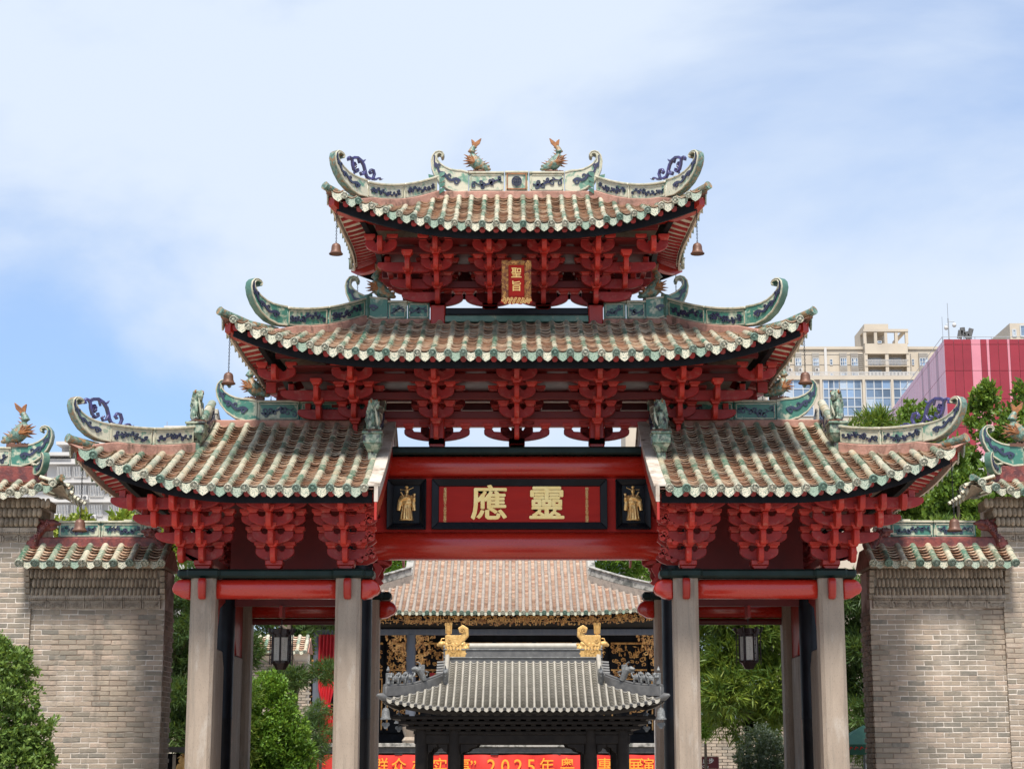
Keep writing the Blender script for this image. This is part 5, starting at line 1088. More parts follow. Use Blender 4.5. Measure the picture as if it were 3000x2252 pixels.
def dragon_head(label, x, y, z, s, m, sc=1.0):
    root = thing('dragon_head_ornament', label, 'ornament', (x, y, z), 'red beast heads at the ends of the wall ridges'); b = MB()
    b.tube([(-0.16, 0, -0.12), (-0.13, 0, 0.0), (-0.07, 0, 0.14), (0.02, 0, 0.24), (0.12, 0, 0.28)], [0.12, 0.115, 0.10, 0.095, 0.08], 10)
    b.tube([(0.08, 0, 0.29), (0.20, 0, 0.31), (0.31, 0, 0.29)], [0.075, 0.055, 0.025], 8); b.tube([(0.06, 0, 0.22), (0.17, 0, 0.21), (0.25, 0, 0.23)], [0.06, 0.04, 0.02], 8)
    for q in (-1, 1): b.ball((0.09, q * 0.06, 0.34), 0.028); b.tube([(0.02, q * 0.05, 0.33), (-0.06, q * 0.06, 0.36), (-0.12, q * 0.05, 0.33)], [0.025, 0.018, 0.006], 6)
    for k in range(5): b.tube([(-0.12 + 0.05 * k, -0.05, -0.05 + 0.07 * k), (-0.2 + 0.05 * k, -0.12, -0.02 + 0.07 * k)], [0.04, 0.01], 6)
    o = put(bpy.data.objects.new('head', to_blob('head', b, M[m], 0.014, smooth_it=1)), root, T(x, y, z) @ Matrix.Diagonal((s * sc, sc, sc, 1)))
    c = MB()
    for k in range(6): sp = spiral(-0.1 + 0.04 * k, 0.02 + 0.05 * k, 0.03, 0.008, k, 1.1, 8); c.strip(at_frame((0, 0, 0), (1, 0, 0), (0, -1, 0)), sp, [0.016] * 9, 0.08, 0.13)
    c.build('mane', M[m], root, smooth=0, mtx=T(x, y, z) @ Matrix.Diagonal((s * sc, sc, sc, 1)))
    return root
for s in (-1, 1):
    sd_n = 'left' if s < 0 else 'right'; rb = random.Random(20 + s); X = lambda a: s * a
    def xr(a, b): return (min(s * a, s * b), max(s * a, s * b))
    W1 = thing('brick_wall', 'low grey brick wall %s of the archway with a green tiled coping and petal corbels' % sd_n, 'wall', (s * 7.3, 0.9, 0))
    x0, x1 = xr(6.12, 8.53)
    MB().box(x0 + 0.012, x1, 0.507, 1.3, 0, 4.86).build('wall_core', M['mortar'], W1)
    brick_face(W1, x0, x1, 0.5, 1.3, 4.19, rb)
    rmats = []
    for k in range(int((4.19 - 1.3) / BH)):
        for j in range(3):
            yy = 0.64 + 0.27 * j + (0.1 if k % 2 else 0.0)
            rmats.append(T(s * 6.115, yy, 4.19 - BH * (k + 0.5)) @ Matrix.Rotation(rad(-90) * s, 4, 'Z') @ Matrix.Diagonal((0.86, 0.5, 1, 1)))
    join_copies('end_bricks', BRK, rmats, M['brick'], W1)
    carved_band(W1, x0 + 0.05, x1 - 0.06, 0.44, 4.205, 4.335, 7, rb); dentils(W1, x0 + 0.05, x1 - 0.06, 0.40, 4.345, 4.43, 7, rb)
    MB().box(x0 + 0.03, x1 - 0.02, 0.515, 1.3, 4.19, 4.88).build('corbel_core', M['corbel'], W1)
    petals(W1, x0 + 0.08, x1 - 0.10, 0.44, 4.875, 3, rb)
    for e in (x0 + 0.03, x1 - 0.03):
        for k in range(5): MB().box(e - 0.045, e + 0.045, 0.42 - 0.03 * k, 0.6, 4.36 + 0.10 * k, 4.45 + 0.10 * k).build('corner_corbel', M['corbel'], W1, bevel=0.006)
    MB().box(x0 - 0.02, x1 + 0.02, 0.24, 1.3, 4.885, 4.93).build('eave_course', M['corbel'], W1, bevel=0.01)
    # coping roof
    cp = MB().prism([(0.05, 4.93), (0.55, 5.27), (1.25, 5.27), (1.75, 4.93)], x0, x1, 'x').build('coping_roof', M['pink'], W1)
    n = 10; xs = [x0 - 0.02 + (x1 - x0 + 0.04) * i / (n - 1) for i in range(n)]
    pt = lambda x, t: Vector((x, 0.56 - 0.54 * t, 5.30 - 0.33 * t))
    tile_slope(cp, [(x, 0.0) for x in xs], [((xs[i] + xs[i + 1]) / 2, 0.0) for i in range(n - 1)], pt, (1, 0, 0), 0.064, xs[1] - xs[0], 0.30, 0.10, MKW, None, drip_h=0.13)
    MB().box(x0 + 0.05, x1 - 0.05, 0.48, 0.74, 5.2, 5.45).build('mortar_bed', M['aged'], cp, bevel=0.02)
    Fw = at_frame((0, 0.60, 0), (1, 0, 0), (0, -1, 0)); rw = random.Random(60 + s)
    ua, ub = xr(6.55, 8.05); mid = (ua + ub) / 2
    ridge_panel(Fw, ua, mid, 5.45, 5.74, 0.07, M['ggreen'], cp, rw, s, waves=1.0); ridge_panel(Fw, mid, ub, 5.45, 5.74, 0.07, M['ggreen'], cp, rw, s, waves=1.0)
    kx = s * 6.55
    mb = MB(); Fk = at_frame((kx, 0.6, 5.45), (-s, 0, 0), (0, -1, 0))       # stepped fret end of the ridge
    mb.strip(Fk, [(0, 0.15), (0.16, 0.16), (0.24, 0.22)], [0.3, 0.3, 0.2], -0.06, 0.06)
    for pts in ([(-0.35, 0.30), (-0.2, 0.30), (-0.2, 0.36), (0.15, 0.36), (0.15, 0.30)], [(0.05, 0.10), (0.05, 0.2), (0.14, 0.2), (0.14, 0.27), (0.24, 0.27)], [(-0.1, 0.06), (0.16, 0.06)]): mb.strip(Fk, pts, [0.025] * len(pts), 0.04, 0.085)
    mb.build('fret_end', M['gcream'], cp, smooth=0)
    dragon_head('dark red beast head rising beside the %s brick pier' % sd_n, s * 8.33, 0.52, 5.38, -s, 'aged', 1.05)
    dragon_head('dark red curly beast at the archway end of the %s wall ridge' % sd_n, s * 6.33, 0.52, 5.30, s, 'aged', 0.85)
    # the pier
    P1 = thing('brick_pier', 'tall brick gate pier at the %s edge with petal corbels and a green swallowtail ridge' % sd_n, 'pier', (s * 9.4, 0.9, 0))
    x0, x1 = xr(8.43, 10.2)
    MB().box(x0 + 0.01, x1 - 0.01, 0.457, 1.6, 0, 6.1).build('pier_core', M['mortar'], P1)
    brick_face(P1, *xr(8.43, 9.75), 0.45, 1.3, 5.35, rb)
    carved_band(P1, *xr(8.40, 9.6), 0.42, 5.36, 5.48, 4, rb); dentils(P1, *xr(8.38, 9.6), 0.38, 5.49, 5.60, 4, rb)
    MB().box(x0 - 0.02, x1 + 0.02, 0.452, 1.62, 5.352, 6.15).build('corbel_core', M['corbel'], P1)
    q0, q1 = xr(8.40, 9.8)
    for r_ in range(3):
        z = 6.10 - 0.155 * r_; nn = int((q1 - q0) / 0.086); ext = 0.11 * (2 - r_)
        for i in range(nn + 2):
            a = 8.40 - ext + (i + 0.5 * (r_ % 2)) * 0.086
            if a < 9.8: inst('lotus_petal', PET, P1, T(s * a, 0.38 - 0.06 * (2 - r_), z) @ Matrix.Diagonal((1.16, 1.1, 1.02, 1)))
        for i in range(8): inst('lotus_petal', PET, P1, T(s * (8.40 - ext + 0.03), 0.42 - 0.05 * (2 - r_) + (i + 0.5) * 0.086, z) @ Matrix.Rotation(rad(-90) * -s, 4, 'Z') @ Matrix.Diagonal((1.16, 1.1, 1.02, 1)))
    # hipped coping: slab, corner rising, tiles on the front and on the inner side
    cp = MB(); e = 7.86
    lf = lambda a: 0.20 * max(0, (9.0 - a) / 1.14) ** 2
    ptf = lambda x, t: Vector((x, 0.75 - 0.78 * t, 6.52 - 0.36 * t + lf(abs(x)) * t ** 2))
    vs = []; aa = [e + (10.2 - e) * i / 16 for i in range(17)]
    for a in aa:
        t0 = 0.0
        for t in (0, 0.5, 1.0): vs.append(ptf(s * a, t) if a > e + 0.7 * (1 - t) else Vector((s * (e + 0.7 * (1 - t)), ptf(0, t).y, ptf(s * a, t).z)))
    cp.add(vs, [(3 * i + j, 3 * i + j + 1, 3 * i + 4 + j, 3 * i + 3 + j) for i in range(16) for j in range(2)])
    low = [v - Vector((0, 0, 0.07)) for v in vs]; cp.add(low, [(3 * i + j, 3 * i + j + 1, 3 * i + 4 + j, 3 * i + 3 + j) for i in range(16) for j in range(2)])
    sv = []
    for i in range(9):
        y = -0.03 + 1.7 * i / 8
        for t in (0, 1): sv.append(Vector((s * (8.56 - 0.70 * t), 0.75 + (y - 0.75) * (0.15 + 0.85 * t), 6.52 - 0.36 * t + 0.20 * max(0, (0.75 - y) / 0.78) ** 2 * t)))
    for dz in (0, 0.07): cp.add([v - Vector((0, 0, dz)) for v in sv], [(2 * i, 2 * i + 1, 2 * i + 3, 2 * i + 2) for i in range(8)])
    cpo = cp.build('coping_roof', M['corbel'], P1)
    xs = [s * (8.02 + 0.245 * i) for i in range(9)]; xs.sort()
    def ts_(x): return max(0.0, 1 - (abs(x) - e) / 0.7 + 0.1)
    tile_slope(cpo, [(x, min(0.8, max(0.12, ts_(x)))) for x in xs], [((xs[i] + xs[i + 1]) / 2, min(0.85, max(0.12, ts_((xs[i] + xs[i + 1]) / 2)))) for i in range(8)], ptf, (1, 0, 0), 0.064, 0.245, 0.30, 0.10, MKW, None)
    pside = lambda y, t: Vector((s * (8.56 - 0.70 * t), y, 6.52 - 0.36 * t + 0.20 * max(0, (0.75 - y) / 0.78) ** 2 * t))
    ys = [0.12 + 0.245 * i for i in range(6)]
    tile_slope(cpo, [(y, 0.35) for y in ys], [(y + 0.12, 0.3) for y in ys[:-1]], pside, (0, 1, 0), 0.05, 0.245, 0.30, 0.10, MKS_, None, discs=False)
    MB().box(*xr(8.36, 10.2), 0.42, 0.80, 6.40, 6.70).build('mortar_bed', M['aged'], cpo, bevel=0.02)
    Fp = at_frame((0, 0.52, 0), (-s, 0, 0), (0, -1, 0)); rp = random.Random(80 + s)
    ridge_panel(Fp, -9.35, -8.92, 6.70, 7.04, 0.08, M['gcream'], cpo, rp, 1); finial(Fp, -8.92, 6.70, 0.95, 0.08, M['ggreen'], cpo, rp, usc=1.22, wk=1.15)
    Fd, ln = path_frame([Vector((s * 8.55, 0.55, 6.50)), Vector((s * 8.25, 0.25, 6.42)), Vector((s * 8.0, 0.0, 6.42))])
    ridge_panel(Fd, -0.10, 0.16, 0.06, 0.27, 0.06, M['ggreen'], cpo, rp, s, relief=False); finial(Fd, 0.16, 0.06, 0.56, 0.06, M['ggreen'], cpo, rp, usc=0.85)
    Fd, ln = path_frame([Vector((s * 8.45, 1.3, 6.25)), Vector((s * 8.1, 1.7, 6.15)), Vector((s * 7.8, 2.0, 6.15))])
    ridge_panel(Fd, -0.10, 0.16, 0.06, 0.24, 0.06, M['gcream'], cpo, rp, s, relief=False); finial(Fd, 0.16, 0.06, 0.5, 0.06, M['gcream'], cpo, rp, usc=1.2, zsc=0.8)
    MB().tube([ptf(s * 8.3, 0.5) + Vector((0, 0, 0.05)), ptf(s * 8.05, 0.8) + Vector((0, 0, 0.05)), ptf(s * 7.88, 1.0) + Vector((0, 0, 0.07))], 0.065, 10).build('corner_cap', M['fish'], cpo, smooth=50)
# ---------------------------------------------------------------- distant bearings measured on the photograph (2211 px wide) turned into metres at depth y
def at(vx, vy, y):
    a, b, P = (vx - 1105.5) / 3900, -(vy - 830) / 3900, rad(11.7)
    d = Vector((a, math.cos(P) - b * math.sin(P), math.sin(P) + b * math.cos(P))); w = math.atan(10.5 / 3900); c, s_ = math.cos(w), math.sin(w)
    d = Vector((d.x * c - d.y * s_, d.x * s_ + d.y * c, d.z)); t = (y + 31) / d.y
    return Vector((0, y, 1.65)) + Vector((d.x * t, 0, d.z * t))
# ---------------------------------------------------------------- pavilion
before = set(o.name for o in COL.objects)
PV = thing('incense_pavilion', 'small dark incense pavilion with grey tiled roof standing before the middle of the archway', 'pavilion', (0.15, 14.5, 0))
RP = Roof(0.15, 14.5, 1.97, 3.32, 2.5, 4.06, 1.24, 0.24, 0.35, 2.2, tg=0.42)
MKP = (barrel_mesh(0.034, M['greytile']), disc_mesh(0.036, M['greydark']), drip_mesh(0.165, 0.10, M['greytile']), M['greytile'])
pr = RP.body('roof', 0.01, M['greydark'], PV)
roof_tiles(RP, pr, [0.15 + q for q in centred(0.174, 38)], 0.034, 0.174, 0.75, 0.095, MKP, None, start=0.10, jit=0.12, lip=0.75)
RP.body('soffit', 0.09, M['brownblack'], pr)
RFP = MB().box(-0.03, 0.03, 0, 1, -0.05, 0).mesh('rafter', M['brownblack'], 0)
Fp = at_frame((0.15, 14.5, 0), (1, 0, 0), (0, -1, 0))
MB().box(-1.83, 2.13, 14.38, 14.62, 3.98, 4.34).build('ridge_body', M['greydark'], pr, bevel=0.01)
for z, w in ((4.10, 0.15), (4.30, 0.15)): MB().box(-1.83, 2.13, 14.5 - w, 14.5 + w, z, z + 0.035).build('ridge_moulding', M['figure'], pr, bevel=0.012)
MB().tube([(-1.83, 14.5, 4.40), (2.13, 14.5, 4.40)], 0.085, 12).build('ridge_cap', M['greytile'], pr, smooth=50)
GB = 'gilded ridge beasts on the pavilion'
def chiwen(label, x, s):
    root = thing('gilded_ridge_beast', label, 'ornament', (x, 14.5, 4.02), GB); W = T(x, 14.5, 4.12) @ Matrix.Diagonal((s * 0.95, 1, 0.95, 1)); b = MB()
    Fz = at_frame((0, 0, 0), (1, 0, 0), (0, -1, 0))
    b.box(-0.18, 0.36, -0.13, 0.13, 0.0, 0.40); b.box(-0.18, 0.20, -0.13, 0.13, 0.36, 0.58)
    b.ball((0.36, -0.02, 0.24), (0.12, 0.14, 0.09)); b.ball((0.42, 0, 0.33), (0.07, 0.12, 0.05)); b.ball((0.38, 0, 0.10), (0.08, 0.13, 0.05)); b.ball((0.27, -0.11, 0.34), (0.05, 0.05, 0.05))
    b.strip(Fz, [(0.10, 0.45), (0.26, 0.50), (0.36, 0.60), (0.37, 0.74), (0.28, 0.80), (0.20, 0.75), (0.22, 0.67), (0.29, 0.68)], [0.2, 0.2, 0.17, 0.13, 0.11, 0.10, 0.08, 0.06], -0.12, 0.12)
    b.ball((-0.26, -0.02, 0.36), (0.12, 0.09, 0.08)); b.ball((-0.35, 0, 0.33), (0.06, 0.06, 0.05))
    for i in range(5): b.tube([(-0.14 + 0.09 * i, -0.13, 0.06), (-0.10 + 0.08 * i, -0.145, 0.2), (-0.15 + 0.09 * i, -0.13, 0.36)], [0.02, 0.03, 0.015], 6)
    put(bpy.data.objects.new('body', to_blob('body', b, M['goldsun'], 0.014, smooth_it=1)), root, W)
    r = MB()
    for sp, w in ((spiral(0.27, 0.70, 0.085, 0.015, -0.6, 1.6, 18), 0.03), (spiral(0.05, 0.18, 0.08, 0.02, 1, 1.3, 14), 0.025), (spiral(-0.06, 0.44, 0.06, 0.015, 2, 1.3, 14), 0.025)): r.strip(Fz, sp, taper(len(sp), w, w * 0.7), 0.10, 0.155)
    r.strip(Fz, [(-0.16, 0.30), (-0.02, 0.34), (0.08, 0.28), (0.2, 0.36), (0.30, 0.46)], [0.03, 0.05, 0.04, 0.045, 0.02], 0.1, 0.155)
    r.build('relief_scroll', M['goldsun'], root, mtx=W)
    h = MB(); h.tube([(-0.09, 0, 0.56), (-0.09, 0, 0.66), (-0.09, 0, 0.84)], [0.05, 0.055, 0.085], 10)
    for k in range(5): h.tube([(-0.09 + 0.034 * (k - 2), -0.05, 0.62), (-0.09 + 0.04 * (k - 2), -0.075, 0.90)], 0.014, 5)
    h.build('sword_hilt', M['goldsun'], root, mtx=W)
    g = MB(); [g.cone((0.34 - 0.05 * k, 0, 0.12 + 0.09 * k), (0.50 - 0.05 * k, 0, 0.16 + 0.10 * k), 0.035, 6) for k in range(5)]; [g.cone((-0.16, 0, 0.1 + 0.1 * k), (-0.27, 0, 0.14 + 0.1 * k), 0.03, 6) for k in range(3)]; g.tube([(-0.30, 0, 0.42), (-0.27, 0, 0.50), (-0.20, 0, 0.50)], 0.018, 6); g.build('horn', M['goldsun'], root, mtx=W)
chiwen('gilded dragon beast at the left end of the incense pavilion ridge', -1.62, 1); chiwen('gilded dragon beast at the right end of the pavilion ridge', 1.92, -1)
FIGS = 'ceramic figures on the pavilion hips'
def small_fig(kind):
    b = MB()
    if kind == 'man':
        b.tube([(0, 0, 0), (0, 0, 0.10), (0, 0, 0.24)], [0.06, 0.05, 0.055], 8); b.ball((0, 0, 0.30), 0.04); b.tube([(0, 0, 0.32), (0, 0, 0.38)], [0.03, 0.012], 6); b.tube([(-0.05, 0, 0.22), (-0.06, -0.05, 0.14), (0.03, -0.07, 0.15)], 0.025, 6)
    elif kind == 'beast':
        b.ball((0, 0, 0.12), (0.10, 0.05, 0.06)); b.ball((0.09, 0, 0.19), (0.055, 0.05, 0.05)); b.ball((0.135, 0, 0.18), 0.03); b.tube([(-0.09, 0, 0.13), (-0.13, 0, 0.2), (-0.1, 0, 0.25)], [0.025, 0.025, 0.01], 6)
        for x in (-0.06, 0.06):
            for y in (-0.03, 0.03): b.tube([(x, y, 0.10), (x + 0.01, y, 0)], [0.022, 0.018], 6)
        for k in range(4): b.cone((0.09 - 0.04 * k, 0, 0.20 - 0.02 * k), (0.08 - 0.05 * k, 0, 0.27 - 0.02 * k), 0.02, 5)
    else:
        b.tube([(-0.10, 0, 0.0), (-0.05, 0, 0.12), (0.02, 0, 0.22), (0.12, 0, 0.25), (0.20, 0, 0.23)], [0.07, 0.075, 0.07, 0.06, 0.03], 8); b.tube([(0.10, 0, 0.19), (0.19, 0, 0.16)], [0.035, 0.015], 6)
        b.box(-0.09, 0.01, -0.06, 0.06, 0.18, 0.34); b.tube([(0.03, 0, 0.27), (0.0, 0, 0.36), (0.07, 0, 0.40), (0.09, 0, 0.35)], [0.022, 0.02, 0.016, 0.008], 6); b.tube([(-0.16, 0, 0.1), (-0.2, 0, 0.18), (-0.13, 0, 0.2)], 0.03, 6)
    return to_blob('figure', b, M['figure'], 0.011, smooth_it=1)
MFIG = {k: small_fig(k) for k in ('man', 'beast', 'head')}
for s in (-1, 1):
    sn = 'left' if s < 0 else 'right'
    for sy in (-1, 1):
        ts = [0.42 + 0.56 * i / 10 for i in range(11)]; Fh, ln = path_frame([RP.hip(t, s, sy) + Vector((0, 0, 0.10 * max(0, t - 0.7) * 3)) for t in ts])
        slab(Fh, 0, ln, -0.06, 0.17, -0.06, 0.06, 12).build('hip_ridge', M['greydark'], pr, bevel=0.01)
        MB().tube([Fh(ln * i / 10, 0.19, 0) for i in range(11)], 0.036, 8).build('hip_cap', M['greydark'], pr, smooth=50)
    for fu, kind, lb in ((0.40, 'head', 'horned dragon head on the %s hip of the pavilion roof' % sn), (0.58, 'beast', 'small grey beast nearest the dragon head on the %s pavilion hip' % sn), (0.70, 'beast', 'middle small grey beast on the %s pavilion hip' % sn), (0.82, 'beast', 'small grey beast next to the robed figure on the %s pavilion hip' % sn), (0.94, 'man', 'robed grey figure at the tip of the %s pavilion hip' % sn)):
        p = Fh(ln * fu, 0.22, 0) if False else None
        ts = [0.42 + 0.56 * i / 10 for i in range(11)]; Fq_, ln = path_frame([RP.hip(t, s, -1) + Vector((0, 0, 0.30 * max(0, t - 0.7))) for t in ts]); p = Fq_(ln * fu, 0.215, 0)
        o = put(bpy.data.objects.new('roof_figure', MFIG[kind]), None, T(*p) @ Matrix.Rotation(s * rad(-30) * (1 if s > 0 else 1), 4, 'Z') @ Matrix.Diagonal((s * 1.12, 1.12, 1.12, 1))); tag(o, lb, 'figurine', FIGS)
    slab(at_frame((0, 0, 0), (0, -1, 0), (s, 0, 0)), 0, 0, 0, 0, 0, 0, 1)
    ps = [RP.front(0.15 + s * 1.88, t) for t in [0.04 + 0.45 * i / 8 for i in range(9)]]
    MB().tube([p + Vector((0, 0, 0.16)) for p in ps], 0.06, 10).build('gable_ridge', M['greytile'], pr, smooth=50)
    mb = MB(); vs = []
    for p in ps: vs += [p + Vector((s * 0.07, 0, -0.06)), p + Vector((-s * 0.07, 0, -0.06)), p + Vector((-s * 0.06, 0, 0.14)), p + Vector((s * 0.06, 0, 0.14))]
    mb.add(vs, [(4 * i + j, 4 * i + (j + 1) % 4, 4 * i + 4 + (j + 1) % 4, 4 * i + 4 + j) for i in range(8) for j in range(4)]); mb.build('gable_bed', M['greydark'], pr)
    for i in range(7):
        p = RP.front(0.15 + s * 1.97, 0.06 + 0.05 * i); MB().tube([p + Vector((-s * 0.05, 0, 0.03)), p + Vector((s * 0.16, 0, 0.015))], 0.043, 8).build('verge_tile', M['greydark'], pr, smooth=50)
    e = ps[-1]; o = put(bpy.data.objects.new('roof_figure', MFIG['head']), None, T(e.x, e.y - 0.06, e.z + 0.02) @ Matrix.Rotation(rad(-90), 4, 'Z') @ Matrix.Diagonal((1.0, 1.0, 1.1, 1)))
    tag(o, 'dark beast mask at the foot of the %s gable ridge of the pavilion' % sn, 'figurine', FIGS)
    mb = MB(); mb.prism([(14.5 - 2.5 * 0.42, RP.zs(0.42)), (14.5, 4.05), (14.5 + 2.5 * 0.42, RP.zs(0.42))], 0.15 + s * 1.97 - 0.02, 0.15 + s * 1.97 + 0.02, 'x'); mb.build('gable_board', M['brownblack'], pr)
    for t_, sy, lb in ((0.97, -1, 'front %s' % sn), (0.97, 1, 'rear %s' % sn)):
        p = RP.hip(t_, s, sy); p.x -= s * 0.02
        b = thing('pavilion_bell', 'grey metal bell hanging from the %s corner of the pavilion roof' % lb, 'bell', (p.x, p.y, p.z - 0.16), 'bells on the pavilion corners'); W = T(p.x, p.y, p.z - 0.52)
        MB().lathe([(0.125, 0), (0.13, 0.02), (0.10, 0.06), (0.088, 0.2), (0.065, 0.26), (0.02, 0.28), (0.012, 0.36)], 14, cap=False).build('bell', M['figure'], b, mtx=W, smooth=50)
        k = MB(); [k.ball((0.05 * math.cos(a), 0.0, -0.12 + 0.045 * math.sin(a)), (0.05, 0.006, 0.05), 8, 5) for a in (0.3, 2.84, 4.71)]; k.tube([(0, 0, 0.1), (0, 0, -0.1)], 0.006, 5); k.build('clapper', M['figure'], b, mtx=W)
        if sy < 0: MB().tube([p + Vector((-s * 0.3, 0.25, -0.12)), p + Vector((0, 0, -0.05)), p + Vector((s * 0.10, -0.08, 0.02)), p + Vector((s * 0.2, -0.14, 0.05))], [0.09, 0.08, 0.09, 0.03], 8).build('corner_dragon', M['greydark'], pr, smooth=50)
for x in (-2.28, -1.50, 1.76, 2.53):
    for y in (12.95, 16.05): MB().lathe([(0.15, 0), (0.15, 2.5)], 18, (x, y, 0)).build('column', M['brownblack'], PV, smooth=50)
for y in (12.95, 16.05):
    MB().box(-2.45, 2.70, y - 0.09, y + 0.09, 2.00, 2.22).build('beam', M['brownblack'], PV, bevel=0.015)
    for x0, x1 in ((-2.13, -1.65), (-1.35, 1.61), (1.91, 2.38)):
        w = min(0.42, (x1 - x0) * 0.5)
        for a, q in ((x0, 1), (x1, -1)): MB().prism([(a, 1.999), (a + q * w, 1.999), (a + q * w * 0.9, 1.93), (a + q * w * 0.55, 1.90), (a + q * w * 0.4, 1.83), (a + q * w * 0.12, 1.80), (a, 1.74)], y - 0.05, y + 0.05).build('spandrel', M['brownblack'], PV, bevel=0.008)
for k in range(4):
    w = 2.62 + 0.17 * k; MB().box(0.15 - w, 0.15 + w, 14.5 - 1.65 - 0.17 * k, 14.5 + 1.65 + 0.17 * k, 2.225 + 0.115 * k, 2.30 + 0.115 * k).build('bracket_tier', M['brownblack'], PV, bevel=0.01)
    n = 22 + k; bb = MB()
    for i in range(n): x = 0.15 - w + 2 * w * (i + 0.5) / n; bb.box(x - 0.06, x + 0.06, 14.5 - 1.72 - 0.17 * k, 14.5 - 1.60 - 0.17 * k, 2.30 + 0.115 * k, 2.338 + 0.115 * k)
    bb.build('bracket_blocks', M['brownblack'], PV, smooth=0)['kind'] = 'stuff'
# the incense pavilion is a half-size bronze casting on a stone plinth in front of the archway
PSET = Matrix.Translation((0, -14.65, 0.78)) @ Matrix.Scale(0.527, 4)
MB().box(-2.9, 3.2, 12.2, 16.8, -1.48, -0.002).build('plinth', M['stone'], PV, bevel=0.03)
for o in [o for o in COL.objects if o.name not in before and o.parent is None]: o.matrix_basis = PSET @ o.matrix_basis
# ---------------------------------------------------------------- opera stage
ST = thing('opera_stage', 'old theatre stage with weathered terracotta roof and gilded carvings seen through the archway', 'stage', (-0.3, 37, 0))
RS = Roof(-0.62, 39.0, 3.36, 6.6, 5.5, 9.55, 2.80, 0.32, 0.35, 2.2, tg=0.46)
MKS = (barrel_mesh(0.062, M['oldbarrel']), disc_mesh(0.075, M['disc']), drip_mesh(0.23, 0.13, M['drip']), M['panold'])
sr = RS.body('roof', 0.02, M['pink'], ST)
roof_tiles(RS, sr, [-0.62 + q for q in centred(0.245, 54)], 0.062, 0.245, 2.4, 0.11, MKS, None, start=0.1, hipgap=0.2, lip=0.6)
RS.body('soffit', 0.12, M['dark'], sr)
MB().box(-4.2, 3.0, 38.8, 39.2, 9.4, 10.1).build('main_ridge', M['oldstone'], sr, bevel=0.03)
for s in (-1, 1):
    ps = [RS.front(-0.62 + s * 3.42, t) for t in [0.02 + 0.44 * i / 8 for i in range(9)]]; mb = MB(); vs = []
    for p in ps: vs += [p + Vector((s * 0.16, 0, -0.3)), p + Vector((-s * 0.12, 0, -0.1)), p + Vector((-s * 0.12, 0, 0.20)), p + Vector((s * 0.16, 0, 0.20))]
    mb.add(vs, [(4 * i + j, 4 * i + (j + 1) % 4, 4 * i + 4 + (j + 1) % 4, 4 * i + 4 + j) for i in range(8) for j in range(4)] + [(32, 33, 34, 35)]); mb.build('gable_coping', M['oldstone'], sr, bevel=0.02)
    Fh, ln = path_frame([RS.hip(0.46 + 0.52 * i / 10, s, -1) for i in range(11)])
    slab(Fh, 0, ln, -0.1, 0.22, -0.12, 0.12, 10).build('hip_bed', M['oldbarrel'], sr); slab(Fh, 0, ln, 0.22, 0.50, -0.10, 0.10, 10).build('hip_ridge', M['oldstone'], sr, bevel=0.02); slab(Fh, 0, ln, 0.50, 0.56, -0.16, 0.16, 10).build('hip_cap', M['oldstone'], sr, bevel=0.02)
    MB().prism([(39 - 5.5 * 0.46, RS.zs(0.46)), (39, 9.5), (39 + 5.5 * 0.46, RS.zs(0.46))], -0.62 + s * 3.4 - 0.03, -0.62 + s * 3.4 + 0.03, 'x').build('gable_wall', M['oldstone'], sr)
def carving(name, parent, x0, x1, y, z0, z1, n, seed, m='goldcarve', edge=None, size=1.0):
    """gilded relief: little figures, curls and leaves in front of a dark board"""
    rc = random.Random(seed); mb = MB(); F = at_frame((0, y, 0), (1, 0, 0), (0, -1, 0))
    for i in range(n):
        x, z = rc.uniform(x0, x1), rc.uniform(z0, z1)
        if edge and not edge(x, z): continue
        r = rc.uniform(0.035, 0.075) * size; k = rc.random()
        if k < 0.45: sp = spiral(x, z, r, r * 0.25, rc.uniform(0, 6), rc.choice((-1, 1)) * rc.uniform(0.7, 1.2), 7); mb.strip(F, sp, taper(8, r * 0.55, r * 0.3), 0, rc.uniform(0.02, 0.06))
        elif k < 0.75: mb.ball((x, y - 0.02, z), (r * 0.5, 0.04, r * 0.9), 6, 4); mb.ball((x + rc.uniform(-0.01, 0.01), y - 0.03, z + r), (r * 0.28, 0.03, r * 0.28), 5, 3)
        else: mb.strip(F, [(x - r, z), (x, z + rc.uniform(-r, r) * 0.5), (x + r, z + rc.uniform(-0.5, 0.5) * r)], [0.005, r * 0.6, 0.005], 0, 0.03)
    o = mb.build(name, M[m], parent, fix=False); o['kind'] = 'stuff'; return o
# frieze under the eave, curved up at the ends like the eave
xs = [-6.6 + 12.4 * i / 30 for i in range(31)]; fz = lambda x: 0.20 * max(0, (abs(x + 0.62) - 2.0) / 4.0) ** 2
mb = MB()
for i in range(30): mb.add([(xs[i], 33.95, 6.40 + fz(xs[i])), (xs[i + 1], 33.95, 6.40 + fz(xs[i + 1])), (xs[i + 1], 33.95, 6.78 + fz(xs[i + 1])), (xs[i], 33.95, 6.78 + fz(xs[i])), (xs[i], 34.02, 6.40 + fz(xs[i])), (xs[i + 1], 34.02, 6.40 + fz(xs[i + 1])), (xs[i + 1], 34.02, 6.78 + fz(xs[i + 1])), (xs[i], 34.02, 6.78 + fz(xs[i]))], [(0, 1, 2, 3), (4, 5, 6, 7), (0, 1, 5, 4)])
fb = mb.build('frieze_board', M['blackwood'], ST)
o = carving('gilded_carving', fb, -6.5, 5.6, 33.95, 6.42, 6.74, 900, 1)
for v in o.data.vertices: v.co.z += fz(v.co.x)
o = carving('gilded_carving', fb, -6.5, 5.6, 33.9, 6.33, 6.42, 260, 2, size=0.7)
for v in o.data.vertices: v.co.z += fz(v.co.x)
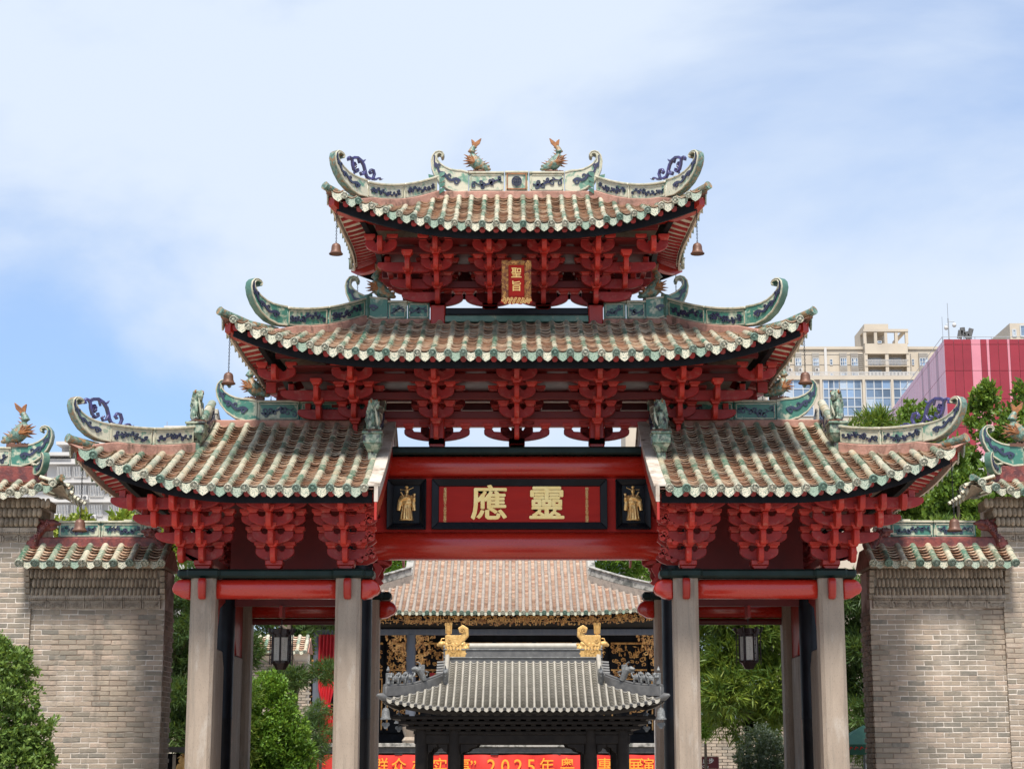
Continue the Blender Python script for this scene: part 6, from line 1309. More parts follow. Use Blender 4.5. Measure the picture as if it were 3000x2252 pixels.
for z0, z1, d in ((6.45, 6.47, 0), (6.72, 6.75, 0)):
    mb = MB()
    for i in range(30): mb.box(xs[i], xs[i + 1], 33.91, 33.95, z0 + fz((xs[i] + xs[i + 1]) / 2), z1 + fz((xs[i] + xs[i + 1]) / 2))
    mb.build('gilded_moulding', M['goldcarve'], fb, smooth=0)
MB().box(-7.6, 6.5, 34.85, 35.1, 6.04, 6.26).build('beam', M['greycol'], ST, bevel=0.02)
for x in (-7.18, -3.83, 5.3):
    MB().lathe([(0.27, 2.2), (0.30, 2.3), (0.20, 2.42), (0.26, 2.6), (0.29, 2.72), (0.30, 2.78)], 18, (x, 35, 0)).build('column_base', M['stone'], ST, smooth=50)
    MB().lathe([(0.19, 2.78), (0.185, 6.05)], 18, (x, 35, 0)).build('column', M['greycol'], ST, smooth=50)
    for q in (-1, 1):
        ed = lambda px, pz, x=x, q=q: (px - x) * q < 0.2 + 0.75 * (pz - 4.6) / 1.4 and (px - x) * q > 0.18
        carving('hanging_carving', ST, min(x + q * 0.18, x + q * 0.95), max(x + q * 0.18, x + q * 0.95), 34.95, 4.6, 6.03, 120, int(x * 7) + q, edge=ed, size=1.3)
MB().box(-8.2, 6.5, 37.6, 37.8, 2.2, 6.6).build('back_wall', M['blackwood'], ST)
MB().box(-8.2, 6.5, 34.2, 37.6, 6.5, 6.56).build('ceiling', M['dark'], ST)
for i, (x0, x1) in enumerate(((-8.0, -6.6), (-6.5, -5.0), (-4.9, -3.9), (-3.7, -2.4), (-2.3, -0.9), (-0.8, 0.6), (0.7, 2.1), (2.2, 3.4), (3.5, 4.9), (5.0, 6.3))):
    p = MB().box(x0, x1, 37.5, 37.598, 2.6, 5.95).build('screen_panel', M['blackwood'], ST, bevel=0.01)
    fr = MB()
    for a, b, c, d in ((x0 + 0.03, x1 - 0.03, 5.86, 5.93), (x0 + 0.03, x1 - 0.03, 4.88, 4.94), (x0 + 0.03, x1 - 0.03, 4.55, 4.60), (x0 + 0.03, x0 + 0.08, 2.7, 4.55), (x1 - 0.08, x1 - 0.03, 2.7, 4.55)): fr.box(a, b, 37.45, 37.5, c, d)
    fr.build('gilded_frame', M['goldcarve'], p, smooth=0)
    carving('gilded_carving', p, x0 + 0.08, x1 - 0.08, 37.49, 5.0, 5.82, 60, 100 + i, size=1.3); carving('gilded_carving', p, x0 + 0.08, x1 - 0.08, 37.49, 4.62, 4.86, 40, 130 + i)
    carving('gilded_carving', p, x0 + 0.15, x1 - 0.15, 37.49, 3.3, 4.4, 40, 160 + i, size=1.5)
    if i % 3 == 0: MB().box(x0 + 0.45, x0 + 0.62, 37.3, 37.36, 4.2, 4.8).build('red_ribbon', M['curtain'], p)
MB().box(-8.6, 6.5, 34.4, 38.2, 2.06, 2.20).build('stage_edge', M['oldstone'], ST, bevel=0.015)
MB().box(-8.5, 6.4, 34.52, 38.2, 1.84, 2.058).build('edge_moulding', M['greydark'], ST, bevel=0.02)
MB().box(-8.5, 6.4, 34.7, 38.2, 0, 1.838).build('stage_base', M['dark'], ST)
for x, w, z, mt in ((1.55, 0.75, 0.13, 'blue'), (-2.0, 0.5, 0.08, 'curtain'), (2.5, 0.9, 0.09, 'aged'), (-3.0, 0.3, 0.05, 'violet')):
    MB().prism([(x - w, 2.2), (x + w, 2.2), (x + w * 0.7, 2.2 + z), (x + w * 0.1, 2.2 + z * 0.8), (x - w * 0.6, 2.2 + z * 1.1)], 34.9, 35.5).build('folded_cloth', M['violet'] if mt == 'violet' else M[mt], None); o = bpy.context.scene.objects
for i, (o, lb) in enumerate(zip([c for c in COL.objects if c.name.startswith('folded_cloth')], ('bright blue folded cloth lying on the stage edge', 'red folded cloth on the stage edge behind the pavilion columns', 'dark red folded cloth right of the blue cloth on the stage', 'small violet folded cloth on the left of the stage edge'))): tag(o, lb, 'cloth', 'cloths lying on the stage edge')
# curtain tied in the middle
cu = thing('stage_curtain', 'tall red curtain tied in the middle beside the left stage column', 'curtain', (-6.85, 34.75, 2.2)); mb = MB(); vs = []; nz, nx_ = 30, 36
for i in range(nz + 1):
    z = 6.05 - 3.9 * i / nz; f = i / nz; w = 0.27 * (1 - 0.30 * min(1, f / 0.62)) if f < 0.62 else (0.20 + 0.28 * abs(f - 0.68) / 0.32 if f > 0.68 else 0.20)
    w = 0.30 if f < 0.5 else (0.30 - 0.16 * (f - 0.5) / 0.15 if f < 0.65 else (0.14 + 0.16 * min(1, (f - 0.65) / 0.1) if f < 0.8 else 0.30 - 0.10 * math.sin((f - 0.8) * 12)))
    for j in range(nx_ + 1):
        u = -1 + 2 * j / nx_; vs.append((-6.88 + u * w + 0.04 * f, 34.75 - 0.09 * math.sin(u * 15 + 1.5 * math.sin(f * 5)) * (0.5 + w), z))
mb.add(vs, [(i * (nx_ + 1) + j, i * (nx_ + 1) + j + 1, (i + 1) * (nx_ + 1) + j + 1, (i + 1) * (nx_ + 1) + j) for i in range(nz) for j in range(nx_)]); mb.build('drape', M['curtain'], cu, smooth=180)
MB().lathe([(0.15, 0), (0.18, 0.06), (0.15, 0.12)], 14, (-6.85, 34.75, 3.42)).build('tie', M['curtain'], cu, smooth=50)
# banner
bn = thing('banner', 'long red cloth banner with orange characters hung below the stage edge', 'banner', (-0.9, 34.4, 1.8)); mb = MB(); vs = []; nx_, nz = 160, 10
bw = lambda x, z: 34.36 + 0.018 * math.sin(x * 5 + z * 3) + 0.012 * math.sin(x * 13 - z * 4) + 0.02 * math.sin(x * 2.1 + 5 * z)
for i in range(nz + 1):
    for j in range(nx_ + 1):
        x = -7.45 + 13.0 * j / nx_; z = 1.80 - 0.95 * i / nz - 0.02 * math.sin(x * 2.4) ** 2 * (1 - i / nz); vs.append((x, bw(x, z), z))
mb.add(vs, [(i * (nx_ + 1) + j, i * (nx_ + 1) + j + 1, (i + 1) * (nx_ + 1) + j + 1, (i + 1) * (nx_ + 1) + j) for i in range(nz) for j in range(nx_)]); mb.build('cloth', M['banner'], bn, smooth=180)
for ch, v in (('“', 697), ('我', 735), ('为', 775), ('群', 822), ('众', 861), ('办', 905), ('实', 950), ('事', 1000), ('”', 1022), ('2', 1061), ('0', 1091), ('2', 1119), ('5', 1147), ('年', 1181), ('粤', 1225), ('剧', 1270), ('惠', 1306), ('民', 1340), ('展', 1371), ('演', 1397)):
    me = text_mesh(ch, 0.60 if ch not in '2025' else 0.72, M['bannertext'], 0.004, 0.002); X = at(v, 1650, 34.3).x
    put(bpy.data.objects.new('lettering', me), bn, front(X, 34.30, 1.36, 0.92, 1.0))
for x in (-6.4, -4.2, -2.9, -0.8, 1.4, 3.4, 5.0): MB().box(x - 0.14, x + 0.14, 34.34, 34.5, 1.79, 1.835).build('hook', M['iron'], bn)
# ---------------------------------------------------------------- courtyard walls
cw = thing('courtyard_wall', 'pale brick courtyard wall with a small tiled coping behind the pine branches', 'wall', (-8.2, 28, 0))
MB().box(-12, -6.75, 28, 28.5, 0, 5.0).build('wall_core', M['plaster'], cw); brc = random.Random(4)
bj = [T(-11.9 + 0.31 * i + 0.155 * (k % 2), 27.93, 2.0 + 0.09 * k) for k in range(31) for i in range(17)]
for m_ in bj[::2][:0]: pass
join_copies('bricks', BRK, bj, M['brick'], cw)
MB().prism([(27.6, 5.0), (28.25, 5.5), (28.9, 5.0)], -12, -6.7, 'x').build('coping_roof', M['pink'], cw)
tile_slope(cw, [(-12 + 0.26 * i, 0) for i in range(21)], [(-11.87 + 0.26 * i, 0) for i in range(20)], lambda x, t: Vector((x, 28.25 - 0.7 * t, 5.55 - 0.5 * t)), (1, 0, 0), 0.07, 0.26, 0.3, 0.12, MKW, None)
rw_ = thing('screen_wall', 'dull grey brick wall low behind the silvery shrub in the right bay', 'wall', (9, 22, 0))
MB().box(4.0, 14, 22.12, 22.6, 0, 2.75).build('wall_core', M['mortar'], rw_)
join_copies('bricks', BRK, [T(4.2 + 0.31 * i + 0.155 * (k % 2), 22.05, 0.9 + 0.0872 * k) for k in range(21) for i in range(31)], M['brick'], rw_)
sg = thing('notice_sign', 'small maroon no-entry sign with white lettering beside the right inner pillar', 'sign', (5.6, 12, 1.6))
c_ = at(1519, 1646, 12); MB().box(c_.x - 0.42, c_.x + 0.36, 12, 12.03, c_.z - 0.14, c_.z + 0.14).build('board', M['sign'], sg, bevel=0.01)
put(bpy.data.objects.new('lettering', text_mesh('游客止步', 0.13, M['signtext'], 0.002, 0.002, spacing=1.15)), sg, front(c_.x - 0.03, 11.995, c_.z + 0.035)); put(bpy.data.objects.new('lettering', text_mesh('Staff Only', 0.075, M['signtext'], 0.002, 0.001)), sg, front(c_.x - 0.03, 11.995, c_.z - 0.085))
MB().tube([(c_.x, 12.04, 0), (c_.x, 12.04, c_.z)], 0.025, 8).build('post', M['metal'], sg)
u_ = at(1862, 1612, 4); um = thing('market_umbrella', 'green canvas sunshade with red and white print at the foot of the right wall', 'umbrella', (u_.x, 4, 0))
mb = MB(); vs = [(u_.x + 0.15, 4.6, u_.z + 0.42)]
for a, b in ((-1, -1), (1, -1), (1, 1), (-1, 1)): vs.append((u_.x + 0.15 + a * 0.62, 4.6 + b * 0.62, u_.z + 0.05))
for a, b in ((-1, -1), (1, -1), (1, 1), (-1, 1)): vs.append((u_.x + 0.15 + a * 0.62, 4.6 + b * 0.62, u_.z - 0.14))
mb.add(vs, [(0, 1, 2), (0, 2, 3), (0, 3, 4), (0, 4, 1)] + [(1 + i, 1 + (i + 1) % 4, 5 + (i + 1) % 4, 5 + i) for i in range(4)]); mb.build('canopy', M['awning'], um, smooth=0)
MB().tube([(u_.x + 0.15, 4.6, 0), (u_.x + 0.15, 4.6, u_.z + 0.4)], 0.03, 8).build('pole', M['metal'], um)
pr_ = MB(); rz = random.Random(2)
for i in range(9): x = u_.x - 0.35 + 0.1 * i; pr_.strip(at_frame((x, 3.975, u_.z - 0.05), (1, 0, 0), (0, -1, 0)), [(0, 0), (0.03, 0.05), (0.07, 0.03)], [0.02, 0.025, 0.01], 0, 0.006)
pr_.build('print', M['banner'], um, smooth=0)
k_ = thing('shrine_kiosk', 'dark kiosk with gilded ornament at the foot of the left outer pillar', 'kiosk', (-6.9, 3.2, 0)); c_ = at(392, 1640, 3)
MB().box(c_.x - 0.35, c_.x + 0.35, 3.0, 3.6, 0, c_.z + 0.12).build('cabinet', M['blackwood'], k_); MB().prism([(c_.x - 0.5, c_.z + 0.15), (c_.x + 0.45, c_.z + 0.12), (c_.x + 0.4, c_.z + 0.22), (c_.x - 0.45, c_.z + 0.25)], 2.8, 3.7).build('roof', M['greydark'], k_)
carving('gilded_ornament', k_, c_.x - 0.02, c_.x + 0.10, 2.99, c_.z - 0.4, c_.z + 0.1, 40, 77, 'gold'); MB().box(c_.x - 0.16, c_.x - 0.1, 2.97, 3.0, 0.2, c_.z + 0.1).build('jamb', M['plaster'], k_)
# ---------------------------------------------------------------- trees and shrubs
def leaves(parent, name, blobs, n, ll, lw, m, seed, rosette=1, droop=0.0, shell=0.55, up=0.25):
    """n leaf blades spread through ellipsoids (x,y,z,rx,ry,rz); rosette>1 groups blades into tufts"""
    g = np.random.default_rng(seed); B = np.array(blobs, float); vol = B[:, 3] * B[:, 4] * B[:, 5]; pk = vol ** 0.72; pk /= pk.sum()
    k = max(1, n // rosette); idx = g.choice(len(B), k, p=pk)
    d = g.normal(size=(k, 3)); d /= np.linalg.norm(d, axis=1)[:, None]; r = shell + (1 - shell) * g.random(k) ** 0.6
    r *= 1 + 0.16 * np.sin(d[:, 0] * 7 + idx) * np.cos(d[:, 2] * 6 + idx * 1.7)
    c = B[idx, :3] + d * B[idx, 3:6] * r[:, None]
    c = np.repeat(c, rosette, 0); d = np.repeat(d, rosette, 0); tone = np.repeat(g.random(k), rosette) * 0.6 + 0.4 * g.random(k * rosette)
    N_ = len(c)
    if rosette > 1: c = c + g.normal(size=(N_, 3)) * ll * 0.18
    a = d * 0.8 + g.normal(size=(N_, 3)) * 0.75 + np.array([0, 0, up - droop]); a /= np.linalg.norm(a, axis=1)[:, None]
    s = np.cross(a, g.normal(size=(N_, 3))); s /= np.linalg.norm(s, axis=1)[:, None] + 1e-9
    bs = np.repeat((0.75 + 0.6 * g.random(len(B)))[idx], rosette); L_ = (ll * bs * (0.55 + 0.8 * g.random(N_)))[:, None]; W_ = (lw * (0.7 + 0.6 * g.random(N_)))[:, None] / 2
    nrm = np.cross(a, s)
    v = np.stack([c, c + a * L_ * 0.45 + s * W_ + nrm * W_ * 0.3, c + a * L_, c + a * L_ * 0.45 - s * W_ + nrm * W_ * 0.3], 1).reshape(-1, 3)
    me = bpy.data.meshes.new(name); me.vertices.add(N_ * 4); me.vertices.foreach_set('co', v.ravel().astype(np.float32))
    me.loops.add(N_ * 4); me.loops.foreach_set('vertex_index', np.arange(N_ * 4, dtype=np.int32)); me.polygons.add(N_)
    me.polygons.foreach_set('loop_start', np.arange(0, N_ * 4, 4, dtype=np.int32)); me.update(calc_edges=True)
    t = me.attributes.new('rnd', 'FLOAT', 'POINT'); t.data.foreach_set('value', np.repeat(np.clip(tone, 0, 1), 4).astype(np.float32))
    me.materials.append(m); return put(bpy.data.objects.new(name, me), parent)
def limb(parent, pts, r0, r1, name='trunk'):
    k = len(pts); return MB().tube(pts, taper(k, r0, r1), 9).build(name, M['bark'], parent, smooth=60)
def cloud(cx, cy, cz, rx, ry, rz, n, seed, k=0.42):
    q = random.Random(seed); out = []
    for i in range(n):
        while True:
            a, b, c = q.uniform(-1, 1), q.uniform(-1, 1), q.uniform(-1, 1)
            if 0.12 < a * a + b * b + c * c < 1: break
        s = q.uniform(0.7, 1.25) * k; out.append((cx + a * rx, cy + b * ry, cz + c * rz, rx * s, ry * s, rz * s * q.uniform(0.7, 1.0)))
    return out
def plant(name, label, cat, base, group=None): return thing(name, label, cat, base, group)
# bush at the lower left, close to the wall
b = plant('leafy_bush', 'bright green small-leaved bush in front of the left brick wall', 'bush', (-8.6, -2.6, 0))
limb(b, [(-8.6, -2.6, 0), (-8.55, -2.6, 0.9), (-8.45, -2.6, 1.9)], 0.07, 0.03)
limb(b, [(-8.55, -2.6, 0.8), (-8.2, -2.7, 1.5), (-8.0, -2.7, 2.1)], 0.04, 0.015, 'limb'); limb(b, [(-8.55, -2.6, 0.8), (-8.9, -2.5, 1.6), (-9.0, -2.6, 2.5)], 0.04, 0.015, 'limb')
lv = [(x + 0.3, y, z + 0.3, a * 1.12, b_, c * 1.1) for x, y, z, a, b_, c in [(-8.50, -2.6, 2.6, 0.55, 0.55, 0.5), (-8.75, -2.6, 3.05, 0.4, 0.4, 0.35), (-8.05, -2.7, 2.25, 0.35, 0.4, 0.3), (-8.3, -2.6, 1.8, 0.6, 0.6, 0.45), (-7.85, -2.6, 1.75, 0.35, 0.35, 0.3), (-8.9, -2.6, 2.2, 0.6, 0.5, 0.5), (-8.0, -2.6, 1.25, 0.55, 0.5, 0.4), (-8.9, -2.6, 1.3, 0.6, 0.5, 0.5), (-8.15, -2.55, 2.75, 0.28, 0.3, 0.22), (-7.75, -2.6, 1.35, 0.3, 0.3, 0.22), (-8.3, -2.6, 0.7, 0.8, 0.5, 0.6)]]
leaves(b, 'crown', lv, 26000, 0.075, 0.04, L_BUSH, 1, rosette=5, shell=0.35)
b = plant('small_shrub', 'tuft of pale green leaves at the right edge in front of the brick pier', 'shrub', (8.7, -2.4, 0)); limb(b, [(8.7, -2.4, 0), (8.62, -2.4, 1.0), (8.5, -2.4, 1.6)], 0.03, 0.01)
leaves(b, 'crown', [(8.42, -2.4, 1.62, 0.28, 0.25, 0.25), (8.55, -2.4, 1.35, 0.3, 0.3, 0.25), (8.38, -2.4, 1.45, 0.16, 0.2, 0.16)], 1500, 0.085, 0.038, L_BUSH, 2, rosette=5, shell=0.3)
def shoots(lv, n, seed, r=0.07):
    q = random.Random(seed); out = []
    for i in range(n):
        x, y, z, a, b_, c = q.choice(lv); th, ph = q.uniform(0, 6.28), q.uniform(-0.3, 1.4); k = q.uniform(1.0, 1.22)
        out.append((x + a * k * math.cos(th) * math.cos(ph), y + b_ * k * math.sin(th) * math.cos(ph), z + c * k * math.sin(ph), r * q.uniform(0.7, 1.5), r * q.uniform(0.7, 1.5), r * q.uniform(0.9, 2.0)))
    return out
leaves([o for o in COL.objects if o.name == 'leafy_bush'][0], 'shoots', shoots(lv, 60, 5), 3600, 0.08, 0.042, L_BUSH, 19, rosette=4, shell=0.2, up=0.7)
# pines in the left bay and in the strip beside the left wall
b = plant('pine_tree', 'dark pine with layered needle pads in the gap beside the left wall', 'tree', (-7.3, 8.5, 0), 'pines behind the archway')
limb(b, [(-7.3, 8.5, 0), (-7.2, 8.5, 2), (-7.45, 8.5, 3.6), (-7.2, 8.5, 5.2)], 0.14, 0.06)
for i, (x, z) in enumerate(((-7.0, 2.4), (-7.6, 3.4), (-6.9, 4.3))): limb(b, [(-7.3, 8.5, z - 0.4), ((x - 7.3) / 2, 8.4, z - 0.1), (x, 8.3, z)], 0.05, 0.02, 'limb')
pads = [(-7.2, 8.3, 5.15, 0.7, 0.6, 0.38), (-7.1, 8.2, 4.35, 0.8, 0.6, 0.36), (-7.4, 8.6, 3.75, 0.7, 0.6, 0.3), (-7.1, 8.2, 3.0, 0.62, 0.5, 0.34), (-7.3, 8.4, 2.2, 0.6, 0.5, 0.36), (-7.3, 8.7, 4.8, 0.8, 0.6, 0.6), (-7.3, 9.0, 3.4, 0.9, 0.5, 1.1), (-7.35, 8.6, 2.6, 0.7, 0.5, 0.5)]
leaves(b, 'crown', pads, 34000, 0.17, 0.02, L_PINE, 3, rosette=10, shell=0.3)
b = plant('pine_tree', 'open pine with bare twisting branches behind the left lantern', 'tree', (-4.85, 9, 0), 'pines behind the archway')
limb(b, [(-4.8, 9, 0), (-4.95, 9, 2.2), (-4.86, 9, 3.2), (-5.05, 9, 4.2), (-4.9, 9, 5.4)], 0.13, 0.07)
for pts in ([(-4.95, 9, 4.35), (-5.5, 8.9, 4.75), (-6.0, 8.8, 4.6), (-6.5, 8.8, 4.9)], [(-5.0, 9, 4.6), (-4.5, 8.9, 4.95), (-4.0, 8.9, 4.75), (-3.6, 8.8, 4.95)], [(-4.9, 9, 3.3), (-4.4, 8.9, 3.6), (-3.9, 8.9, 3.55)], [(-4.95, 9, 5.0), (-5.3, 9, 5.5), (-5.2, 9, 5.9)], [(-4.95, 9, 3.9), (-5.7, 9, 3.9), (-6.2, 9, 3.7)]): limb(b, pts, 0.045, 0.014, 'limb')
pads = [(-6.05, 8.9, 4.95, 0.5, 0.5, 0.24), (-4.9, 9.2, 5.35, 1.0, 0.6, 0.26), (-4.15, 9.0, 4.75, 0.65, 0.4, 0.28), (-6.15, 8.8, 4.0, 0.6, 0.5, 0.5), (-6.3, 9, 4.5, 0.4, 0.4, 0.3), (-4.15, 8.9, 3.5, 0.45, 0.4, 0.22), (-5.0, 8.8, 3.35, 0.5, 0.4, 0.25), (-5.9, 9, 5.5, 0.6, 0.4, 0.25), (-3.8, 9.0, 5.3, 0.5, 0.4, 0.2)]
leaves(b, 'crown', pads, 24000, 0.16, 0.02, L_PINE, 4, rosette=10, shell=0.25)
b = plant('pine_tree', 'young feathery pine beside the red curtain', 'tree', (-4.95, 15, 0), 'pines behind the archway'); limb(b, [(-4.95, 15, 0), (-4.9, 15, 1.6), (-4.95, 15, 2.6)], 0.06, 0.02)
leaves(b, 'crown', [(-5.05, 15, 2.75, 0.34, 0.35, 0.36), (-5.0, 15, 2.3, 0.42, 0.4, 0.34), (-5.1, 15, 1.8, 0.42, 0.4, 0.36)], 3600, 0.17, 0.02, L_PINE, 5, rosette=10, shell=0.2)
b = plant('clipped_shrub', 'dense bright green rounded shrub in the left bay', 'shrub', (-5.0, 7, 0)); limb(b, [(-5.0, 7, 0), (-5.0, 7, 1.5)], 0.09, 0.05)
leaves(b, 'crown', [(-5.0, 7, 1.8, 0.78, 0.75, 0.85), (-5.05, 7, 2.6, 0.58, 0.58, 0.62), (-5.15, 7, 3.05, 0.40, 0.4, 0.36), (-4.75, 7, 1.25, 0.66, 0.6, 0.6), (-5.3, 7, 1.3, 0.6, 0.6, 0.6)] + cloud(-4.98, 7, 2.05, 0.72, 0.7, 1.0, 22, 9, 0.24), 34000, 0.072, 0.042, L_SHRUB, 6, rosette=4, shell=0.5, up=0.45)
b = plant('leafy_tuft', 'feathery light green sprig at the left side of the rounded shrub', 'shrub', (-5.75, 6.4, 0)); limb(b, [(-5.75, 6.4, 0), (-5.7, 6.4, 2.4)], 0.04, 0.015)
leaves(b, 'crown', [(-5.62, 6.4, 2.9, 0.45, 0.35, 0.3), (-5.55, 6.4, 2.3, 0.42, 0.35, 0.3), (-5.5, 6.4, 1.85, 0.40, 0.3, 0.25)], 3200, 0.17, 0.02, L_PODO, 7, rosette=10, shell=0.1)
b = plant('leafy_tree', 'dark broadleaf tree beyond the courtyard wall in the left bay', 'tree', (-9.7, 31, 0)); limb(b, [(-9.7, 31, 0), (-9.5, 31, 3), (-9.7, 31, 6)], 0.25, 0.1)
leaves(b, 'crown', cloud(-9.6, 31, 6.4, 1.6, 1.2, 2.2, 22, 43, 0.4) + cloud(-7.9, 31.5, 6.3, 0.9, 0.8, 1.6, 10, 44, 0.45), 16000, 0.24, 0.07, L_PINE, 18, rosette=6, shell=0.4)
# right bay
b = plant('yew_pine_tree', 'large yellow-green yew pine filling the right side bay', 'tree', (5.0, 9, 0)); limb(b, [(5.0, 9.4, 0), (5.1, 9.4, 2.5), (4.9, 9.4, 5)], 0.16, 0.08)
leaves(b, 'crown', cloud(4.95, 9.3, 3.9, 1.05, 0.8, 1.7, 24, 31, 0.36) + [(4.6, 8.8, 4.9, 0.6, 0.5, 0.5), (5.4, 8.8, 3.2, 0.7, 0.5, 0.55), (4.5, 8.7, 3.0, 0.55, 0.5, 0.5), (5.3, 8.7, 4.5, 0.5, 0.5, 0.5), (4.9, 9.9, 3.6, 1.2, 0.4, 1.8)], 40000, 0.20, 0.028, L_PODO, 8, rosette=12, shell=0.45, up=0.1)
b = plant('leafy_tree', 'light green small tree low behind the right inner pillar', 'tree', (4.35, 12, 0)); limb(b, [(4.4, 12, 0), (4.4, 12, 2.0)], 0.07, 0.03)
leaves(b, 'crown', cloud(4.55, 12, 2.75, 0.6, 0.5, 0.7, 9, 33, 0.45), 7000, 0.11, 0.035, L_SHRUB, 9, rosette=6, shell=0.4)
b = plant('silvery_shrub', 'grey-green small-leaved rounded shrub at the bottom of the right bay', 'shrub', (4.95, 6, 0)); limb(b, [(4.95, 6, 0), (4.95, 6, 1.2)], 0.06, 0.03)
leaves(b, 'crown', [(4.85, 6, 1.75, 0.48, 0.45, 0.62), (5.2, 6, 1.5, 0.5, 0.45, 0.55), (4.95, 6, 1.15, 0.62, 0.5, 0.5)] + cloud(5.0, 6, 1.65, 0.55, 0.5, 0.6, 12, 35, 0.28), 12000, 0.062, 0.034, L_SILVER, 10, rosette=4, shell=0.6)
b = plant('yew_pine_tree', 'dark yew pine in the gap beside the right wall', 'tree', (7.4, 8, 0)); limb(b, [(7.5, 8.4, 0), (7.5, 8.4, 4.8)], 0.12, 0.06)
leaves(b, 'crown', [(7.25, 7.9, 5.0, 0.55, 0.5, 0.4), (7.45, 8.2, 4.1, 0.7, 0.5, 0.5), (7.2, 7.8, 3.9, 0.3, 0.3, 0.25), (7.5, 8.3, 3.2, 0.6, 0.5, 0.5), (7.3, 7.9, 2.5, 0.5, 0.5, 0.4), (7.5, 8.6, 4.0, 0.9, 0.4, 1.6), (7.4, 8.1, 1.95, 0.4, 0.4, 0.35)], 26000, 0.18, 0.024, L_PINE, 11, rosette=12, shell=0.4)
# behind the walls
b = plant('leafy_tree', 'yellow-green leafy tree showing above the left wall ridge', 'tree', (-9.2, 9, 0)); limb(b, [(-9.2, 9, 0), (-9.1, 9, 3), (-9.25, 9, 6.2)], 0.13, 0.05)
leaves(b, 'crown', cloud(-9.15, 9, 6.45, 1.0, 0.8, 0.75, 14, 41, 0.36) + [(-8.0, 9, 6.3, 0.5, 0.5, 0.35), (-7.6, 9, 6.25, 0.4, 0.4, 0.3)], 6500, 0.19, 0.08, L_LIGHT, 12, rosette=5, shell=0.3)
def cypress(label, vx, vy, Y, zbot, w, seed, n):
    t = at(vx, vy, Y); q = random.Random(seed); b = plant('cypress_tree', label, 'tree', (t.x, Y, 0), 'tufted trees right of the archway'); limb(b, [(t.x, Y, 0), (t.x, Y, t.z - 0.4)], 0.16, 0.03)
    bl = []; H = t.z - zbot
    for i in range(80):
        f = q.random() ** 0.7; a = q.uniform(0, 6.28); rr_ = w * (0.12 + 0.88 * (f ** 0.8)) * q.uniform(0.45, 1.0); s = 0.20 + 0.34 * f
        bl.append((t.x + rr_ * math.cos(a), Y + rr_ * math.sin(a) * 0.8, t.z - H * f + 0.1 * q.uniform(-1, 1), s * 0.8, s * 0.8, s * 1.15))
    bl.append((t.x, Y, t.z - 0.25, 0.16, 0.16, 0.32)); bl.append((t.x + 0.05, Y, t.z - 0.7, 0.26, 0.26, 0.4))
    leaves(b, 'crown', bl, n * 3, 0.13, 0.08, L_CYP, seed, rosette=6, shell=0.4, up=0.8)
cypress('tall pointed green tree against the red building', 2131, 828, 14, 5.2, 1.9, 51, 15000)
cypress('tufted green tree cut by the right edge of the picture', 2200, 842, 13, 5.0, 1.5, 52, 14000)
cypress('lower green tree between the archway roof and the right pier', 2062, 965, 12, 4.6, 1.5, 53, 13000)
b = plant('yew_pine_tree', 'feathery tree top behind the right wall ridge', 'tree', (9.2, 7, 0)); limb(b, [(9.2, 7.3, 0), (9.2, 7.3, 5.5)], 0.1, 0.04)
leaves(b, 'crown', cloud(9.0, 7.2, 6.0, 1.2, 0.7, 0.75, 14, 61, 0.36), 12000, 0.16, 0.022, L_PODO, 14, rosette=10, shell=0.35)
b = plant('yew_pine_tree', 'feathery bright green tree tops between the right lion and the blue scroll', 'tree', (9.6, 17, 0)); c0 = at(1880, 905, 17); limb(b, [(c0.x, 17, 0), (c0.x, 17, c0.z - 0.6)], 0.13, 0.04)
leaves(b, 'crown', [(at(1862, 912, 17).x, 17, at(1862, 912, 17).z - 0.3, 0.5, 0.4, 0.45), (at(1893, 905, 17).x, 17, at(1893, 905, 17).z - 0.25, 0.45, 0.4, 0.5), (at(1935, 915, 17).x, 17, at(1935, 915, 17).z - 0.3, 0.5, 0.4, 0.35), (c0.x, 17, c0.z - 1.2, 1.2, 0.6, 0.9)], 6500, 0.26, 0.035, L_PODO, 15, rosette=12, shell=0.2, up=0.5)
cypress('slim dark tree behind the blue scroll ornament', 1962, 862, 18, 8.2, 0.75, 54, 4500); cypress('slim bright tree right of the blue scroll ornament', 1996, 872, 18.5, 8.4, 0.7, 55, 4500)
for i, (v0, v1, lb) in enumerate(((815, 890, 'feathery green trees above the left hip of the stage roof'), (1275, 1420, 'feathery green trees above the right hip of the stage roof'))):
    p0, p1 = at(v0, 1235, 50), at(v1, 1235, 50); b = plant('bamboo_grove', lb, 'trees', ((p0.x + p1.x) / 2, 50, 0)); b['kind'] = 'stuff'
    cx_ = (p0.x + p1.x) / 2; o_ = leaves(b, 'crown', cloud(cx_, 50, 10.2, (p1.x - p0.x) * 0.75 + 0.6, 1.5, 2.0, 22, 71 + i, 0.34), 13000, 0.34, 0.05, L_SHRUB, 16 + i, rosette=8, shell=0.35)
    limb(b, [(cx_, 50.5, 0), (cx_, 50.5, 9)], 0.15, 0.08)
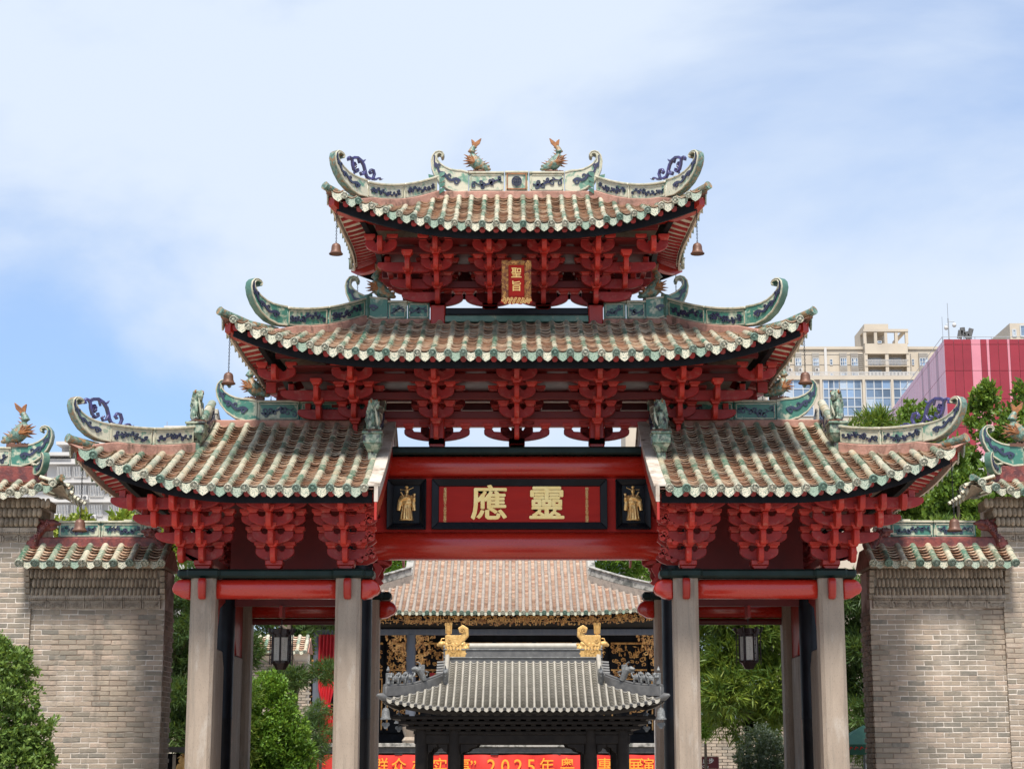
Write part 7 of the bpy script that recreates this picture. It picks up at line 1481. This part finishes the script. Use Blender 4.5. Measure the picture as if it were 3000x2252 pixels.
# ---------------------------------------------------------------- far buildings
def win(parent, x0, x1, y, z0, z1, nx=2, nz=1, fw=0.12, glass='winglass', frame='winframe', rec=0.12):
    """a framed window; its panes are parts of it"""
    f = MB()
    for i in range(nx + 1): x = x0 + (x1 - x0) * i / nx; f.box(x - fw / 2, x + fw / 2, y - 0.08, y + 0.06, z0, z1)
    for j in range(nz + 1): z = z0 + (z1 - z0) * j / nz; f.box(x0, x1, y - 0.07, y + 0.05, z - fw / 2, z + fw / 2)
    w = f.build('window', M[frame], parent, smooth=0)
    for i in range(nx):
        for j in range(nz):
            a, b = x0 + (x1 - x0) * i / nx + fw / 2, x0 + (x1 - x0) * (i + 1) / nx - fw / 2; c, d = z0 + (z1 - z0) * j / nz + fw / 2, z0 + (z1 - z0) * (j + 1) / nz - fw / 2
            MB().box(a, b, y + 0.0, y + 0.04, c, d).build('pane', M[glass], w, smooth=0)
    return w
Y = 270.0
def bx(v): return at(v, 780, Y).x
def bz(v): return at(1870, v, Y).z
AB = thing('apartment_block', 'beige apartment tower with balconies and a roof frame behind the red building', 'building', (bx(1870), Y, 0))
MB().box(bx(1640), bx(2060), Y, Y + 14, 0, bz(752)).build('wall', M['concrete'], AB, bevel=0.05)
MB().box(bx(1640), bx(2060), Y - 0.25, Y + 0.1, bz(754.5), bz(752) + 0.25).build('parapet', M['concrete'], AB)
for v in (765, 787, 812): MB().box(bx(1640), bx(1862), Y - 0.06, Y + 0.02, bz(v) - 0.05, bz(v) + 0.05).build('joint', M['concrete_grey'], AB)
for v0, v1 in ((1753, 1768), (1812, 1828), (1836, 1852), (1983, 2003), (1715, 1730), (1690, 1704)):
    MB().box(bx(v0), bx(v1), Y - 0.5, Y - 0.002, bz(820), bz(763)).build('window_bay', M['concrete_grey'], AB)
    for a, b in ((775, 791), (806, 820)): win(AB, bx(v0 + 1.5), bx(v1 - 1.5), Y - 0.55, bz(b), bz(a), 3, 2, 0.10)
    for k in range(4):
        for t0 in (764.5, 793): MB().box(bx(v0 + 1), bx(v1 - 1), Y - 0.62, Y - 0.5, bz(t0 + 2.6 * k + 1.6), bz(t0 + 2.6 * k)).build('louvre', M['concrete_grey'], AB)
for v0, v1 in ((1792, 1797), (1969, 1973)):
    for a, b in ((776, 788), (806, 818)): win(AB, bx(v0), bx(v1), Y - 0.05, bz(b), bz(a), 1, 2, 0.09)
MB().box(bx(1779.5), bx(1785), Y - 0.3, Y - 0.002, bz(830), bz(751)).build('downpipe', M['palewall'], AB)
for v0, v1 in ((1853, 1864), (1959, 1967)):
    for k in range(12): MB().box(bx(v0), bx(v1), Y - 0.25, Y - 0.002, bz(764 + 4.5 * k + 2), bz(764 + 4.5 * k)).build('louvre', M['concrete_grey'], AB)
# stair tower with open roof frame and balconies
t0, t1 = bx(1865), bx(1957)
MB().box(t0, t1, Y - 1.5, Y + 8, bz(767), bz(746)).build('tower_wall', M['concrete'], AB); MB().box(bx(1866.5), bx(1918), Y + 3, Y + 8, bz(746), bz(703)).build('tower_head', M['concrete'], AB)
for v in (1866, 1889, 1911, 1933.5, 1956): MB().box(bx(v) - 0.25, bx(v) + 0.25, Y - 1.5, Y - 0.9, bz(746), bz(720)).build('frame_post', M['concrete'], AB)
MB().box(t0 - 0.2, t1 + 0.2, Y - 1.6, Y - 0.6, bz(720.5), bz(715)).build('frame_beam', M['concrete'], AB); MB().box(bx(1866), bx(1918), Y - 1.2, Y + 3, bz(716), bz(703) - 0.0).build('frame_block', M['concrete'], AB)
MB().box(bx(1950), bx(1957), Y - 0.9, Y + 8, bz(720), bz(715.4)).build('frame_beam', M['concrete'], AB)
win(AB, bx(1893), bx(1901), Y - 1.52, bz(745), bz(740.5), 1, 1, 0.1)
for z in (767, 793.5, 819): MB().box(t0 - 0.1, t1 + 0.1, Y - 1.8, Y + 0.2, bz(z + 1.6), bz(z)).build('balcony_slab', M['concrete'], AB)
for v in (1866, 1911, 1956.5): MB().box(bx(v) - 0.28, bx(v) + 0.28, Y - 1.7, Y, bz(819), bz(767)).build('balcony_pier', M['concrete'], AB)
for a, b in ((774, 791), (800, 817)):
    for v0, v1 in ((1876, 1902), (1919, 1945)): win(AB, bx(v0), bx(v1), Y - 0.08, bz(b), bz(a), 4, 2, 0.12)
    r_ = MB()
    for i in range(46): x = t0 + 0.3 + (t1 - t0 - 0.6) * i / 45; r_.box(x - 0.03, x + 0.03, Y - 1.75, Y - 1.70, bz(b + 1), bz(b - 9))
    r_.box(t0, t1, Y - 1.78, Y - 1.68, bz(b - 9), bz(b - 10)); r_.build('balcony_railing', M['palewall'], AB, smooth=0)
# podium with big windows
MB().box(bx(1640), bx(2010), Y - 6, Y, 0, bz(826)).build('podium', M['concrete'], AB, bevel=0.05)
MB().box(bx(1640), bx(2010), Y - 6.4, Y - 6.002, bz(836), bz(829)).build('podium_band', M['concrete'], AB)
r_ = MB()
for i in range(150): x = bx(1640) + (bx(2000) - bx(1640)) * i / 149; r_.box(x - 0.04, x + 0.04, Y - 6.2, Y - 6.1, bz(829), bz(820))
r_.box(bx(1640), bx(2000), Y - 6.22, Y - 6.08, bz(820), bz(819)); r_.build('roof_railing', M['palewall'], AB, smooth=0)
for v0, v1 in ((1645, 1677), (1678, 1740), (1762, 1796), (1797, 1842), (1852, 1904), (1910, 1955)): win(AB, bx(v0), bx(v1), Y - 6.1, bz(912), bz(836), 3, 4, 0.16)
for v in (1757, 1847, 1907): MB().box(bx(v - 2.6), bx(v + 2.6), Y - 6.5, Y - 6.002, 0, bz(836)).build('podium_pier', M['concrete'], AB)
for v in (1700, 1722, 1758): # wall-mounted air conditioners
    o = MB().box(bx(v), bx(v + 9), Y - 0.9, Y - 0.55, bz(804), bz(797)).build('air_conditioner', M['palewall'], AB, bevel=0.05); MB().tube([(bx(v + 3.5), Y - 0.93, bz(800.5)), (bx(v + 3.5), Y - 0.9, bz(800.5))], 0.2, 12).build('fan', M['greydark'], o)
# lower block seen through the bracket gaps
q0, q1 = at(1435, 900, 200), at(1500, 900, 200); A2 = thing('apartment_block', 'beige block with grilled balconies seen through the bracket gap right of the name board', 'building', ((q0.x + q1.x) / 2, 200, 0))
MB().box(at(1350, 900, 200).x, at(1500, 900, 200).x, 200, 210, 0, at(1400, 880, 200).z).build('wall', M['concrete'], A2)
for va, vb in ((903, 925), (935, 957), (967, 990), (880, 896)):
    for v0, v1 in ((1380, 1400), (1404, 1421), (1426, 1446), (1450, 1470)): win(A2, at(v0, 900, 200).x, at(v1, 900, 200).x, 199.95, at(1400, vb, 200).z, at(1400, va, 200).z, 2, 2, 0.14)
    r_ = MB(); x0, x1 = at(1400, 900, 200).x, at(1447, 900, 200).x
    for i in range(24): x = x0 + (x1 - x0) * i / 23; r_.box(x - 0.04, x + 0.04, 199.2, 199.3, at(1400, vb, 200).z, at(1400, vb - 12, 200).z)
    r_.build('grille', M['palewall'], A2, smooth=0)
# red clad building
RBX, RBZ = at(2038, 733, 130).x, 39.2; RB = thing('red_clad_building', 'building clad in crimson and pink vertical panels at the right edge', 'building', (RBX + 12, 130, 0))
MB().prism([(RBX + 0.2, 130.15), (RBX + 32, 130.15), (RBX + 32, 175), (RBX + 0.2 + 0.062 * 45, 175)], 0, RBZ - 0.2, 'z').build('wall_core', M['concrete_grey'], RB)
pats = [(0, 'r', 1.0)] ; rz = random.Random(8)
seq = [('redclad', 21), ('redclad', 19), ('redclad', 19.5), ('pinkclad', 21), ('redclad', 13), ('pinkclad', 6), ('redclad', 20), ('redclad', 20), ('pinkclad', 5.5), ('redclad', 20), ('redclad', 21), ('redclad', 20), ('pinkclad', 20), ('redclad', 20), ('redclad', 20)]
x = RBX; hz = [RBZ, RBZ - 0.5] + [RBZ - 2.95 - 2.6 * k for k in range(4)]
for mt, w in seq:
    w_ = w * 161 / 3900
    for k in range(len(hz) - 1):
        MB().box(x + 0.015, x + w_ - 0.015, 130.0, 130.14, hz[k + 1] + 0.02, hz[k] - 0.02).build('cladding_panel', M[mt], RB, smooth=0)
    x += w_
MB().box(RBX, RBX + 32, 130.05, 130.14, 20, hz[-1]).build('plinth_band', M['palewall'], RB)
yy = 130.0; i = 0; dx = 1.55 / 25
while yy < 172:
    w_ = rz.choice((1.3, 1.3, 0.5, 0.9)); mt = 'pinkclad' if rz.random() < 0.8 else 'redclad'  # side face mostly pink: its sky reflection is put into the colour
    for k in range(len(hz) - 1):
        xa, xb = RBX + dx * (yy - 130), RBX + dx * (yy + w_ - 130); mb = MB()
        mb.add([(xa, yy + 0.02, hz[k + 1] + 0.02), (xb, yy + w_ - 0.02, hz[k + 1] + 0.02), (xb, yy + w_ - 0.02, hz[k] - 0.02), (xa, yy + 0.02, hz[k] - 0.02), (xa + 0.14, yy + 0.02, hz[k + 1] + 0.02), (xb + 0.14, yy + w_ - 0.02, hz[k + 1] + 0.02), (xb + 0.14, yy + w_ - 0.02, hz[k] - 0.02), (xa + 0.14, yy + 0.02, hz[k] - 0.02)], [(0, 1, 2, 3), (4, 5, 6, 7), (0, 1, 5, 4), (3, 2, 6, 7), (0, 3, 7, 4), (1, 2, 6, 5)])
        mb.build('cladding_panel', M[mt], RB, smooth=0)
    yy += w_
r_ = MB(); r_.tube([(RBX, 130.6, RBZ + 0.35), (RBX + 18, 130.6, RBZ + 0.35)], 0.03, 5); r_.tube([(RBX, 130.6, RBZ + 0.35), (RBX + 1.5, 155, RBZ + 0.35)], 0.03, 5)
for i in range(12): r_.tube([(RBX + 1.5 * i, 130.6, RBZ - 0.2), (RBX + 1.5 * i, 130.6, RBZ + 0.36)], 0.03, 5)
r_.tube([(RBX + 0.02, 130.4, RBZ - 0.2), (RBX + 0.02, 130.4, RBZ + 2.2)], 0.025, 5); r_.build('roof_rail', M['metal'], RB)
cm = thing('camera_mast', 'thin mast with two dome cameras on the roof of the red building', 'mast', (at(2049, 730, 132).x, 132, RBZ)); X0 = at(2049, 730, 132).x
MB().tube([(X0, 132, RBZ - 0.2), (X0, 132, RBZ + 2.4), (X0 - 0.02, 132, RBZ + 2.45)], 0.07, 8).build('pole', M['metal'], cm); MB().tube([(X0, 132, RBZ + 1.4), (X0, 132, RBZ + 3.9)], 0.03, 6).build('lightning_rod', M['metal'], cm)
for q, z in ((-0.22, 1.45), (0.55, 1.7)):
    a = MB().tube([(X0, 132, RBZ + z + 0.45), (X0 + q, 132, RBZ + z + 0.42), (X0 + q, 132, RBZ + z + 0.3)], 0.035, 6).build('camera_arm', M['metal'], cm); MB().ball((X0 + q, 132, RBZ + z + 0.1), (0.2, 0.2, 0.22), 12, 8).build('dome_camera', M['palewall'], a, smooth=60)
for i, (v, dv, t_) in enumerate(((2073, 722, 0.2), (2079, 716, -0.1), (2088, 725, -0.4), (2095, 718, 0.3))):
    p = at(v, dv, 131.5); f = thing('floodlight', ('first', 'second', 'third', 'fourth')[i] + ' roof floodlight counted from the camera mast on the red building', 'floodlight', (p.x, 131.5, RBZ), 'floodlights on the red building'); W = T(p.x, 131.5, p.z) @ Matrix.Rotation(t_, 4, 'Y')
    MB().box(-0.22, 0.22, -0.1, 0.12, -0.4, 0.4).build('lamp_housing', M['greydark'], f, mtx=W, bevel=0.03); MB().tube([(p.x + 0.1, 131.6, RBZ - 0.2), (p.x + 0.1, 131.6, p.z)], 0.05, 6).build('stand', M['metal'], f)
p = at(2190, 715, 200); B3 = thing('rooftop_block', 'beige roof structure showing above the red building at the right edge', 'building', (p.x + 4, 200, 0))
MB().box(at(2180, 700, 200).x, at(2260, 700, 200).x, 200, 212, 0, at(2190, 698, 200).z).build('wall', M['concrete'], B3); win(B3, at(2186, 715, 200).x, at(2193, 715, 200).x, 199.95, at(2190, 726, 200).z, at(2190, 712, 200).z, 1, 1, 0.15); win(B3, at(2203, 715, 200).x, at(2240, 715, 200).x, 199.95, at(2190, 726, 200).z, at(2190, 703, 200).z, 2, 1, 0.15)
# pale housing block on the left
Y = 180.0; LB = thing('apartment_block', 'pale grey housing block with balcony grilles behind the left wall', 'building', (at(220, 1000, Y).x, Y, 0)); X = lambda v: at(v, 1050, Y).x; Z = lambda v: at(200, v, Y).z
MB().box(X(-60), X(330), Y, Y + 12, 0, Z(990)).build('wall', M['palewall'], LB); MB().box(X(120), X(345), Y + 2, Y + 12, Z(990), Z(950)).build('upper_wall', M['palewall'], LB)
for a, b in ((-60, 150), (120, 345)): MB().box(X(a), X(b), Y - 0.8, Y + 2, Z(962) if a > 0 else Z(985), Z(955) if a > 0 else Z(978)).build('cornice', M['palewall'], LB)
for v in (1000, 1040, 1082, 1124, 1160): MB().box(X(-60), X(330), Y - 0.9, Y, Z(v + 4), Z(v)).build('balcony_slab', M['palewall'], LB)
for v0, v1 in ((1007, 1030), (1047, 1072), (1089, 1114), (1130, 1156)):
    for a, b in ((-40, -12), (-4, 24), (32, 60), (126, 152), (160, 188), (196, 224), (240, 268), (276, 304)):
        win(LB, X(a), X(b), Y - 0.05, Z(v1), Z(v0), 3, 2, 0.12, 'paleglass', 'palewall')
        g = MB()
        for i in range(9): x = X(a) + (X(b) - X(a)) * i / 8; g.box(x - 0.025, x + 0.025, Y - 0.85, Y - 0.80, Z(v1), Z(v0 + 3))
        g.build('grille', M['palewall'], LB, smooth=0)
for a, v in ((172, 1073), (186, 1073), (128, 1113), (205, 1115)):
    o = MB().box(X(a), X(a + 12), Y - 1.6, Y - 0.95, Z(v + 10), Z(v)).build('air_conditioner', M['palewall'], LB, bevel=0.05); MB().tube([(X(a + 5), Y - 1.63, Z(v + 5)), (X(a + 5), Y - 1.6, Z(v + 5))], 0.2, 12).build('fan', M['greydark'], o)
p = at(370, 930, 190); B5 = thing('rooftop_block', 'small pale roof structure behind the left lion pedestal', 'building', (p.x, 190, 0)); MB().box(at(357, 930, 190).x, at(410, 930, 190).x, 190, 198, 0, at(370, 925, 190).z).build('wall', M['palewall'], B5); MB().box(at(355, 930, 190).x, at(412, 930, 190).x, 189.6, 198.3, at(370, 925, 190).z, at(370, 920, 190).z).build('cornice', M['palewall'], B5); MB().tube([(at(361, 910, 190).x, 190, at(361, 920, 190).z), (at(361, 910, 190).x, 190, at(361, 910, 190).z)], 0.05, 5).build('antenna', M['metal'], B5)
